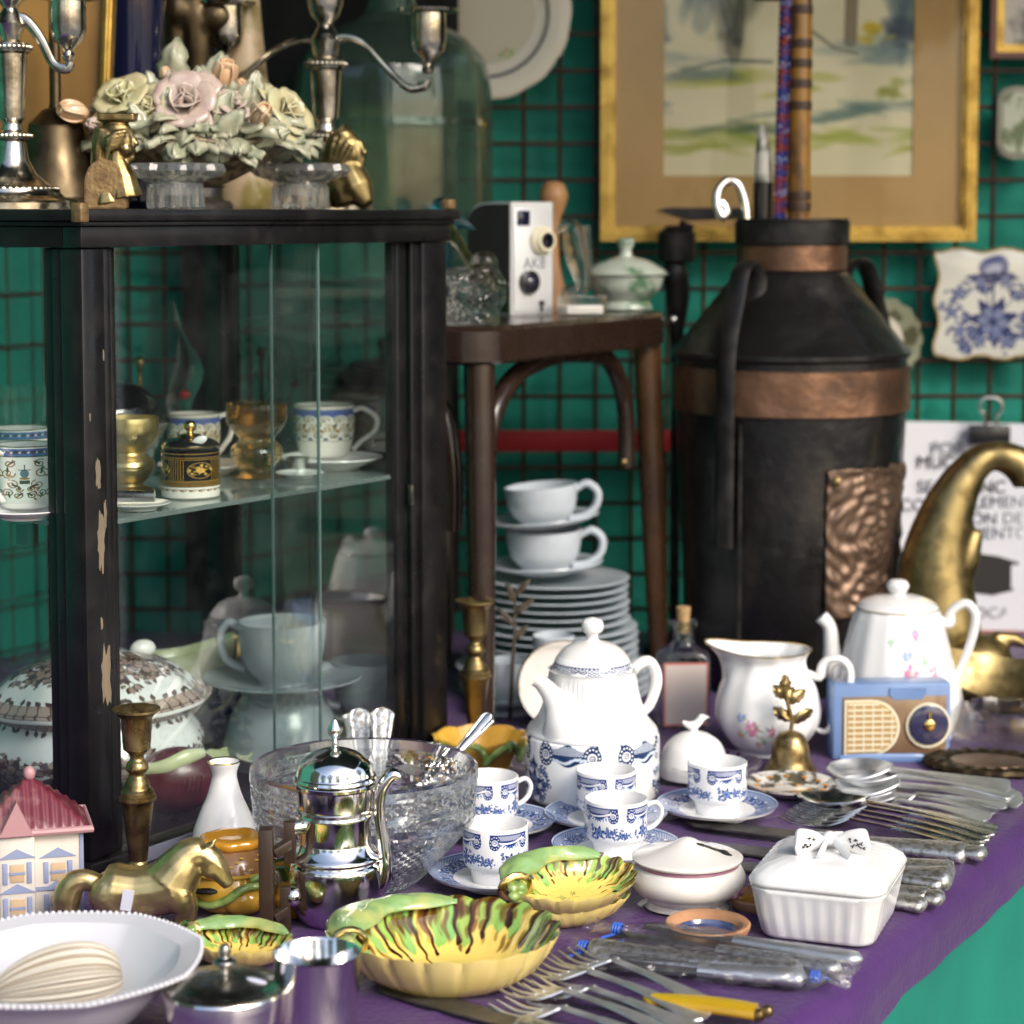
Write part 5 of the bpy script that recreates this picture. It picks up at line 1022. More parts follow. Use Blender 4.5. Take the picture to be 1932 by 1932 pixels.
def incan(name, lab, cat, dx, dy, zoff): 
    t = T(name, lab, cat, 1486, Y=3.12, z=ZT); t.e.location = pc + Vector((dx * s_can, dy * s_can, zoff)); t.s = s_can; return t
zt = lambda v: hz(v) * s_can
t = incan('bamboo_cane', 'thick yellow bamboo cane with dark rings standing in the milk can', 'cane', 10, -10, .3); s = t.s; z0 = .3 / s
bm = B(); tube(bm, [(0, 0, 0), (0, 0, hz(-60) - z0)], 21, s, 20); t.add('shaft', bm, M['bamboo'])
for v in (30, 92, 128, 165, 205, 370, 390): bm = B(); lathe(bm, [(19, -9), (22.5, -8), (23, 0), (22.5, 8), (19, 9)], s, 20, c=(0, 0, (hz(v) - z0) * s)); t.add('ring', bm, M['bamboo_node'])
t = incan('beaded_cane', 'slim walking stick covered in blue, red and white beads beside the bamboo cane', 'cane', -22, -14, .3); s = t.s; rr = random.Random(5)
bm = B(); tube(bm, [(-14, 0, 0), (-4, 0, hz(300) - z0), (6, 0, hz(-30) - z0)], 9, s, 12); t.add('shaft', bm, M['bead_blue'])
bm = B()
for k in range(420):
    a = k * 2.4; h = hz(415) - z0 + k * 1.05; x = -14 + 20 * h / (hz(-30) - z0); ell(bm, ((x + 10 * cos(a)) * s, 10 * sin(a) * s, h * s), (3.4 * s, 3.4 * s, 3.6 * s), 6, mi=0 if (k // 11) % 5 in (0, 2) else (1 if (k // 11) % 5 in (1, 3) else (2 if k % 3 else 0)))
t.add('beads', bm, [pbr('bead_navy', (.012, .02, .16), .25, coat=.3), pbr('bead_red', (.2, .02, .015), .25, coat=.3), pbr('bead_pale', (.2, .22, .34), .2)], ang=180)
bm = B(); box(bm, (-24 * s, 0, (hz(4) - z0) * s), (70 * s, 24 * s, 22 * s), bev=8 * s); t.add('handle', bm, M['wood_dark'])
t = incan('walking_stick', 'walking stick with pale marbled tip and dark grip behind the beaded cane', 'cane', -58, 6, .3); s = t.s
bm = B(); tube(bm, [(0, 0, 0), (4, 0, hz(345) - z0)], 18, s, 14); t.add('grip', bm, M['black_plastic']); bm = B(); tube(bm, [(4, 0, hz(345) - z0), (4, 0, hz(290) - z0), (0, 0, hz(240) - z0)], [17, 15, 6], s, 14); t.add('tip', bm, pbr('marble', (.5, .48, .42), .3, var=((.1, .1, .08), 40, .5, .6)))
t = incan('umbrella', 'silver hooked umbrella handle rising from the milk can', 'umbrella', -88, -28, .3); s = t.s
bm = B(); tube(bm, [(0, 0, 0), (0, 0, hz(402) - z0)], 9, s, 12); t.add('shaft', bm, M['black_plastic']); bm = B(); tube(bm, [(0, 0, hz(420) - z0), (-4, 0, hz(380) - z0), (-16, 0, hz(350) - z0), (-34, 0, hz(342) - z0), (-52, -6, hz(358) - z0), (-56, -10, hz(385) - z0), (-46, -12, hz(408) - z0), (-38, -12, hz(398) - z0), (-48, -12, hz(380) - z0)], [10, 9, 8, 8, 8, 9, 10, 8, 6], s, 12, k=5); t.add('hook', bm, M['silver'])
t = T('iron_bracket', 'black iron bracket with flat top plate beside the milk can', 'bracket', 1272, Y=3.3, z=ZT); s = t.s
def h3(v): return (CZ - (v - HV) * s - ZT) / s
bm = B(); tube(bm, [(0, 0, 0), (0, 0, h3(700)), (4, 0, h3(560)), (-2, 0, h3(520)), (0, 0, h3(470)), (20, 0, h3(420))], [10, 10, 22, 26, 16, 14], s, 10, k=3); t.add('stem', bm, M['black_iron'])
bm = B(); prism(bm, [(-38, h3(398)), (-20, h3(392)), (130, h3(392)), (136, h3(412)), (20, h3(416))], 60 * s, y0=-30 * s, s=s); lathe(bm, [(14, h3(500)), (34, h3(490)), (36, h3(440)), (20, h3(425))], s, 20); t.add('top_plate', bm, M['black_iron'])
bm = B(); lathe(bm, [(0, 0), (60, 0), (56, 14), (20, 30), (0, 34)], s, 28); t.add('foot', bm, M['black_iron'])
# ------------------------------------------------------------------ brass at the right edge
t = T('brass_figure', 'large hollow brass figure with curved neck, hooked head and pointed fin before the notice', 'figurine', 1800, Y=3.0, z=ZT); s = t.s
h4 = lambda v: (CZ - (v - HV) * s - ZT) / s
bm = B(); tube(bm, [(-20, 0, h4(1330)), (-32, 0, h4(1180)), (-40, 0, h4(1060)), (-18, 0, h4(960)), (20, 0, h4(885)), (62, 0, h4(855)), (108, 0, h4(866)), (138, 0, h4(898)), (140, 0, h4(915))], [70, 80, 66, 50, 34, 27, 33, 38, 26], s, 20, k=5)
tube(bm, [(-10, 0, h4(1080)), (14, -6, h4(1035)), (42, -8, h4(992))], [46, 34, 7], s, 12, k=3)
t.add('body', blob(bm, 6 * s, 5), M['brass'], ang=180)
t = T('brass_dish', 'brass leaf shaped dish tilted towards the front at the right edge', 'dish', 1900, Y=2.82, z=ZT, rot=-20); s = t.s
bm = B(); sheet(bm, 28, 14, lambda a, b: Vector(((-130 + 260 * a) * s, (b - .5) * 2 * 88 * sin(pi * min(.97, max(.04, a))) ** .7 * s, (26 + 42 * ((b - .5) * 2) ** 2 + 90 * max(0, b - .5) + 34 * (abs(a - .5) * 2) ** 2) * s))); thick(bm, 3 * s); lathe(bm, [(0, 0), (50, 0), (46, 10), (30, 26), (0, 27)], s, 28); t.add('body', bm, M['brass'], ang=60)
t = T('brass_jar', 'rounded brass lidded form lying behind the brass leaf dish', 'jar', 1832, Y=2.97, z=ZT); s = t.s
bm = B(); ell(bm, (0, 0, 70 * s), (80 * s, 70 * s, 62 * s), 20); tube(bm, [(40, 0, 120), (80, 0, 118), (110, 0, 104)], [16, 13, 8], s, 10); lathe(bm, [(0, 0), (60, 0), (50, 16), (0, 20)], s, 24); t.add('body', blob(bm, 5 * s, 4), M['brass'], ang=180)
# ------------------------------------------------------------------ white china with flower sprays
t = T('cream_jug', 'fluted white cream jug with flower spray beside the corked bottle', 'jug', 1448, vb=1434, rb=60, rot=-12); s = t.s; t.e.scale = (1, 1, .925)
def flute(n, k): return lambda a, r, h, i: (r * (1 + k * abs(sin(n * a / 2)) ** .6 - k), h)
pr = sp([(0, 0), (52, 0), (58, 10), (74, 26), (94, 60), (98, 96), (88, 140), (72, 176), (70, 196), (80, 216)], 6); ins = sp([(76, 216), (66, 196), (68, 174), (92, 96), (60, 24), (0, 12)], 4)
def jrf(a, r, h, i):
    k = max(0, (h - 150) / 66) * max(0, cos(a - pi)) ** 6; w = .02 * cos(10 * a) * (1 if h > 20 else 0); return (r * (1 + w) + 40 * k, h + 9 * k - (5 * max(0, (h - 190) / 26) * abs(sin(a)) if h > 190 else 0))
bm = B(); lathe(bm, pr + ins, s, 72, rf=jrf, zuv=(0, 216)); t.add('body', bm, M['jug_print'])
bm = B(); tube(bm, [(72, 0, 168), (96, 0, 160), (100, 0, 180), (110, 0, 196), (136, 0, 198), (152, 0, 176), (148, 0, 130), (128, 0, 84), (112, 0, 50), (92, 0, 52)], [7, 9, 9, 8, 8, 8, 8, 7, 6, 5], s, 10, k=4, flat=1.4); t.add('handle', bm, M['porcelain'])
bm = B(); tube(bm, [Vector(((81 + 40 * max(0, cos(q / 30 * 6.283 - pi)) ** 6) * cos(q / 30 * 6.283), (81 + 40 * max(0, cos(q / 30 * 6.283 - pi)) ** 6) * sin(q / 30 * 6.283), 217 + 9 * max(0, cos(q / 30 * 6.283 - pi)) ** 6 - 5 * abs(sin(q / 30 * 6.283)))) for q in range(31)], 1.6, s, 6, cap=False, k=3); t.add('gilt_rim', bm, M['gilt'])
t = T('teapot', 'tall white teapot with flower spray and gold rims behind the blue radio', 'teapot', 1690, Y=2.78, z=ZT, rot=-6); s = t.s; h5 = lambda v: (CZ - (v - HV) * s - ZT) / s
pr = sp([(0, 0), (96, 0), (108, 12), (122, 60), (118, 100)], 4) + sp([(110, h5(1270)), (98, h5(1215)), (84, h5(1160)), (76, h5(1140))], 5)[0:]
bm = B(); lathe(bm, pr + [(70, h5(1140)), (100, h5(1260)), (0, 20)], s, 72, rf=lambda a, r, h, i: (r * (1 + .012 * cos(14 * a)), h), zuv=(40, h5(1140))); t.add('body', bm, M['teapot_print'])
bm = B(); lathe(bm, sp([(77, h5(1141)), (76, h5(1137)), (66, h5(1128)), (40, h5(1118)), (16, h5(1115))], 4) + sp([(14, h5(1114)), (19, h5(1105)), (21, h5(1097)), (14, h5(1088)), (0, h5(1086))], 4), s, 48); t.add('lid', bm, M['porcelain'])
bm = B(); tube(bm, [(-92, 0, h5(1285)), (-116, 0, h5(1260)), (-122, 0, h5(1215)), (-126, 0, h5(1180)), (-142, 0, h5(1160))], [26, 22, 15, 13, 14], s, 14, k=5); t.add('spout', bm, M['porcelain'])
bm = B(); tube(bm, [(74, 0, h5(1160)), (96, 0, h5(1168)), (100, 0, h5(1145)), (126, 0, h5(1130)), (144, 0, h5(1150)), (140, 0, h5(1190)), (124, 0, h5(1240)), (108, 0, h5(1275))], [9, 11, 9, 9, 9, 9, 8, 8], s, 10, k=5, flat=1.3); t.add('handle', bm, M['porcelain'])
bm = B(); lathe(bm, [(76, h5(1142)), (78.5, h5(1140)), (76, h5(1138))], s, 48); t.add('gilt_rim', bm, M['gilt'])
# corked bottle
t = T('corked_bottle', 'square shouldered clear bottle with cork and red bordered paper label', 'bottle', 1288, vb=1378, rb=40, rot=4); s = t.s; t.e.scale = (1, 1, .86)
bm = B(); lay = []
for (hw, hd, r_, z) in ((44, 30, 10, 0), (48, 34, 12, 4), (49, 35, 14, 150), (46, 33, 16, 164), (30, 24, 14, 176), (21, 20, 14, 182), (19, 19, 18, 196), (19, 19, 18, 216), (26, 26, 22, 222), (26, 26, 22, 232), (20, 20, 16, 234), (13, 13, 11, 232), (12, 12, 11, 190), (36, 26, 14, 160), (44, 30, 12, 20), (40, 26, 10, 8)):
    lay.append([bm.verts.new((x * s, y * s, z * s)) for x, y in rounded(-hw, hw, -hd, hd, min(r_, hw - .5, hd - .5), 5)])
for a in range(len(lay) - 1):
    for k in range(len(lay[0])): bm.faces.new((lay[a][k], lay[a][(k + 1) % len(lay[0])], lay[a + 1][(k + 1) % len(lay[0])], lay[a + 1][k]))
bm.faces.new(lay[0][::-1]); bm.faces.new(lay[-1]); t.add('glass', bm, M['bottle_glass'])
bm = B(); lathe(bm, [(0, 205), (11, 205), (14, 262), (12, 264), (0, 264)], s, 20); t.add('cork', bm, M['cork'])
bm = B(); box(bm, (0, -36.5 * s, 78 * s), (84 * s, 1.2 * s, 140 * s)); lb = t.add('label', bm, M['label_red']); bm = B(); box(bm, (0, -37.6 * s, 78 * s), (76 * s, 1 * s, 130 * s)); t.add('label_paper', bm, M['label_paper'], lb)
# little lidded butter dish on glass stand
t = T('glass_plate', 'grey pressed glass plate under the white dome behind the right blue cup', 'plate', 1338, vb=1494, rb=84); s = t.s
bm = B(); lathe(bm, [(0, 0), (60, 0), (64, 8), (96, 34), (98, 38), (92, 38), (60, 14), (0, 10)], s, 48, rf=lambda a, r, h, i: (r * (1 + .03 * (1 if round(a / 6.2832 * 48) % 2 else -1) * (r > 62)), h)); t.add('body', bm, M['crystal_thin'], ang=10); pd = t.p; sd_ = t.s
t = T('china_dome', 'white china dome with small bird finial standing on the grey glass plate', 'dome', 1338, vb=1494, rb=84); s = t.s; t.e.location = pd + Vector((-30 * s, -6 * s, 11 * s)); t.e.scale = (1, 1, .92)
bm = B(); lathe(bm, sp([(64, 0), (66, 4), (64, 30), (52, 66), (28, 86), (9, 92)], 6) + [(0, 93)], s, 48); t.add('dome', bm, M['porcelain'])
bm = B(); tube(bm, [(-22, 0, 112), (-8, 0, 104), (6, 0, 108), (14, 0, 120)], [3, 9, 9, 7], s, 10, k=3); ell(bm, (15 * s, 0, 120 * s), (9 * s, 8 * s, 8 * s), 10); tube(bm, [(0, 0, 88), (0, 0, 104)], [9, 6], s, 8); tube(bm, [(20, 0, 122), (30, 0, 120)], [4, 1], s, 6); t.add('bird_finial', blob(bm, 2 * s, 2), M['porcelain'], ang=180)
# bell
t = T('hand_bell', 'small brass hand bell with leaf spray handle before the cream jug', 'bell', 1491, vb=1468, rb=50); s = t.s
bm = B(); lathe(bm, sp([(52, 0), (48, 6), (38, 24), (34, 50), (24, 70), (8, 78), (0, 79)], 5), s, 40); lathe(bm, [(50, 1), (36, 24), (30, 50), (0, 70)], s, 40); t.add('bell', bm, M['brass_old'])
bm = B(); tube(bm, [(0, 0, 76), (2, 0, 100), (-6, 0, 130), (-12, 0, 160)], 4, s, 8, k=3)
for (x, z, a_, L) in ((2, 94, .5, 46), (0, 96, 2.5, 40), (-6, 130, .6, 42), (-8, 140, 2.4, 34), (-10, 150, 1.6, 34), (-6, 128, 1.2, 34)):
    oakleaf(bm, Vector((x * s, 0, z * s)), (cos(a_), 0, sin(a_)), (0, -1, 0), L * s, 13 * s, a_ * 5)
thick(bm, 1.5 * s); t.add('handle', bm, M['brass_old'], ang=60)
# radio
t = T('portable_radio', 'pale blue portable transistor radio with round grille and dark dial', 'radio', 1682, vb=1434, rb=10, rot=5); s = t.s
bm = B(); box(bm, (0, 30 * s, 72 * s), (226 * s, 62 * s, 144 * s), bev=5 * s); t.add('case', bm, M['radio_blue'])
bm = B(); box(bm, (4 * s, -1.4 * s, 64 * s), (200 * s, 3 * s, 112 * s), bev=1 * s); t.add('front_plate', bm, M['radio_front'])
bm = B(); pts = [(-92, 8), (-92, 114)] + [(-40 + 54 * cos(R(q)), 61 + 53 * sin(R(q))) for q in range(90, -91, -10)]; prism(bm, pts, 2.4 * s, y0=-4.5 * s, s=s); t.add('grille_rim', bm, M['cream_trim'])
pts = [(-88, 12), (-88, 110)] + [(-40 + 49 * cos(R(q)), 61 + 49 * sin(R(q))) for q in range(90, -91, -10)]; bm = B(); prism(bm, pts, 1.2 * s, y0=-5.6 * s, s=s)
gr = t.add('grille', bm, M['grille']); bm = B()
for k in range(9):
    z = 18 + k * 11; xr = -40 + math.sqrt(max(0, 47 ** 2 - (z - 61) ** 2)); box(bm, ((-86 + xr) / 2 * s, -6.4 * s, z * s), ((xr + 86) * s, 1.6 * s, 3 * s))
for k in range(5): box(bm, ((-74 + k * 18) * s, -6.6 * s, 61 * s), (2.5 * s, 1.4 * s, (90 if k < 3 else 78 - (k - 3) * 22) * s))
t.add('grille_bars', bm, M['cream_trim'], gr)
dm = lambda x, z: Matrix.Translation((x * s, -3 * s, z * s)) @ Matrix.Rotation(pi / 2, 4, 'X')
bm = B(); lathe(bm, [(36, 0), (43, 0), (43, 5), (36, 6)], s, 40, mat=dm(68, 64)); dl = t.add('dial_rim', bm, M['cream_trim']); bm = B(); lathe(bm, [(0, 0), (38, 0), (38, 9), (34, 11), (12, 11), (10, 13), (0, 13)], s, 40, mat=dm(68, 66)); t.add('dial', bm, M['dial']); bm = B(); lathe(bm, [(0, 13.5), (11, 13.5), (9, 15), (0, 15)], s, 24, mat=dm(68, 66)); box(bm, (68 * s, -17 * s, 84 * s), (4 * s, 1 * s, 20 * s)); t.add('dial_knob', bm, M['gilt'])
bm = B(); prism(bm, [(-6, 122), (2, 114), (56, 114), (64, 124), (64, 136), (-6, 136)], 4 * s, y0=-4.5 * s, s=s); t.add('top_notch', bm, M['radio_blue'])
bm = B(); tube(bm, [(-104, 20, 140), (-112, 20, 165), (-100, 20, 178), (-88, 20, 168), (-92, 20, 144)], 2, s, 6, k=4); t.add('strap_ring', bm, M['steel'])
bm = B(); tube(bm, [(-100, -10, 2), (-60, -16, 5), (0, -20, 5), (44, -22, 5), (60, -22, 5)], [9, 10, 10, 10, 6], s, 10, flat=.4, k=3); st_ = t.add('strap', bm, M['radio_blue'])
# ashtray, oval tray, patterned dish
t = T('glass_ashtray', 'thick clear glass ashtray between the radio and the right edge', 'ashtray', 1898, vb=1428, rb=80); s = t.s
bm = B(); lathe(bm, [(0, 0), (88, 0), (96, 10), (98, 60), (92, 76), (78, 78), (70, 62), (64, 24), (0, 20)], s, 64, rf=lambda a, r, h, i: (r * (1 + .012 * cos(16 * a)), h - (16 if (i in (4, 5)) and abs(((a / (pi / 2)) % 1) - .5) < .1 else 0))); t.add('body', bm, M['crystal_thin'], ang=20)
t = T('oval_frame', 'ornate oval brass frame with brown centre lying flat near the table edge', 'frame', 1868, 1448, rot=-14); s = t.s
bm = B(); lathe(bm, [(0, 0), (116, 0), (124, 6), (122, 14), (108, 18), (84, 14), (78, 10), (0, 9)], s, 72, sy=.72, rf=lambda a, r, h, i: (r * (1 + (.03 * sin(22 * a) if r > 100 else 0)), h + (2.5 * sin(22 * a + 1) if 80 < r < 120 and h > 5 else 0))); t.add('rim', bm, M['bronze']); bm = B(); lathe(bm, [(0, 9.6), (78, 9.8), (74, 14), (50, 17), (0, 18)], s, 48, sy=.72); t.add('centre', bm, M['copper_old'])
t = T('trinket_dish', 'shallow black and white patterned dish with orange flecks behind the spoons', 'dish', 1492, 1496); s = t.s
bm = B(); lathe(bm, [(0, 0), (50, 0), (56, 4), (84, 18), (85, 22), (80, 21), (54, 9), (0, 6)], s, 56, rf=lambda a, r, h, i: (r * (1 + (.03 * abs(sin(6 * a)) if r > 60 else 0)), h)); t.add('body', bm, M['patterned'])
bm = B()
for k in range(12): a = k / 12 * 2 * pi; ell(bm, (66 * cos(a) * s, 66 * sin(a) * s, 15.5 * s), (7 * s, 7 * s, 1.6 * s), 8)
for k in range(6): a = k / 6 * 2 * pi; ell(bm, (36 * cos(a) * s, 36 * sin(a) * s, 7.5 * s), (6 * s, 6 * s, 1.4 * s), 8)
t.add('painted_flecks', bm, M['orange_spot'])
# ------------------------------------------------------------------ blue and white coffee set
t = T('coffee_pot', 'tall white coffee pot with blue transfer flowers on its drum and lid', 'coffee pot', 1117, vb=1537, rb=108); s = t.s
h6 = lambda v: (t.p.z * 0 + (P(1117, 1537 - 108 * (1137) / F).y and (1509 - v)))
bm = B(); lathe(bm, [(0, 0), (104, 0), (113, 6), (116, 14), (126, 16), (127, 20), (127, 118), (126, 127), (122, 131), (110, 132)], s, 80, zuv=(0, 134)); t.add('drum', bm, M['pot_print'])
bm = B(); lathe(bm, sp([(123, 131), (122, 138), (104, 158), (92, 186), (85, 215), (82, 244), (84, 250)], 6) + [(80, 250), (78, 244), (80, 200), (0, 140)], s, 144, rf=lambda a, r, h, i: (r * (1 + (.011 * cos(56 * a) if 140 < h < 240 else 0)), h)); t.add('shoulder', bm, M['porcelain'])
bm = B(); lathe(bm, [(76, 243), (77, 249), (74, 258), (69, 270), (65, 276)], s, 56, zuv=(247, 277)); l_ = t.add('lid_band', bm, M['lid_print']); bm = B(); lathe(bm, sp([(65, 276), (54, 288), (36, 298), (16, 303), (11, 306)], 5) + sp([(10, 310), (12, 316), (19, 322), (21, 333), (16, 343), (0, 348)], 5), s, 56); t.add('lid', bm, M['porcelain'])
bm = B(); tube(bm, [(-56, -66, 146), (-58, -74, 168), (-66, -72, 196), (-82, -66, 220), (-98, -60, 236), (-106, -58, 242)], [40, 34, 26, 18, 14, 15], s, 20, k=6); t.add('spout', bm, M['porcelain'])
bm = B(); tube(bm, [(70, 20, 232), (84, 24, 250), (106, 28, 258), (120, 30, 240), (122, 30, 212), (110, 28, 176), (94, 24, 160)], [10, 11, 11, 11, 11, 10, 9], s, 12, k=5, flat=1.3); t.add('handle', bm, M['porcelain'])
CUPG, SAUG = 'blue and white espresso cups', 'blue and white saucers'
def espresso(u, vb, rot, lab, first=None, zo=0, k=1):
    t = T('cup', lab, 'cup', u, vb=vb, rb=44 * k, rot=rot, group=CUPG); t.e.location.z += zo; t.s = s = .0325 / 62
    if first:
        for ch in [x for x in bpy.data.objects if x.parent == first.e]: d_ = ch.copy(); COL.objects.link(d_); d_.parent = t.e
        return t
    pr = [(0, 2), (36, 2), (38, 0), (42, 0), (44, 4), (47, 22), (50, 30), (55, 33), (60, 38), (61.5, 44), (62, 108), (61.5, 111)]
    bm = B(); lathe(bm, pr + [(59.5, 112), (58, 108), (57, 50), (44, 34), (38, 10), (0, 8)], s, 72, split=11, zuv=(20, 112), rf=lambda a, r, h, i: (r * (1 + (.008 * cos(44 * a) if i in (4, 5, 6) else 0)), h)); t.add('body', bm, [M['cup_print'], M['porcelain']])
    bm = B(); tube(bm, [(60, 0, 92), (80, 0, 98), (92, 0, 84), (88, 0, 64), (74, 0, 50), (60, 0, 46)], 5, s, 10, k=5, flat=1.3); t.add('handle', bm, M['porcelain']); return t
def saucer(cup, lab, first=None, dx=0, dy=0):
    p = cup.e.location; t = T('saucer', lab, 'saucer', 900, 1600, group=SAUG); t.e.location = (p.x + dx, p.y + dy, ZT + .0004); s = .0325 / 62; t.s = s; t.e.rotation_euler = (0, 0, cup.e.rotation_euler.z * 1.7 + .4); cup.e.location.z += 8 * s
    if first:
        for ch in [x for x in bpy.data.objects if x.parent == first.e]: d_ = ch.copy(); COL.objects.link(d_); d_.parent = t.e
        return t
    bm = B(); lathe(bm, [(0, 11), (50, 11), (56, 12), (80, 17), (122, 28), (126, 31)], s, 80); lathe(bm, [(126, 31), (122, 25), (80, 13), (64, 8), (62, 0), (58, 0), (56, 8), (0, 9)], s, 80, mi=1); t.add('body', bm, [M['saucer_print'], M['porcelain']]); return t
c1 = espresso(935, 1684, 75, 'blue and white espresso cup nearest the front, standing left of the corn dishes'); s1_ = saucer(c1, 'blue rimmed saucer under the front espresso cup beside the cut glass bowl')
for (u, vb, rot, lab, lab2) in ((921, 1584, 20, 'blue and white espresso cup half hidden behind the cut glass bowl', 'blue rimmed saucer behind the front cup, partly under the cut glass bowl rim'), (1143, 1571, 100, 'blue and white espresso cup directly before the coffee pot drum', 'blue rimmed saucer directly before the coffee pot'), (1162, 1631, 12, 'blue and white espresso cup behind the stacked corn dishes', 'blue rimmed saucer mostly hidden behind the stacked corn dishes'), (1353, 1554, 60, 'blue and white espresso cup standing alone right of the coffee pot', 'blue rimmed saucer right of the coffee pot on a clear patch of cloth')):
    c_ = espresso(u, vb, rot, lab, c1); saucer(c_, lab2, s1_, dx=.006 if u == 921 else 0)
# ------------------------------------------------------------------ brass candlesticks, vase, silver pot, cut glass bowl
def candlestick(u, vb, lab, k=1.0, mat='brass_old'):
    t = T('candlestick', lab, 'candlestick', u, vb=vb, rb=40, group='turned brass candlesticks'); s = t.s * k
    pr = [(0, 0), (44, 0), (46, 6), (40, 12), (30, 18), (20, 26), (13, 34), (13, 42)] + [(16, 46), (17, 50), (15, 54)] + [(16, 56), (28, 158), (33, 164), (33, 170), (30, 172), (30, 178), (26, 182)] + sp([(24, 184), (20, 196), (14, 206), (15, 212), (20, 218), (18, 228), (12, 236), (13, 244)], 4) + [(19, 250), (24, 254), (24, 260), (25, 268), (27, 308), (33, 316), (42, 322), (42, 326), (38, 325), (24, 314), (22, 290), (0, 286)]
    bm = B(); lathe(bm, pr, s, 56); t.add('body', bm, M[mat]); return t
candlestick(262, 1692, 'turned brass candlestick in front of the cabinet corner beside the white vase', 1.07)
candlestick(897, 1432, 'turned brass candlestick between cabinet and chair leg behind the yellow dish', .9, 'brass')
t = T('bud_vase', 'white bottle shaped vase with gold lip beside the brass horse', 'vase', 425, vb=1634, rb=40); s = t.s
bm = B(); lathe(bm, sp([(0, 0), (42, 0), (50, 4), (60, 30), (60, 54), (48, 90), (34, 122), (25, 152), (24, 168), (30, 186), (31, 189)], 6) + [(28, 189), (22, 168), (23, 150), (40, 90), (0, 20)], s, 56); t.add('body', bm, M['porcelain'])
bm = B(); lathe(bm, [(29, 187), (31.5, 189), (30, 191), (27.5, 190)], s, 48); t.add('gilt_lip', bm, M['gilt'])
bm = B()
for (a, z) in ((-40, 34), (-30, 46), (-46, 50), (-22, 36)): ell(bm, (59 * cos(R(a)) * s, 59 * sin(R(a)) * s, z * s), (7 * s, 4 * s, 8 * s), 8)
t.add('painted_flower', bm, M['ink_grey'])
t = T('white_vase', 'small white vase standing behind the cut glass bowl', 'vase', 676, Y=2.48, z=ZT); s = t.s
hv = (1346 - P(676, 1500).y * 0); top = (CZ - (1345 - HV) * s - ZT) / s
bm = B(); lathe(bm, sp([(0, 0), (36, 0), (44, 30), (40, 70), (24, top - 50), (22, top - 26), (29, top)], 5) + [(26, top), (18, top - 40), (0, 30)], s, 40); t.add('body', bm, M['porcelain'])
t = T('coffee_percolator', 'polished silver coffee percolator with domed lid and dark wooden handle', 'percolator', 634, vb=1764, rb=78); s = t.s; t.e.location.y += .0
h7 = lambda v: (1727 - v) * 1.0
bm = B(); lathe(bm, [(0, 0), (60, 0), (66, 6)] + sp([(70, 10), (86, 40), (89, 80), (88, 110), (84, 118)], 5) + sp([(82, 120), (86, 124), (86, 130), (78, 138), (70, 148), (67, 156)], 4) + [(67, 158), (68, 200), (70, 204), (70, 208), (68, 211), (72, 213), (72, 218), (69, 220), (70, 224), (71, 258), (76, 262), (77, 268), (74, 272), (60, 272)], s, 72, sy=.96); t.add('body', bm, M['silver'])
bm = B(); lathe(bm, [(76, 272.5), (79, 276), (77, 281), (74, 282)] + sp([(73, 283), (66, 304), (46, 322), (20, 332), (8, 334)], 6) + sp([(6, 336), (7, 344), (5, 348), (8, 354), (13, 362), (14, 370), (9, 380), (4, 388), (0, 391)], 4), s, 64); t.add('lid', bm, M['silver'])
bm = B(); tube(bm, [(70, -8, 70), (86, -10, 76), (94, -10, 110), (90, -8, 160), (84, -8, 200), (84, -8, 240), (94, -8, 268), (110, -8, 284), (120, -8, 278)], [16, 15, 13, 12, 11, 12, 13, 12, 10], s, 16, k=5); t.add('spout', bm, M['silver'])
hd = Vector((-.86, -.5, 0)); 
def hp(r_, z, o=0): return Vector((hd.x * r_ + hd.y * -o, hd.y * r_ + hd.x * o, z)) * s
wd = B(); beam(wd, hp(142, -2), hp(142, 200), 26 * s, 36 * s, 2 * s); beam(wd, hp(129, 150), hp(92, 166), 22 * s, 18 * s, 2 * s); beam(wd, hp(94, 128), hp(94, 206), 22 * s, 20 * s, 2 * s); beam(wd, hp(129, 28), hp(100, 40), 22 * s, 18 * s, 2 * s); beam(wd, hp(104, 0), hp(104, 84), 20 * s, 18 * s, 2 * s)
hnd = t.add('handle', wd, M['wood_handle'])
bm = B(); tube(bm, [hp(60, 192), hp(90, 192)], 14 * s, 1, 16); t.add('handle_socket', bm, M['silver']); bm = B(); ell(bm, hp(88, 62), (20 * s, 20 * s, 20 * s), 16); tube(bm, [hp(70, 62), hp(90, 62)], 12 * s, 1, 14); t.add('handle_socket', bm, M['silver'])
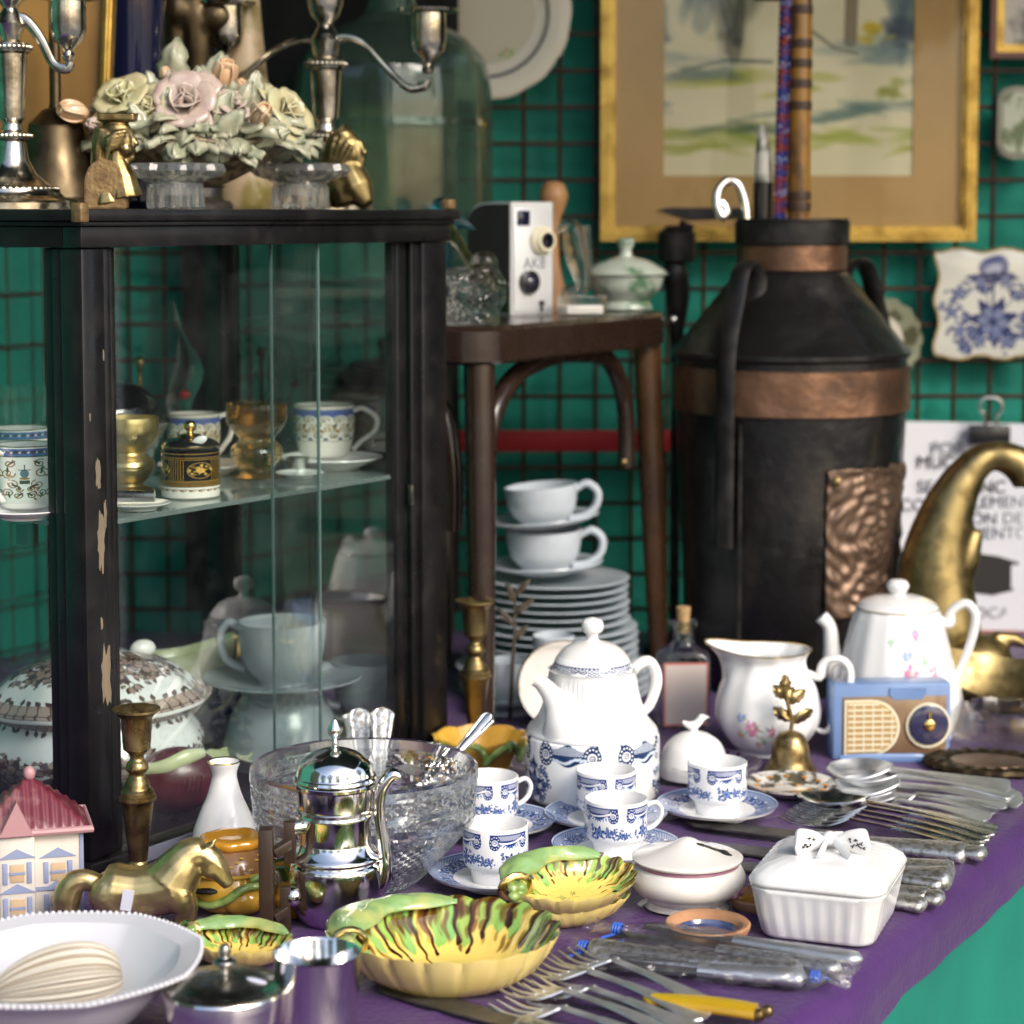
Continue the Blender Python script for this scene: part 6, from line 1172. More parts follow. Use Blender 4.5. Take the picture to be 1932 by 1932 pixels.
# cut glass bowl
t = T('cut_glass_bowl', 'large cut glass bowl with star and diamond cutting holding spoons', 'bowl', 688, vb=1692, rb=100); s = t.s; t.e.scale = (1, 1, .9)
NB = 192
pr = [(0, 4), (96, 0), (104, 6)] + [(104 + 102 * (q / 14) ** .92, 8 + 122 * q / 14) for q in range(1, 15)] + [(207, 138), (208, 144)] + [(208 + 5 * q / 18, 148 + 70 * q / 18) for q in range(19)] + [(213.5, 224), (214, 244), (208, 250), (200, 248), (197, 226), (194, 160), (180, 124), (140, 66), (100, 26), (0, 20)]
def cut(a, r, h, i):
    j = round(a / (2 * pi) * NB)
    if 3 <= i <= 16:                                      # crossed diamonds
        u_, w_ = (j / 4 + i / 2) % 1, (j / 4 - i / 2) % 1; return (r + 4.2 * (min(u_, 1 - u_) + min(w_, 1 - w_)) - 2.4, h)
    if i in (17, 18, 38): return (r + 1.5, h)
    if 19 <= i <= 37:                                     # hobstars with fans between
        c_ = ((j % 24) - 12) / 12; d_ = (i - 28) / 9.5; q = math.hypot(c_, d_); th = math.atan2(d_, c_ + 1e-6)
        if q < .36: u_, w_ = (j / 2) % 1, (i / 2) % 1; return (r + 1.2 * (1 if (i + j) % 2 else -1), h)
        if q < .95: return (r + 3.4 * abs(((th / (2 * pi) * 12) % 1) - .5) * 2 - 1.8, h)
        return (r + 2.2 * abs(((c_ * d_ * 9) % 1) - .5) - .5, h)
    return (r, h)
bm = B(); lathe(bm, pr, s, NB, rf=cut); t.add('body', bm, M['crystal'], ang=5); bowl = t
# cutlery ------------------------------------------------------------------
def cutlery(name, lab, cat, mat, p0, p1, kind, w, group=None, z0=0, z1=0, flip=1, roll=0, blade=None, bw=0):
    """from head p0 to tail p1 (frame coordinates on the table), w = widest width in metres"""
    a = P(p0[0], p0[1], ZT + z0); b = P(p1[0], p1[1], ZT + z1); d = b - a; L = d.length
    e = tag(bpy.data.objects.new(name, None), lab, cat, group); COL.objects.link(e); e.location = a
    x = d.normalized(); y = Vector((0, 0, 1)).cross(x).normalized(); zz = x.cross(y)
    e.rotation_euler = (Matrix((x, y, zz)).transposed() @ Matrix.Rotation(R(roll), 3, 'X')).to_euler()
    th = .0016
    def ribbon(bm, x0, x1, wf, zf, cf=lambda t, q: 0, nu=26, nv=8):
        b2 = B(); sheet(b2, nu, nv, lambda i, j: Vector((x0 + (x1 - x0) * i, (j - .5) * 2 * wf(i), zf(i) + cf(i, (j - .5) * 2)))); thick(b2, th)
        me = bpy.data.meshes.new('x'); b2.to_mesh(me); bm.from_mesh(me); bpy.data.meshes.remove(me); b2.free()
    def hwid(t): return w * (.13 + .3 * max(0, (t - .25) / .75) ** 1.6) * (1 if t < .93 else math.sqrt(max(.02, 1 - ((t - .93) / .072) ** 2)))
    def hz_(t): return .008 * (1 - t) ** 2 * flip + .004 * sin(t * pi) + .001
    if kind == 'spoon':
        bl = min(L * .36, w * 1.75)
        bm = B(); ribbon(bm, 0, bl, lambda t: w / 2 * (sin(pi * min(1, t * .93 + .035)) ** .62) * (.94 + .12 * (1 - t)), lambda t: .008 * flip * t ** 3, lambda t, q: -.2 * w * sin(pi * t) ** .8 * (1 - q * q) * flip + .004, 22, 12)
        h = B(); ribbon(h, bl * .985, L, hwid, hz_, lambda t, q: .0012 * (1 - q * q) + (.0009 if t > .3 and .62 < abs(q) < .9 else 0), 40, 10)
        O('bowl', bm, mat, e, ang=60); O('handle', h, mat, e, ang=60)
    elif kind == 'fork':
        fl = min(L * .36, w * 2.9); bm = B(); ribbon(bm, fl * .55, fl, lambda t: w / 2 * (1 if t < .5 else 1 - .72 * ((t - .5) / .5) ** 1.3), lambda t: -.003 * sin(pi * (.5 + t * .5)) * flip + .008 * flip * t ** 2, lambda t, q: .0012 * q * q, 10, 10)
        for k in range(4):
            y0 = (k - 1.5) / 1.5 * w * .43; tube(bm, [(fl * .58, y0, -.0022 * flip), (fl * .3, y0 * 1.02, -.0038 * flip), (0, y0 * 1.0, .0006)], [w * .062, w * .058, w * .026], 1, 8, k=4, flat=.75)
        h = B(); ribbon(h, fl * .98, L, hwid, hz_, lambda t, q: .0012 * (1 - q * q) + (.0009 if t > .3 and .62 < abs(q) < .9 else 0), 40, 10)
        O('tines', bm, mat, e, ang=60); O('handle', h, mat, e, ang=60)
    elif kind == 'knife':
        bl = blade * L; bm = B()
        b2 = B(); pts = [(bl * q, -w * .36 + (w * .2 * (1 - q) ** 3)) for q in (1, .8, .6, .4, .2, .08)] + [(0, w * .2)] + [(bl * q, w * (.34 + .08 * sin(pi * q))) for q in (.06, .2, .5, .8, 1)]
        vs = [[b2.verts.new((x_, y_, z_)) for x_, y_ in pts] for z_ in (-.0009, .0009)]; b2.faces.new(vs[0]); b2.faces.new(vs[1][::-1])
        for k in range(len(pts)): b2.faces.new((vs[0][k], vs[1][k], vs[1][(k + 1) % len(pts)], vs[0][(k + 1) % len(pts)]))
        O('blade', b2, bw or M['blade_dark'], e, ang=30)
        h = B(); hw = lambda t: w * (.3 + .28 * t) * (1 if t < .94 else math.sqrt(max(.05, 1 - ((t - .94) / .063) ** 2)))
        sheet(h, 30, 16, lambda i, j: Vector((bl * .99 + (L - bl * .99) * i, hw(i) * cos(j * 2 * pi), hw(i) * .5 * sin(j * 2 * pi)))); bmesh.ops.remove_doubles(h, verts=h.verts, dist=1e-5); bmesh.ops.holes_fill(h, edges=h.edges)
        O('handle', h, mat, e, ang=60)
    return e
SP = 'silver serving spoons stacked near the table edge'
cutlery('spoon', 'uppermost large serving spoon of the stack before the radio, bowl facing left', 'spoon', M['silver_satin'], (1562, 1452), (1905, 1490), 'spoon', .062, SP, .016, .014, roll=10)
cutlery('spoon', 'second large serving spoon lying just under the uppermost one', 'spoon', M['silver_satin'], (1572, 1484), (1930, 1512), 'spoon', .058, SP, .008, .008, roll=10)
cutlery('spoon', 'serving spoon at the bottom of the stack, its handle tip nearest the purple edge', 'spoon', M['silver_satin'], (1584, 1500), (1880, 1534), 'spoon', .056, SP, .002, .004)
cutlery('spoon', 'smaller silver spoon lying on the row of forks with narrow bowl', 'spoon', M['silver_old'], (1508, 1505), (1880, 1568), 'spoon', .05, SP, .010, .006)
cutlery('spoon', 'serving spoon with long plain handle fanned out under the uppermost two', 'spoon', M['silver_satin'], (1578, 1468), (1916, 1500), 'spoon', .058, SP, .012, .011)
cutlery('spoon', 'serving spoon with its handle fanned furthest down of the large stack', 'spoon', M['silver_satin'], (1600, 1510), (1866, 1548), 'spoon', .054, SP, .004, .006)
cutlery('fork', 'broad silver fork whose tines rest against the serving spoon bowls', 'fork', M['silver_satin'], (1640, 1506), (1900, 1524), 'fork', .036, None, .006, .01)
FK = 'forks nested in a row beside the serving spoons'
for k in range(4):
    cutlery('fork', ('dark silver fork at the left end of the nested row', 'second dark silver fork of the nested row under the narrow spoon', 'third dark silver fork of the nested row under the narrow spoon', 'right-hand dark silver fork of the nested row next to the large spoons')[k], 'fork', M['silver_old'], (1478 + 11 * k, 1536 - 7 * k), (1848 + 10 * k, 1606 - 10 * k), 'fork', .032, FK, .004 + .0022 * k, .004 + .0022 * k)
KN = 'old table knives behind the white covered box'
cutlery('knife', 'upper dark curved knife blade pointing left behind the round lidded box', 'knife', M['engraved'], (1286, 1552), (1830, 1612), 'knife', .04, KN, .007, .005, blade=.62)
cutlery('knife', 'lower dark knife blade pointing left just behind the round lidded box', 'knife', M['engraved'], (1285, 1592), (1800, 1648), 'knife', .042, KN, .004, .004, blade=.62)
cutlery('knife', 'darkest knife, mostly hidden between the two white boxes', 'knife', M['engraved'], (1330, 1632), (1798, 1658), 'knife', .04, KN, .002, .013, blade=.6)
for k, (u, v, z) in enumerate(((1862, 1612, .004), (1784, 1668, .007), (1756, 1690, .003), (1782, 1696, .002), (1748, 1708, .001))):
    cutlery('knife', ('engraved silver knife handle farthest along the row behind the butter box', 'upper engraved knife handle with blunt end right of the butter box', 'engraved knife handle in the middle of the pile right of the butter box', 'scalloped engraved knife handle low in the pile right of the butter box', 'lowest knife handle right of the butter box closest to the viewer')[k], 'knife', M['engraved'], (u - 330, v - 44), (u, v), 'knife', .026, 'engraved knives right of the butter box', z + .004, z + .004, blade=.45)
def upright(name, lab, top, bot, Y0, Y1, w0, w1, mat):
    a, b = Q(*top, Y0), Q(*bot, Y1); d = (a - b); L = d.length; e = tag(bpy.data.objects.new(name, None), lab, 'spoon', 'spoons standing in the cut glass bowl'); COL.objects.link(e); e.location = b
    z = d.normalized(); x = (Vector((1, 0, 0)) - z * z.x).normalized(); y = z.cross(x); e.rotation_euler = Matrix((x, y, z)).transposed().to_euler()
    def wf(t): return w0 + (w1 - w0) * max(0, (t - .35) / .65) ** 1.2 if t < .94 else w1 * math.sqrt(max(.02, 1 - ((t - .94) / .062) ** 2))
    bm = B(); sheet(bm, 44, 14, lambda i, j: Vector(((j - .5) * 2 * wf(i), -.0016 * (1 - ((j - .5) * 2) ** 2) - (.0012 if .6 < abs(j - .5) * 2 < .88 and i > .4 else 0) + .004 * sin(i * pi), i * L))); thick(bm, .0018); h = O('handle', bm, mat, e, ang=60)
    bm = B(); sheet(bm, 14, 10, lambda i, j: Vector(((j - .5) * 2 * .017 * sin(pi * min(.97, max(.05, i))) ** .6, -.006 * sin(pi * i) * (1 - ((j - .5) * 2) ** 2), -.055 * i + .002))); thick(bm, .0015); O('bowl', bm, mat, e, ang=60)
upright('spoon', 'left of two flat engraved handles standing upright in the cut glass bowl', (676, 1337), (692, 1600), 2.36, 2.25, .005, .0135, M['engraved'])
upright('spoon', 'right of two flat engraved handles standing upright in the cut glass bowl', (722, 1335), (706, 1600), 2.33, 2.23, .005, .0135, M['engraved'])
upright('spoon', 'silver spoon with pointed handle leaning out over the right rim of the cut glass bowl', (926, 1348), (792, 1490), 2.34, 2.28, .0035, .009, M['silver_old'])
# bundled knives in clear bags, forks, yellow knife
def bag(name, lab, p0, p1, w, seed, knives, tie, col):
    a, b = P(*p0), P(*p1); d = b - a; L = d.length; x = d.normalized(); y = Vector((-x.y, x.x, 0))
    e = tag(bpy.data.objects.new(name, None), lab, 'cutlery bundle', 'knives bundled in clear plastic'); COL.objects.link(e); e.location = a; e.rotation_euler = (0, 0, math.atan2(x.y, x.x))
    hgt = .021
    def pt(i, j):
        q = j * 2 * pi; tt = min(1, max(0, (i - tie) / .16)) if i > tie else max(0, (tie - i) / tie); k = (.16 + .84 * tt ** .7) if i > tie else (.16 + .5 * tt); k *= 1 if i < .95 else math.sqrt(max(.1, 1 - ((i - .95) / .052) ** 2))
        wv = 1 + .16 * nz(i * 22, j * 9, seed)
        return Vector((L * i, w * .5 * k * cos(q) * wv + .003 * nz(i * 9, seed), hgt * .5 + hgt * .5 * k * sin(q) * wv))
    bm = B(); sheet(bm, 80, 28, pt); bmesh.ops.remove_doubles(bm, verts=bm.verts, dist=1e-6); O('plastic_wrap', bm, M['plastic_bag'], e, ang=50)
    for (y0, h0, x0, x1, xb, wk) in knives:
        h = B(); hw = lambda t: wk * (.7 + .35 * t) * (1 if t < .93 else math.sqrt(max(.05, 1 - ((t - .93) / .073) ** 2)))
        sheet(h, 24, 14, lambda i, j: Vector((L * (xb + (x1 - xb) * i), y0 + hw(i) * cos(j * 2 * pi), h0 + hw(i) * .55 * sin(j * 2 * pi)))); bmesh.ops.remove_doubles(h, verts=h.verts, dist=1e-6); bmesh.ops.holes_fill(h, edges=h.edges); hh = O('knife_handle', h, M['silver_satin'] if y0 > 0 else M['engraved'], e, ang=60)
        if x0 < xb: b2 = B(); box(b2, (L * (x0 + xb) / 2, y0, h0), (L * (xb - x0), wk * 1.5, .0015), bev=.0006); O('knife_blade', b2, M['blade_dark'], e)
        elif x0 > x1: b2 = B(); box(b2, (L * (x0 + x1) / 2, y0, h0), (L * (x0 - x1), wk * 1.5, .0015), bev=.0006); O('knife_blade', b2, M['blade_dark'], e)
    bm = B()
    for k in range(3): tube(bm, [(L * tie + (k - 1) * .0028 , .0058 * cos(q / 12 * 6.283), hgt * .5 + .0045 * sin(q / 12 * 6.283)) for q in range(13)], .0013, 1, 6, cap=False)
    tube(bm, [(L * tie, -.005, .007), (L * tie - .01, -.016, .004), (L * tie + .008, -.022, .004), (L * tie + .012, -.008, .006)], .0013, 1, 6, k=4); O('rubber_band', bm, M['rubber_blue'], e)
bag('wrapped_knives', 'knives in clear plastic tied with blue band below the terracotta dish', (1112, 1765), (1620, 1846), .046, 3, ((-.006, .008, .12, .95, .5, .012), (.009, .014, .2, 1.0, .54, .0105)), .11, 0)
bag('wrapped_knives', 'knife bundle in clear plastic with silver handles turned left, middle of the three', (1082, 1806), (1560, 1868), .044, 8, ((0, .011, .92, .06, .5, .0145), (-.009, .009, .9, .1, .56, .012)), .04, 0)
bag('wrapped_knives', 'knife bundle in clear plastic with loose blue band at its right end', (1605, 1870), (1100, 1830), .05, 5, ((.004, .010, .95, .16, .56, .0135), (-.01, .013, .9, .18, .6, .012)), .13, 0)
FR = 'forks heaped at the bottom edge'
for k, (p0, p1) in enumerate((((1062, 1792), (1350, 1905)), ((1000, 1812), (1330, 1925)), ((1010, 1848), (1320, 1950)), ((950, 1848), (1300, 1965)), ((945, 1885), (1290, 1990)))):
    cutlery('fork', ('uppermost fork of the heap, tines reaching towards the wrapped knives', 'fork of the heap with bright tines beside the big corn dish', 'fork in the middle of the heap at the bottom edge', 'fork of the heap whose tines lie nearest the big corn dish', 'lowest fork of the heap, tines furthest down at the bottom edge')[k], 'fork', M['silver_satin'], p0, p1, 'fork', .037, FR, .015 - .002 * k, .012 - .002 * k)
cutlery('knife', 'knife with flat grey blade under the big corn dish at the bottom edge', 'knife', M['engraved'], (706, 1862), (1290, 2010), 'knife', .036, None, .003, .004, blade=.5)
t = T('pocket_knife', 'knife with translucent yellow horn handle and brass bolts at the bottom edge', 'knife', 1330, 1900, z=ZT + .012, rot=-17); s = t.s
bm = B(); sheet(bm, 30, 16, lambda i, j: Vector(((-118 + 216 * i) * s, (20 + 12 * sin(i * 2.2)) * cos(j * 2 * pi) * s * (1 if i > .06 else .5 + i * 8), (14 * sin(j * 2 * pi) + 5 * sin(i * 3)) * s))); bmesh.ops.remove_doubles(bm, verts=bm.verts, dist=1e-6); bmesh.ops.holes_fill(bm, edges=bm.edges); t.add('handle', bm, M['horn_yellow'], ang=60)
for (dx, dy) in ((104, -14), (116, 12)):
    bm = B(); lathe(bm, [(0, -10), (9, -10), (12, -6), (12, 6), (9, 10), (0, 10)], s, 8, mat=Matrix.Translation((dx * s, dy * s, 0)) @ Matrix.Rotation(R(70), 4, 'Y')); t.add('bolt', bm, M['brass_old'])
bm = B(); box(bm, (-180 * s, 0, -6 * s), (130 * s, 30 * s, 3 * s), bev=1 * s); t.add('blade', bm, M['blade_dark'])
# ------------------------------------------------------------------ lidded boxes and terracotta saucers
t = T('butter_box', 'white fluted rectangular covered box with china bow on the lid', 'covered dish', 1563, 1742, rot=-20); s = t.s; t.e.scale = (1, 1, .88)
def rrect(hw, hd, r_, z, wob=0, n=10):
    return [((x) * s, y * s, z * s) for x, y in [(p[0] * (1 + wob * cos(k * 1.9)), p[1] * (1 + wob * cos(k * 1.9))) for k, p in enumerate(dense(hw, hd, r_))]]
def dense(hw, hd, r_, m=132):
    base = rounded(-hw, hw, -hd, hd, r_, 8); L_ = [0]
    for k in range(len(base)): L_.append(L_[-1] + math.dist(base[k], base[(k + 1) % len(base)]))
    out = []
    k = 0
    for q in range(m):
        d_ = L_[-1] * q / m
        while L_[k + 1] < d_: k += 1
        f_ = (d_ - L_[k]) / max(1e-9, L_[k + 1] - L_[k]); a, b = base[k], base[(k + 1) % len(base)]; out.append((a[0] + (b[0] - a[0]) * f_, a[1] + (b[1] - a[1]) * f_))
    return out
def loft(bm, rows, close0=True, close1=True):
    lay = [[bm.verts.new(p) for p in row] for row in rows]; n = len(lay[0])
    for a in range(len(lay) - 1):
        for k in range(n): bm.faces.new((lay[a][k], lay[a][(k + 1) % n], lay[a + 1][(k + 1) % n], lay[a + 1][k]))
    if close0: bm.faces.new(lay[0][::-1])
    if close1: bm.faces.new(lay[-1])
def ribbed(hw, hd, r_, z, k): 
    return [(x * s * (1 + k * math.sqrt(abs(sin(q * pi * 34 / 132))) - k), y * s * (1 + k * math.sqrt(abs(sin(q * pi * 34 / 132))) - k), z * s) for q, (x, y) in enumerate(dense(hw, hd, r_))]
bm = B(); loft(bm, [ribbed(98, 117, 34, 0, 0), ribbed(104, 123, 36, 3, .0), ribbed(108, 126, 38, 10, .03), ribbed(116, 134, 40, 50, .04), ribbed(122, 139, 42, 88, .03), ribbed(124, 141, 44, 100, .0), ribbed(126, 143, 44, 108, 0), ribbed(122, 139, 42, 112, 0)]); t.add('box', bm, M['porcelain'], ang=60)
bm = B(); loft(bm, [ribbed(124, 141, 44, 112.5, 0), ribbed(128, 145, 46, 115, 0), ribbed(129, 146, 46, 122, 0), ribbed(122, 139, 46, 136, .02), ribbed(104, 123, 44, 150, .034), ribbed(80, 101, 40, 158, .04), ribbed(72, 93, 40, 160, 0), ribbed(30, 55, 28, 163, 0)]); lid = t.add('lid', bm, M['porcelain'], ang=60)
bm = B(); m_ = Matrix.Rotation(R(20), 4, 'Z')
for q in (-1, 1):
    def loop(i, j, q=q):
        a, x = (j - .5) * 2 * pi, i; w_ = (8 + 30 * sin(pi / 2 * min(1, x * 1.2)) * (1 if x < .86 else math.sqrt(max(.04, 1 - ((x - .86) / .142) ** 2))))
        return m_ @ (Vector((q * (8 + 62 * x) , -6 - 26 * x + 17 * sin(a) * (.4 + .6 * x), 182 + 4 * sin(x * 3) + w_ * .8 * cos(a) + 2 * sin(a * 3 + x * 8) * x)) * s)
    b2 = B(); sheet(b2, 16, 20, loop); bmesh.ops.remove_doubles(b2, verts=b2.verts, dist=1e-6); bmesh.ops.holes_fill(b2, edges=b2.edges); me = bpy.data.meshes.new('x'); b2.to_mesh(me); bm.from_mesh(me); b2.free(); bpy.data.meshes.remove(me)
    tube(bm, [m_ @ Vector((q * 6, -10, 184)), m_ @ Vector((q * 20, -44, 172)), m_ @ Vector((q * 30, -66, 162))], [9, 12, 13], s, 8, flat=.4, k=3); tube(bm, [m_ @ Vector((q * 6, 14, 186)), m_ @ Vector((q * 26, 40, 176)), m_ @ Vector((q * 44, 60, 164))], [9, 12, 13], s, 8, flat=.4, k=3)
ell(bm, (0, 0, 186 * s), (15 * s, 17 * s, 16 * s), 12); bw_ = t.add('bow', bm, M['porcelain'], lid, ang=70)
bm = B(); r_ = random.Random(4)
for q in (-1, 1):
    for (dx, dz) in ((34, 8), (44, 14), (52, 4), (40, -6), (56, -8), (48, -2)):
        x_ = (dx - 8) / 62; p = m_ @ (Vector((q * dx, -6 - 26 * x_ - 18.2 * (.4 + .6 * x_), 184 + dz * .8)) * s)
        for w_ in range(3): a = r_.uniform(0, 6.28); ell(bm, p + Vector((cos(a) * 3 * s, 0, sin(a) * 3 * s)), (3.2 * s, 1.4 * s, 1.3 * s), 6, ry(-math.degrees(a)))
t.add('painted_sprigs', bm, M['ink_black'], bw_)
t = T('round_box', 'round cream china box with mauve band, black motif and little curled feet', 'covered dish', 1296, vb=1731, rb=80); s = t.s; t.e.scale = (1, 1, .86)
bm = B(); lathe(bm, [(0, 6), (70, 4), (76, 0), (80, 2), (78, 14)] + sp([(80, 18), (104, 40), (111, 62), (104, 84), (96, 92)], 5) + [(94, 95), (0, 95)], s, 64, rf=lambda a, r, h, i: (r * (1 + (.05 * abs(sin(3 * a)) if i in (2, 3) else 0)), h)); t.add('bowl', bm, M['porcelain_cream'])
bm = B(); lathe(bm, [(96.5, 91.5), (98.4, 93.5), (97.6, 99), (95.5, 100.5)], s, 64); t.add('mauve_band', bm, M['mauve'])
bm = B(); lathe(bm, [(94, 101), (104, 103), (105, 107), (100, 110)] + sp([(98, 111), (60, 123), (30, 136), (12, 147), (0, 150)], 5), s, 64); ld = t.add('lid', bm, M['porcelain_cream'])
bm = B()
for (a, r_, w_, l_) in ((-14, 74, 9, 20), (-12, 66, 7, 22), (-16, 54, 4, 24), (-20, 40, 4, 20), (-26, 30, 6, 14), (-34, 26, 5, 12), (-6, 70, 5, 14)):
    p = Vector((r_ * cos(R(a)), r_ * sin(R(a)), 124.5 + (60 - r_) * .4)) * s
    ell(bm, p, (l_ * .62 * s, w_ * s, 2.6 * s), 8, ry(20))
t.add('black_motif', bm, M['ink_black'], ld)
bm = B()
for k in range(3): p = Vector((106 * cos(R(-38 + k * 7)), 106 * sin(R(-38 + k * 7)), 42 + 6 * (k % 2))) * s; ell(bm, p, (7 * s, 5 * s, 8 * s), 8)
t.add('mauve_flower', bm, M['mauve'])
for k in range(3):
    a = R(-90 + 120 * k + 40); bm = B(); tube(bm, [(74 * cos(a), 74 * sin(a), 12), (86 * cos(a), 86 * sin(a), 8), (92 * cos(a), 92 * sin(a), 2)], [8, 7, 6], s, 8); t.add('foot', bm, M['porcelain_cream'])
def clay(u, vb, k, lab, mat):
    t = T('terracotta_saucer', lab, 'saucer', u, vb=vb, rb=70 * k, group='small glazed terracotta saucers'); s = t.s * k
    bm = B(); lathe(bm, [(0, 0), (64, 0), (70, 4), (80, 24), (81, 30), (78, 33), (70, 32), (64, 26), (60, 18)], s, 56, split=None); t.add('body', bm, M['terracotta'])
    bm = B(); lathe(bm, [(64, 24), (60, 16), (56, 12), (0, 11)], s, 56, rf=lambda a, r, h, i: (r, h + 1.5 * cos(r * .5))); t.add('glaze', bm, mat)
    return t
t = clay(1335, 1794, 1, 'terracotta saucer glazed dark blue inside, in front of the round cream box', M['blue_enamel']); bm = B(); box(bm, (-24 * t.s, -10 * t.s, 14.5 * t.s), (26 * t.s, 20 * t.s, .8 * t.s), rz(20)); t.add('price_sticker', bm, M['sticker'])
clay(1432, 1728, .72, 'terracotta saucer glazed amber, peeping out between the two white boxes', M['amber_glaze'])
# ------------------------------------------------------------------ corn shaped dishes
def corn(name, lab, u, v, rx_, ry_, h, rot, mat, z=0, tiltx=0, tilty=0, leaf=(70, 215), tip=True, lr=26, grp='corn leaf dishes with glaze runs'):
    t = T(name, lab, 'dish', u, v, z=ZT + z, rot=rot, group=grp); s = t.s; t.e.rotation_euler = (R(tiltx), R(tilty), R(rot))
    ar = ry_ / rx_; n = 144
    pr = [(0, 8), (.4, 8), (.5, 9), (.6, 15), (.74, h * .38), (.86, h * .66), (.95, h * .9), (1, h), (1.012, h + 1), (1.004, h - 4), (.94, h * .7), (.82, h * .36), (.66, h * .12), (.54, 0), (.48, -2), (.42, 2), (0, 2)]
    pr = [(a * rx_, b) for a, b in pr]
    def sc(a, r, h_, i):
        q = r / rx_; w_ = .05 * q * q * (abs(cos(9 * a)) ** .6); pt = .12 * max(0, -cos(a)) ** 8 * q
        return (r * (1 - .05 * q * q + w_ + pt), h_ + 3 * q ** 3 * cos(18 * a))
    bm = B(); lathe(bm, pr, s, n, sy=ar, rf=sc, split=8, ruv=rx_); t.add('dish', bm, [mat, M['yellow_glaze']], ang=50)
    a0, a1 = R(leaf[0]), R(leaf[1])          # husk leaf folded over part of the rim
    def husk(i, j):
        a = a0 + (a1 - a0) * i; en = sin(pi * min(.985, max(.015, i))) ** .45; q = (j - .5) * 2.7
        wv = .25 * sin(i * 13) * abs(j - .5) * 2 + .12 * nz(i * 9, j * 5, lr)
        rad = lr * en * (1 + wv); c_ = .95 * rx_
        rr_ = c_ + rad * 1.25 * sin(q) + 4; zz = h * .9 + rad * (cos(q) - .15) + 2.2 * sin(i * 40 + j * 4) * en * (j - .2)
        return Vector((rr_ * cos(a) * s, rr_ * ar * sin(a) * s, zz * s))
    bm = B(); sheet(bm, 60, 16, husk); thick(bm, 3 * s); t.add('husk_leaf', bm, M['leaf_glaze'], ang=180)
    if tip:
        bm = B(); c0 = Vector((rx_ * cos(a1) * .98, rx_ * ar * sin(a1) * .98, h * .84)); r_ = random.Random(int(lr))
        for q in range(9): ell(bm, (c0 + Vector((r_.uniform(-22, 14), r_.uniform(-20, 14), r_.uniform(-12, 12)))) * s, (13 * s, 11 * s, 10 * s), 10)
        t.add('leaf_tip', blob(bm, 3 * s, 1), M['green_glaze'], ang=180)
        bm = B(); a2 = a1 - .16; c1 = Vector((rx_ * .95 * cos(a2), rx_ * .95 * ar * sin(a2), h * .92)); nn = Vector((cos(a2), sin(a2), 0)); k_ = lr * .8
        tube(bm, [(c1 + nn * (k_ * 1.25 * cos(q / 14 * 6.283)) + Vector((0, 0, k_ * sin(q / 14 * 6.283)))) for q in range(15)], 4.5, s, 8, cap=False, flat=1.6); t.add('gilt_tie', bm, M['gilt'])
    return t
corn('corn_dish', 'large yellow corn dish with green husk and brown glaze runs in the foreground', 850, 1848, 208, 196, 98, 8, M['drip_a'], lr=34, leaf=(80, 200))
corn('corn_dish', 'lower plain yellow corn dish under the tilted one beside the round box', 1086, 1736, 122, 66, 40, 36, M['drip_b'], tip=False, leaf=(120, 150), lr=8)
corn('corn_dish', 'narrow corn dish with gold tied husk stacked on another beside the round box', 1076, 1700, 134, 84, 52, 34, M['drip_b'], z=.02, tiltx=14, leaf=(40, 182), lr=30)
corn('corn_dish', 'small corn dish behind the silver sugar pot and beaker', 448, 1812, 112, 84, 44, -24, M['drip_a'], leaf=(50, 190), lr=22)
# ------------------------------------------------------------------ left foreground
t = T('serving_bowl', 'large white bowl with beaded octagonal rim holding a seashell', 'bowl', 112, Y=1.745, z=ZT); s = t.s; h8 = (CZ - (1802 - HV) * s - ZT) / s
def octo(a, r, h, i): q = (a + pi / 8) % (pi / 4) - pi / 8; k_ = cos(pi / 8) / cos(q); return (r * (.55 + .45 * k_ * 1.04) if r > 150 else r, h)
bm = B(); lathe(bm, [(0, 0), (110, 0), (120, 8), (124, 22), (160, h8 * .35), (210, h8 * .7), (236, h8 * .92), (270, h8), (272, h8 + 4), (268, h8 + 7), (230, h8 - 2), (200, h8 * .72), (130, h8 * .34), (0, h8 * .26)], s, 96, rf=octo); t.add('body', bm, M['bowl_white_shaded'])
bm = B()
for k in range(132):
    a = k / 132 * 2 * pi; r_, _ = octo(a, 270, 0, 0); ell(bm, (r_ * cos(a) * s, r_ * sin(a) * s, (h8 + 5) * s), (5.6 * s, 5.6 * s, 5.6 * s), 6)
t.add('beaded_rim', bm, M['bowl_white_shaded'], ang=180); bp, bs = t.p, s
t = T('seashell', 'ribbed cream scallop shell lying in the white beaded bowl', 'shell', 100, Y=1.745, z=ZT); s = bs; t.s = s; t.e.location = bp + Vector((-6 * s, 20 * s, (h8 * .58) * s)); t.e.rotation_euler = (R(10), R(-4), R(14))
def shp(i, j):
    a = (i - .5) * pi * .98; b = pi * (.04 + .92 * j); rib = 1 + .04 * cos(i * 100) * sin(b)      # ribs fan from one end
    w_ = (.45 + .55 * j ** .7); return Vector((-122 * cos(b) * rib, 74 * sin(a) * sin(b) ** .8 * w_ * 1.25 * rib, 98 * cos(a) * sin(b) ** .8 * w_ * rib)) * s
bm = B(); sheet(bm, 170, 30, shp); thick(bm, 3 * s); t.add('body', bm, M['shell_banded'], ang=180)
t = T('sugar_pot', 'polished silver sugar pot with dark reflecting lid and turned finial', 'sugar pot', 426, Y=1.70, z=ZT); s = t.s; h9 = lambda v: (CZ - (v - HV) * s - ZT) / s; hr = h9(1858)
bm = B(); lathe(bm, sp([(0, 0), (84, 0), (96, 14), (110, hr * .5), (116, hr * .85), (116, hr)], 5) + [(120, hr + 3), (118, hr + 7), (108, hr + 6)], s, 72); t.add('body', bm, M['silver'])
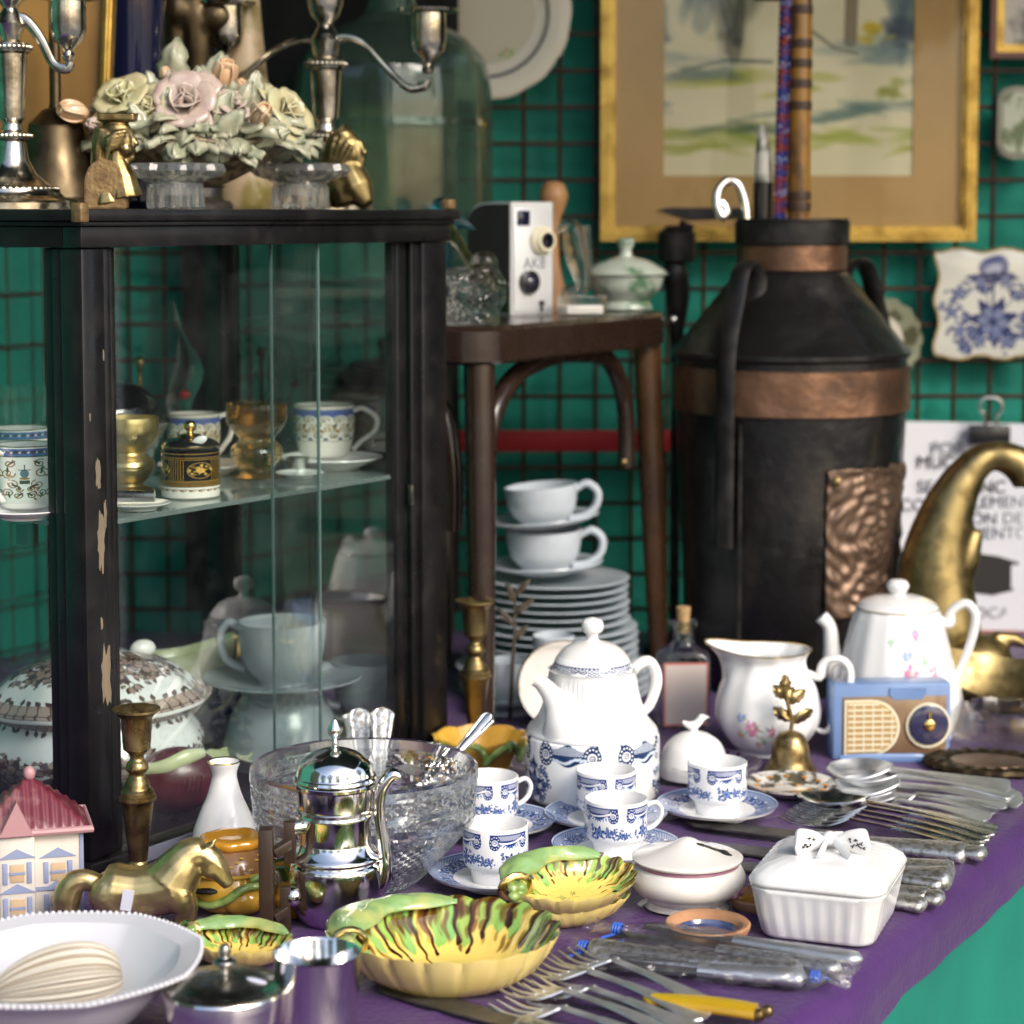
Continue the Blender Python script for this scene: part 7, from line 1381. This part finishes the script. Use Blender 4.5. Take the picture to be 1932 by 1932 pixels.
bm = B(); lathe(bm, [(112, hr + 7), (114, hr + 10), (106, hr + 13)] + sp([(100, hr + 13), (70, hr + 22), (34, hr + 28), (14, hr + 30)], 5) + sp([(9, hr + 32), (8, hr + 42), (20, hr + 50), (22, hr + 56), (10, hr + 64), (12, hr + 72), (9, hr + 84), (0, hr + 90)], 4), s, 64); ld = t.add('lid', bm, M['silver_dark'])
bm = B(); ell(bm, (62 * s, -20 * s, (hr + 24) * s), (20 * s, 12 * s, 2 * s), 14, ry(14)); t.add('price_sticker', bm, M['sticker'], ld)
t = T('silver_beaker', 'plain silver beaker beside the sugar pot at the bottom edge', 'beaker', 599, Y=1.71, z=ZT); s = t.s; hr = (CZ - (1786 - HV) * s - ZT) / s
bm = B(); lathe(bm, [(0, 0), (70, 0), (74, 4), (82, hr - 4), (84, hr), (82, hr + 1), (79, hr - 3), (70, 10), (0, 8)], s, 72); t.add('body', bm, M['silver'])
t = T('china_house', 'small china house with red tiled roof and blue painted windows', 'ornament', 62, vb=1742, rb=40, rot=16); s = t.s
bm = B(); box(bm, (0, 30 * s, 88 * s), (186 * s, 120 * s, 176 * s), bev=6 * s); box(bm, (-30 * s, -34 * s, 84 * s), (66 * s, 30 * s, 168 * s), bev=5 * s); t.add('wall', bm, M['house_wall'])
bm = B()
def roof(i, j):
    a, b = (i - .5) * 2, (j - .5) * 2; m_ = max(abs(a), abs(b)); k_ = 1 - m_; return Vector((a * 108 * s, (30 + b * 76) * s, (172 + 92 * k_ ** .9 + 2.6 * sin(a * 40) * (m_ < .93)) * s))
sheet(bm, 60, 40, roof); thick(bm, 6 * s); rf_ = t.add('roof', bm, M['house_roof'], ang=50)
bm = B(); pts = [(-108, -46), (108, -46), (108, 106), (-108, 106), (-108, -46)]; tube(bm, [(x, y, 173) for x, y in pts], 7, s, 8); prism(bm, [(-62, 172), (0, 172), (-30, 236)], 26 * s, y0=-60 * s, s=s); ell(bm, (0, 30 * s, 268 * s), (12 * s, 12 * s, 14 * s), 10); t.add('roof_edge', bm, M['house_pink'], rf_)
for (x, z, y) in ((46, 92, -31), (46, 30, -31), (-30, 100, -50), (-30, 34, -50)):
    bm = B(); box(bm, (x * s, y * s, z * s), (26 * s, 3 * s, 34 * s), bev=1 * s); wn = t.add('window', bm, M['house_orange']); bm = B()
    for q in (-1, 1): box(bm, ((x + q * 22) * s, y * s, z * s), (9 * s, 4 * s, 40 * s), bev=1 * s)
    box(bm, (x * s, (y - 1.5) * s, z * s), (28 * s, 3 * s, 5 * s)); prism(bm, [(x - 34, z + 28), (x + 34, z + 28), (x, z + 46)], 5 * s, y0=(y - 1) * s, s=s); t.add('shutter', bm, M['house_blue'], wn)
bm = B(); box(bm, (0, -32 * s, 62 * s), (186 * s, 3 * s, 7 * s)); box(bm, (90 * s, -31 * s, 88 * s), (7 * s, 4 * s, 174 * s)); box(bm, (-90 * s, -31 * s, 88 * s), (6 * s, 4 * s, 174 * s)); t.add('blue_band', bm, M['house_blue'])
# brass horse
t = T('brass_horse', 'bright brass horse figurine with bowed head and price sticker on its flank', 'figurine', 270, vb=1760, rb=10); s = t.s
hx = lambda u, v, y=0: (u - 270, y, 1748 - v)
bm = B()
tube(bm, [hx(192, 1662), hx(215, 1668), hx(260, 1672), hx(300, 1668), hx(332, 1658)], [42, 52, 49, 50, 52], s, 18, k=4)
tube(bm, [hx(326, 1650), hx(346, 1622), hx(364, 1600), hx(386, 1594)], [52, 43, 33, 25], s, 16, k=4)
tube(bm, [hx(380, 1597), hx(402, 1613), hx(416, 1634), hx(428, 1652), hx(433, 1661)], [25, 25, 19, 14, 11], s, 14, k=4)
for q in (-1, 1):
    ell(bm, [c_ * s for c_ in hx(212, 1672, q * 26)], (38 * s, 26 * s, 38 * s), 14, ry(20)); ell(bm, [c_ * s for c_ in hx(336, 1668, q * 26)], (30 * s, 24 * s, 40 * s), 14, ry(-25)); ell(bm, [c_ * s for c_ in hx(275, 1690, q * 22)], (44 * s, 26 * s, 24 * s), 14)
    ell(bm, [c_ * s for c_ in hx(398, 1622, q * 8)], (20 * s, 16 * s, 22 * s), 12); ell(bm, [c_ * s for c_ in hx(352, 1640, q * 26)], (12 * s, 10 * s, 34 * s), 10, ry(30)); tube(bm, [hx(402, 1606, q * 20), hx(420, 1620, q * 17), hx(432, 1646, q * 9)], [6, 5, 4], s, 8)
    tube(bm, [hx(392, 1592, q * 9), hx(401, 1582, q * 11), hx(409, 1572, q * 12)], [7, 6, 1.5], s, 8); ell(bm, [c_ * s for c_ in hx(409, 1622, q * 15)], (6 * s, 4 * s, 5 * s), 8)
    tube(bm, [hx(340, 1670, q * 20), hx(350, 1692, q * 22), hx(352 + 8 * q, 1716, q * 20), hx(346 + 8 * q, 1740, q * 20), hx(350 + 8 * q, 1748, q * 20)], [28, 20, 12, 9, 12], s, 12, k=3)
    tube(bm, [hx(212, 1674, q * 20), hx(224, 1698, q * 22), hx(204, 1718, q * 21), hx(210, 1738, q * 20), hx(214, 1748, q * 20)], [34, 26, 12, 9, 12], s, 12, k=3)
tube(bm, [hx(186, 1656), hx(160, 1649), hx(138, 1658), hx(128, 1682), hx(124, 1708), hx(112, 1738)], [18, 21, 25, 27, 23, 9], s, 12, k=4)
for k in range(9): tube(bm, [hx(384 - k * 9, 1588 + k * 5 + (k * k) * .4, 0), hx(372 - k * 8, 1596 + k * 7, -18), hx(372 - k * 9, 1616 + k * 6, -24)], [8, 7, 3], s, 8, k=2)
t.add('body', blob(bm, 3 * s, 2), M['brass_bright'], ang=180)
bm = B(); box(bm, (hx(250, 1672)[0] * s, -52 * s, hx(250, 1672)[2] * s), (20 * s, 8 * s, 38 * s), ry(10)); t.add('price_sticker', bm, M['sticker'])
# amber strawberry pot and its neighbour
t = T('strawberry_pot', 'amber and brown glazed strawberry shaped pot behind the brass horse head', 'pot', 440, vb=1716, rb=30); s = t.s; t.e.scale = (1, 1, .77)
bm = B(); lathe(bm, sp([(0, 0), (60, 0), (84, 30), (88, 64), (80, 90)], 5) + [(84, 92), (88, 98), (80, 104)], s, 64); ell(bm, (26 * s, -60 * s, 38 * s), (44 * s, 36 * s, 40 * s), 16); ell(bm, (-40 * s, -58 * s, 66 * s), (30 * s, 30 * s, 12 * s), 14); t.add('body', bm, M['majolica'])
bm = B(); lathe(bm, sp([(83, 98), (80, 112), (70, 134), (58, 150)], 5) + [(0, 153)], s, 64); ld = t.add('lid', bm, M['brown_glaze']); bm = B()
for k in range(46): a, z_ = k * 2.4, 104 + (k % 5) * 9; r_ = 81 - (z_ - 104) * .35; ell(bm, (r_ * cos(a) * s, r_ * sin(a) * s, z_ * s), (5 * s, 5 * s, 2.4 * s), 6)
t.add('seeds', bm, M['majolica'], ld); bm = B(); lathe(bm, sp([(54, 148), (60, 156), (60, 168), (50, 174), (0, 172)], 4), s, 40, rf=lambda a, r, h, i: (r * (1 + .05 * sin(7 * a)), h)); t.add('rim', bm, M['amber_glaze'], ld)
bm = B(); tube(bm, [(-84, -40, 50), (-40, -88, 34), (0, -96, 50), (30, -88, 74), (60, -76, 78), (80, -50, 60)], [6, 9, 10, 10, 9, 6], s, 10, k=5); tube(bm, [(44, -80, 92), (62, -78, 100), (70, -70, 84)], [6, 10, 8], s, 8, k=3); t.add('green_stem', bm, M['green_glaze'])
bm = B(); ell(bm, (-38 * s, -78 * s, 66 * s), (26 * s, 14 * s, 8 * s), 14); t.add('opening', bm, M['ink_black'])
t = T('glazed_vase', 'small amber vase with dark green scalloped neck behind the percolator handle', 'vase', 555, vb=1735, rb=24); s = t.s
bm = B(); lathe(bm, sp([(0, 0), (22, 0), (36, 30), (30, 56), (22, 70), (30, 92), (36, 98)], 4) + [(30, 98), (0, 60)], s, 40, rf=lambda a, r, h, i: (r * (1 + (.1 * sin(7 * a) if h > 76 else 0)), h)); t.add('body', bm, M['amber_glaze']); bm = B(); lathe(bm, sp([(24, 71), (31, 90), (38, 99), (36, 104)], 3), s, 40, rf=lambda a, r, h, i: (r * (1 + .1 * sin(7 * a)), h)); t.add('neck', bm, M['dark_green_glaze'])
# yellow dish with green scrolls
t = T('scroll_dish', 'yellow majolica dish with green scroll handle behind the cut glass bowl', 'dish', 905, vb=1462, rb=60); s = t.s
bm = B(); lathe(bm, sp([(0, 0), (56, 0), (60, 6), (74, 34), (88, 52), (90, 58)], 4) + [(84, 58), (66, 34), (50, 12), (0, 10)], s, 72, rf=lambda a, r, h, i: (r * (1 + .03 * sin(9 * a)), h + (5 * abs(sin(4.5 * a)) if h > 50 else 0))); t.add('body', bm, M['majolica'])
bm = B()
for (a0, q) in ((-78, 1), (-30, 1), (-120, -1)):
    pts = []
    for k in range(30): f_ = k / 29; a = R(a0 + q * (-20 + 46 * f_) + 6 * q * sin(f_ * 9)); z_ = 42 + 18 * cos(f_ * 7.5) * (1 - .3 * f_); pts.append(((84 + 6 * sin(f_ * 3)) * cos(a), (84 + 6 * sin(f_ * 3)) * sin(a), z_))
    tube(bm, pts, 6.5, s, 8)
tube(bm, [(84, -24, 44), (98, -30, 50), (102, -32, 38), (92, -30, 32)], [6, 8, 7, 4], s, 8, k=3); t.add('scroll_handle', bm, M['green_glaze'])

# ------------------------------------------------------------------ inside the cabinet
SH = ZT + .3525
def mug(name, lab, u, vb, r, h, mat, z=SH, hd=20, sau=None, sc_=1.0, hs=1.0):
    t = T(name, lab, 'cup', u, vb=vb, rb=r * .8, z=z, rot=hd, group='gilded porcelain cups in the cabinet'); s = t.s
    bm = B(); lathe(bm, [(0, 2), (r * .72, 0), (r * .8, 3), (r * .86, 10), (r, h * .5), (r, h * .96), (r, h), (r - 3, h), (r - 4, h * .5), (r * .6, 10), (0, 8)], s, 56, split=6, zuv=(0, h)); t.add('body', bm, [M[mat], M['porcelain_cream']])
    bm = B(); tube(bm, [(r * .96, 0, h * .88), (r * 1.28, 0, h * .94), (r * 1.55 * hs, 0, h * .76), (r * 1.48 * hs, 0, h * .5), (r * 1.22, 0, h * .3), (r * .96, 0, h * .14)], 5, s, 10, k=5, flat=1.3); t.add('handle', bm, M['porcelain_cream'])
    bm = B(); lathe(bm, [(r - 3, h - 1), (r + .5, h), (r - 1, h + 1.5), (r - 3, h + 1)], s, 56); t.add('gilt_rim', bm, M['brass_old']); return t
def csaucer(lab, u, vb, r, z=SH):
    t = T('saucer', lab, 'saucer', u, vb=vb, rb=r * .55, z=z, group='white saucers on the glass shelf'); s = t.s
    bm = B(); lathe(bm, [(0, 0), (r * .55, 0), (r * .58, 4), (r * .9, r * .16), (r, r * .22), (r - 1, r * .24), (r * .8, r * .15), (r * .5, 6), (0, 5)], s, 56); t.add('body', bm, M['porcelain']); return t
csaucer('white saucer under the urn painted mug at the left end of the glass shelf', 48, 984, 82); mug('mug', 'tall mug painted with urns and brown scrolls at the left of the shelf', 50, 962, 60, 118, 'mug_print', z=SH + .007, hd=-125)
mug('mug', 'scroll painted blue banded mug half hidden behind the urn painted mug', 38, 925, 60, 112, 'mug_print', hd=200)
csaucer('white saucer under the blue banded cup at the right end of the shelf', 625, 890, 98); mug('cup', 'blue banded gilded cup with large loop handle at the right of the shelf', 612, 866, 58, 98, 'gilt_print', z=SH + .008, hd=-8, hs=1.12)
csaucer('white saucer behind the black and gold jar under the blue banded cup', 385, 900, 88); mug('cup', 'blue banded gilded cup behind the black and gold jar', 366, 876, 50, 92, 'gilt_print', z=SH + .008, hd=30)
csaucer('white saucer with red leaf mark and steel tube near the cabinet corner', 262, 966, 60); t = T('steel_tube', 'short brushed steel tube lying on the red marked saucer', 'tube', 262, 948, z=SH + .009); s = t.s; bm = B(); tube(bm, [(-60, 0, 12), (30, 0, 12)], 11, s, 16); t.add('body', bm, M['steel'])
csaucer('small white saucer before the large cup at the right of the shelf', 566, 904, 46); t = T('tealight', 'small round metal tealight tin on the small white saucer', 'tin', 562, 884, z=SH + .006); s = t.s; bm = B(); lathe(bm, [(0, 0), (22, 0), (22, 22), (0, 22)], s, 32); t.add('body', bm, M['steel'])
t = T('gilt_jar', 'black and gold lidded jar with white base in the middle of the shelf', 'jar', 360, vb=943, rb=54, z=SH); s = t.s
bm = B(); lathe(bm, [(0, 0), (52, 0), (55, 3), (56, 40), (55, 88), (52, 90), (0, 90)], s, 64, zuv=(0, 90)); t.add('body', bm, M['jar_print']); bm = B(); lathe(bm, sp([(53, 91), (54, 98), (46, 106), (24, 112), (18, 113)], 4), s, 56); ld = t.add('lid', bm, M['black_dome'])
bm = B(); lathe(bm, sp([(24, 113), (20, 117), (8, 119), (6, 122)], 3) + sp([(6, 123), (12, 130), (10, 140), (0, 144)], 4), s, 32); lathe(bm, [(54, 95), (55.4, 97), (54, 99)], s, 56); t.add('gilt_knob', bm, M['gilt'], ld)
bm = B(); ell(bm, (24 * s, -40 * s, 110 * s), (15 * s, 5 * s, 8 * s), 10, ry(-20)); t.add('spoon_end', bm, M['porcelain'], ld)
for (u, vb, lab) in ((243, 930, 'gilded amber glass goblet beside the cabinet corner post'), (485, 904, 'gilded amber glass goblet in front of the overlapping panes')):
    t = T('goblet', lab, 'goblet', u, vb=vb, rb=30, z=SH, group='gilded glass goblets'); s = t.s
    bm = B(); lathe(bm, sp([(0, 0), (44, 0), (46, 4), (30, 10), (28, 16)], 3) + sp([(34, 20), (48, 40), (48, 56), (34, 70)], 5) + sp([(32, 74), (40, 82), (56, 104), (58, 128), (57, 140)], 5) + [(54, 140), (52, 104), (30, 84), (0, 80)], s, 48, rf=lambda a, r, h, i: (r * (1 + .012 * sin(h * .9) * (16 < h < 72)), h)); t.add('body', bm, M['gold_glass'] if u > 400 else M['brass_bright'])
t = T('covered_dish', 'clear glass dish with domed black lid behind the near cabinet corner', 'covered dish', 200, vb=905, rb=70, z=SH); s = t.s
bm = B(); lathe(bm, [(0, 0), (74, 0), (78, 4), (112, 88), (116, 96), (110, 96), (72, 10), (0, 8)], s, 56, rf=lambda a, r, h, i: (r * (1 + .01 * cos(24 * a)), h)); t.add('bowl', bm, M['crystal_thin']); bm = B(); lathe(bm, [(118, 97), (124, 102), (118, 108)] + sp([(110, 108), (100, 140), (64, 168), (20, 178), (8, 180)], 5) + sp([(6, 184), (5, 196), (12, 204), (8, 216), (0, 220)], 4), s, 56); t.add('lid', bm, M['black_dome'])
for (u, r_, lab) in ((24, 36, 'clear fluted glass tumbler at the far left of the shelf'), (82, 38, 'clear fluted glass tumbler between the mugs and the black lidded dish')):
    t = T('tumbler', lab, 'tumbler', u, vb=890, rb=30, z=SH, group='clear tumblers in the cabinet'); s = t.s; bm = B(); lathe(bm, [(0, 0), (r_ * .9, 0), (r_, 6), (r_ + 2, 160), (r_ - 1, 160), (r_ - 4, 14), (0, 12)], s, 36, rf=lambda a, r, h, i: (r * (1 + (.02 * cos(12 * a) if h < 150 else 0)), h)); t.add('body', bm, M['crystal_thin'])
t = T('glass_figurine', 'thin clear glass figurine with red flower behind the blue banded cup', 'ornament', 350, vb=870, rb=20, z=SH); s = t.s
bm = B(); tube(bm, [(0, 0, 0), (0, 0, 40), (-10, 0, 110), (8, 0, 170), (-6, 0, 240), (-20, 0, 300)], [30, 12, 26, 30, 5, 3], s, 12, k=4); t.add('body', bm, M['crystal_thin']); bm = B(); ell(bm, (4 * s, -28 * s, 126 * s), (11 * s, 7 * s, 9 * s), 10); t.add('red_flower', bm, pbr('flower_red', (.35, .02, .02), .4))
t = T('bottle_stopper', 'small brass knobbed finial rising behind the black lidded dish', 'finial', 266, vb=868, rb=20, z=SH); s = t.s; bm = B(); lathe(bm, sp([(0, 0), (22, 0), (20, 10), (6, 30), (4, 150), (5, 168), (9, 180), (8, 190), (0, 196)], 4), s, 24); t.add('body', bm, M['brass_old'])
# tureen, sauce boat, platter, pitcher on the cabinet floor
t = T('soup_tureen', 'large white soup tureen with brown transfer flowers at the cabinet bottom', 'tureen', 182, Y=2.47, z=ZF, rot=30); s = t.s; h9 = lambda v: (CZ - (v - HV) * s - ZF) / s; hr = h9(1322)
bm = B(); lathe(bm, sp([(0, 0), (120, 0), (124, 10), (168, hr * .18), (206, hr * .42), (208, hr * .6), (180, hr * .86), (180, hr * .93), (194, hr)], 6) + [(180, hr), (0, hr * .3)], s, 96, zuv=(0, hr), sy=.85, rf=lambda a, r, h, i: (r * (1 + .015 * cos(8 * a) * (h > hr * .1)), h)); t.add('bowl', bm, M['tureen_print'])
bm = B(); lathe(bm, sp([(200, hr + 2), (212, hr + 8), (208, hr + 18), (150, hr + 66), (90, hr + 92), (34, hr + 104), (30, hr + 106)], 6)[::-1], s, 96, sy=.85, rf=lambda a, r, h, i: (r * (1 + .02 * cos(8 * a) * (r > 100)), h + 2 * cos(8 * a) * (r > 150)));
uvl = bm.loops.layers.uv.verify()
ld = t.add('lid', bm, M['tureen_lid_print'], ang=180); bm = B(); tube(bm, [(206 * cos(q / 48 * 6.283) * (1 + .02 * cos(8 * q / 48 * 6.283)), 206 * .85 * sin(q / 48 * 6.283) * (1 + .02 * cos(8 * q / 48 * 6.283)), hr + 7 + 2 * cos(8 * q / 48 * 6.283)) for q in range(49)], 7, s, 8, cap=False); t.add('rim', bm, M['porcelain'], ld)
bm = B(); lathe(bm, sp([(34, hr + 104), (40, hr + 110), (20, hr + 122), (10, hr + 126)], 4) + [(0, hr + 127)], s, 40); ell(bm, (96 * s, 0, (hr + 96) * s), (26 * s, 18 * s, 18 * s), 12); t.add('knob', bm, M['porcelain'], ld)
t = T('sauce_boat', 'pale yellow green sauce boat with gold edge and looped gold handle', 'sauce boat', 345, Y=2.70, z=ZF, rot=10); s = t.s; hr = (CZ - (1205 - HV) * s - ZF) / s
bm = B(); lathe(bm, sp([(0, 0), (50, 0), (54, 10), (30, 26), (34, 50), (80, hr * .7), (90, hr)], 5) + [(86, hr), (60, hr * .7), (0, hr * .5)], s, 64, sy=.5, rf=lambda a, r, h, i: (r * (1 + .12 * cos(a) * (h > 60)), h - 30 * (h / hr) ** 3 * sin(a * 1) ** 2 * .6 + 14 * (h / hr) ** 4 * cos(a))); t.add('body', bm, M['pale_green']); bm = B(); tube(bm, [(88, 0, hr - 10), (104, 0, hr + 4), (102, 0, hr * .7), (88, 0, hr * .4), (60, 0, hr * .3)], 4, s, 8, k=5); t.add('handle', bm, M['gilt'])
t = T('platter', 'flat white oval platter lying on the cabinet floor behind the silver percolator', 'platter', 585, Y=2.62, z=ZF, rot=56); s = t.s
bm = B(); lathe(bm, [(0, 0), (110, 0), (116, 6), (170, 26), (172, 30), (166, 30), (112, 12), (0, 8)], s, 72, sy=.62); t.add('body', bm, M['porcelain_cream'])
t = T('maroon_jug', 'maroon glazed ribbed jug with pale green lip lying in the cabinet', 'jug', 335, Y=2.385, z=ZF, rot=20); s = t.s
bm = B(); ell(bm, (0, 0, 62 * s), (84 * s, 56 * s, 62 * s), 24); b = t.add('body', bm, M['maroon']); bm = B()
for k in range(7): tube(bm, [(-20 + k * 9, -55 + abs(k - 3) * 1.5, 50), (-18 + k * 9, -57 + abs(k - 3) * 1.5, 64), (-16 + k * 9, -53 + abs(k - 3) * 1.5, 78)], 2.4, s, 6)
t.add('ribs', bm, M['maroon']); bm = B(); tube(bm, [(-66, -26, 92), (-30, -40, 98), (10, -38, 112), (46, -28, 116)], [10, 14, 15, 8], s, 12, k=4, flat=.6); t.add('lip', bm, M['pale_green'])
t = T('leaf_dish', 'pale green leaf dish lying on the cabinet floor beside the platter', 'dish', 425, Y=2.56, z=ZF, rot=30); s = t.s
bm = B(); sheet(bm, 20, 10, lambda a, b: Vector(((-70 + 140 * a) * s, (b - .5) * 2 * 44 * sin(pi * min(.97, max(.04, a))) ** .6 * s, (10 + 22 * ((b - .5) * 2) ** 2 + 40 * (a - .5) ** 2 + 2 * cos(a * 30)) * s))); thick(bm, 3 * s); t.add('body', bm, M['pale_green'], ang=60)
t = T('amber_dish', 'small amber glazed pot between the china house and the cabinet post', 'pot', 116, Y=2.36, z=ZF); s = t.s; t.e.location = Q(128, 1480, 2.42) ; t.e.location.z = ZF
bm = B(); lathe(bm, sp([(0, 0), (36, 0), (44, 30), (40, 80), (36, 100)], 4) + [(32, 100), (0, 20)], s, 32); t.add('body', bm, M['brown_glaze'])
def pale_cup(u, Y, z, r, h, rot, lab, lab2, sr):
    t = T('saucer', lab2, 'saucer', u, Y=Y, z=z, group='pale grey saucers at the cabinet bottom'); s = t.s
    bm = B(); lathe(bm, [(0, 0), (sr * .5, 0), (sr * .55, 4), (sr * .9, 14), (sr, 20), (sr - 2, 22), (sr * .85, 17), (sr * .5, 7), (0, 6)], s, 64); t.add('body', bm, M['grey_china_dimmed'])
    t = T('cup', lab, 'cup', u, Y=Y, z=z + 7 * s, rot=rot, group='pale grey cups at the cabinet bottom'); s = t.s
    bm = B(); lathe(bm, sp([(0, 0), (r * .5, 0), (r * .56, 6), (r * .86, h * .35), (r * .98, h * .72), (r, h)], 5) + sp([(r - 4, h), (r * .9, h * .5), (r * .5, 12), (0, 8)], 5), s, 64); t.add('body', bm, M['grey_china_dimmed'])
    bm = B(); tube(bm, [(r * .95, 0, h * .85), (r * 1.25, 0, h * .95), (r * 1.45, 0, h * .7), (r * 1.3, 0, h * .35), (r * .85, 0, h * .2)], [7, 8, 8, 8, 8], s, 10, k=5, flat=1.4); t.add('handle', bm, M['grey_china_dimmed'])
hgt = lambda v, Y: (CZ - (v - HV) * SCL(Q(966, v, Y)))
pale_cup(533, 2.62, hgt(1292, 2.62), 84, 118, 170, 'wide pale grey cup seen through the sliding panes at the cabinet bottom', 'pale grey saucer under the wide cup at the cabinet bottom', 150)
pale_cup(690, 2.70, hgt(1352, 2.70), 64, 104, 200, 'smaller pale grey cup at the cabinet bottom next to the right post', 'pale grey saucer under the smaller cup next to the right post', 104)
t = T('plate', 'wide pale grey plate stack stand under the larger cup in the cabinet', 'plate', 533, Y=2.62, z=ZF); s = t.s; k_ = (hgt(1292, 2.62) - ZF) / s - 1
t.e['label'] = 'deep pale grey upturned bowl under the wide cup in the cabinet'; t.e['category'] = 'bowl'; t.e.name = 'upturned_bowl'
bm = B(); lathe(bm, sp([(118, 0), (116, 6), (100, k_ * .55), (70, k_ - 3), (66, k_), (0, k_)], 5), s, 64); t.add('body', bm, M['grey_china_dimmed'])
# ------------------------------------------------------------------ light
w = bpy.data.worlds.new('World'); SC.world = w; w.use_nodes = True
sk = w.node_tree.nodes.new('ShaderNodeTexSky'); sk.sky_type = 'NISHITA'; sk.sun_disc = False
SUN_EL, SUN_AZ = 36, 142      # azimuth clockwise from +Y
sk.sun_elevation = R(SUN_EL); sk.sun_rotation = R(SUN_AZ); sk.air_density = 1; sk.dust_density = 3
bg = w.node_tree.nodes['Background']; w.node_tree.links.new(sk.outputs[0], bg.inputs[0]); bg.inputs[1].default_value = .15
sl = bpy.data.lights.new('sun', 'SUN'); sl.energy = 1.35; sl.angle = R(24); sl.color = (1, .96, .9)
so = bpy.data.objects.new('sun', sl); COL.objects.link(so)
sd = Vector((sin(R(SUN_AZ)) * cos(R(SUN_EL)), cos(R(SUN_AZ)) * cos(R(SUN_EL)), sin(R(SUN_EL))))
so.rotation_euler = sd.to_track_quat('Z', 'Y').to_euler(); so.location = sd * 6 + Vector((0, 2, 0))
SC.view_settings.view_transform = 'Standard'; SC.view_settings.look = 'None'; SC.view_settings.exposure = .95; SC.view_settings.gamma = 1
SC.cycles.max_bounces = 12; SC.cycles.transparent_max_bounces = 24; SC.cycles.transmission_bounces = 12; SC.cycles.sample_clamp_indirect = 6
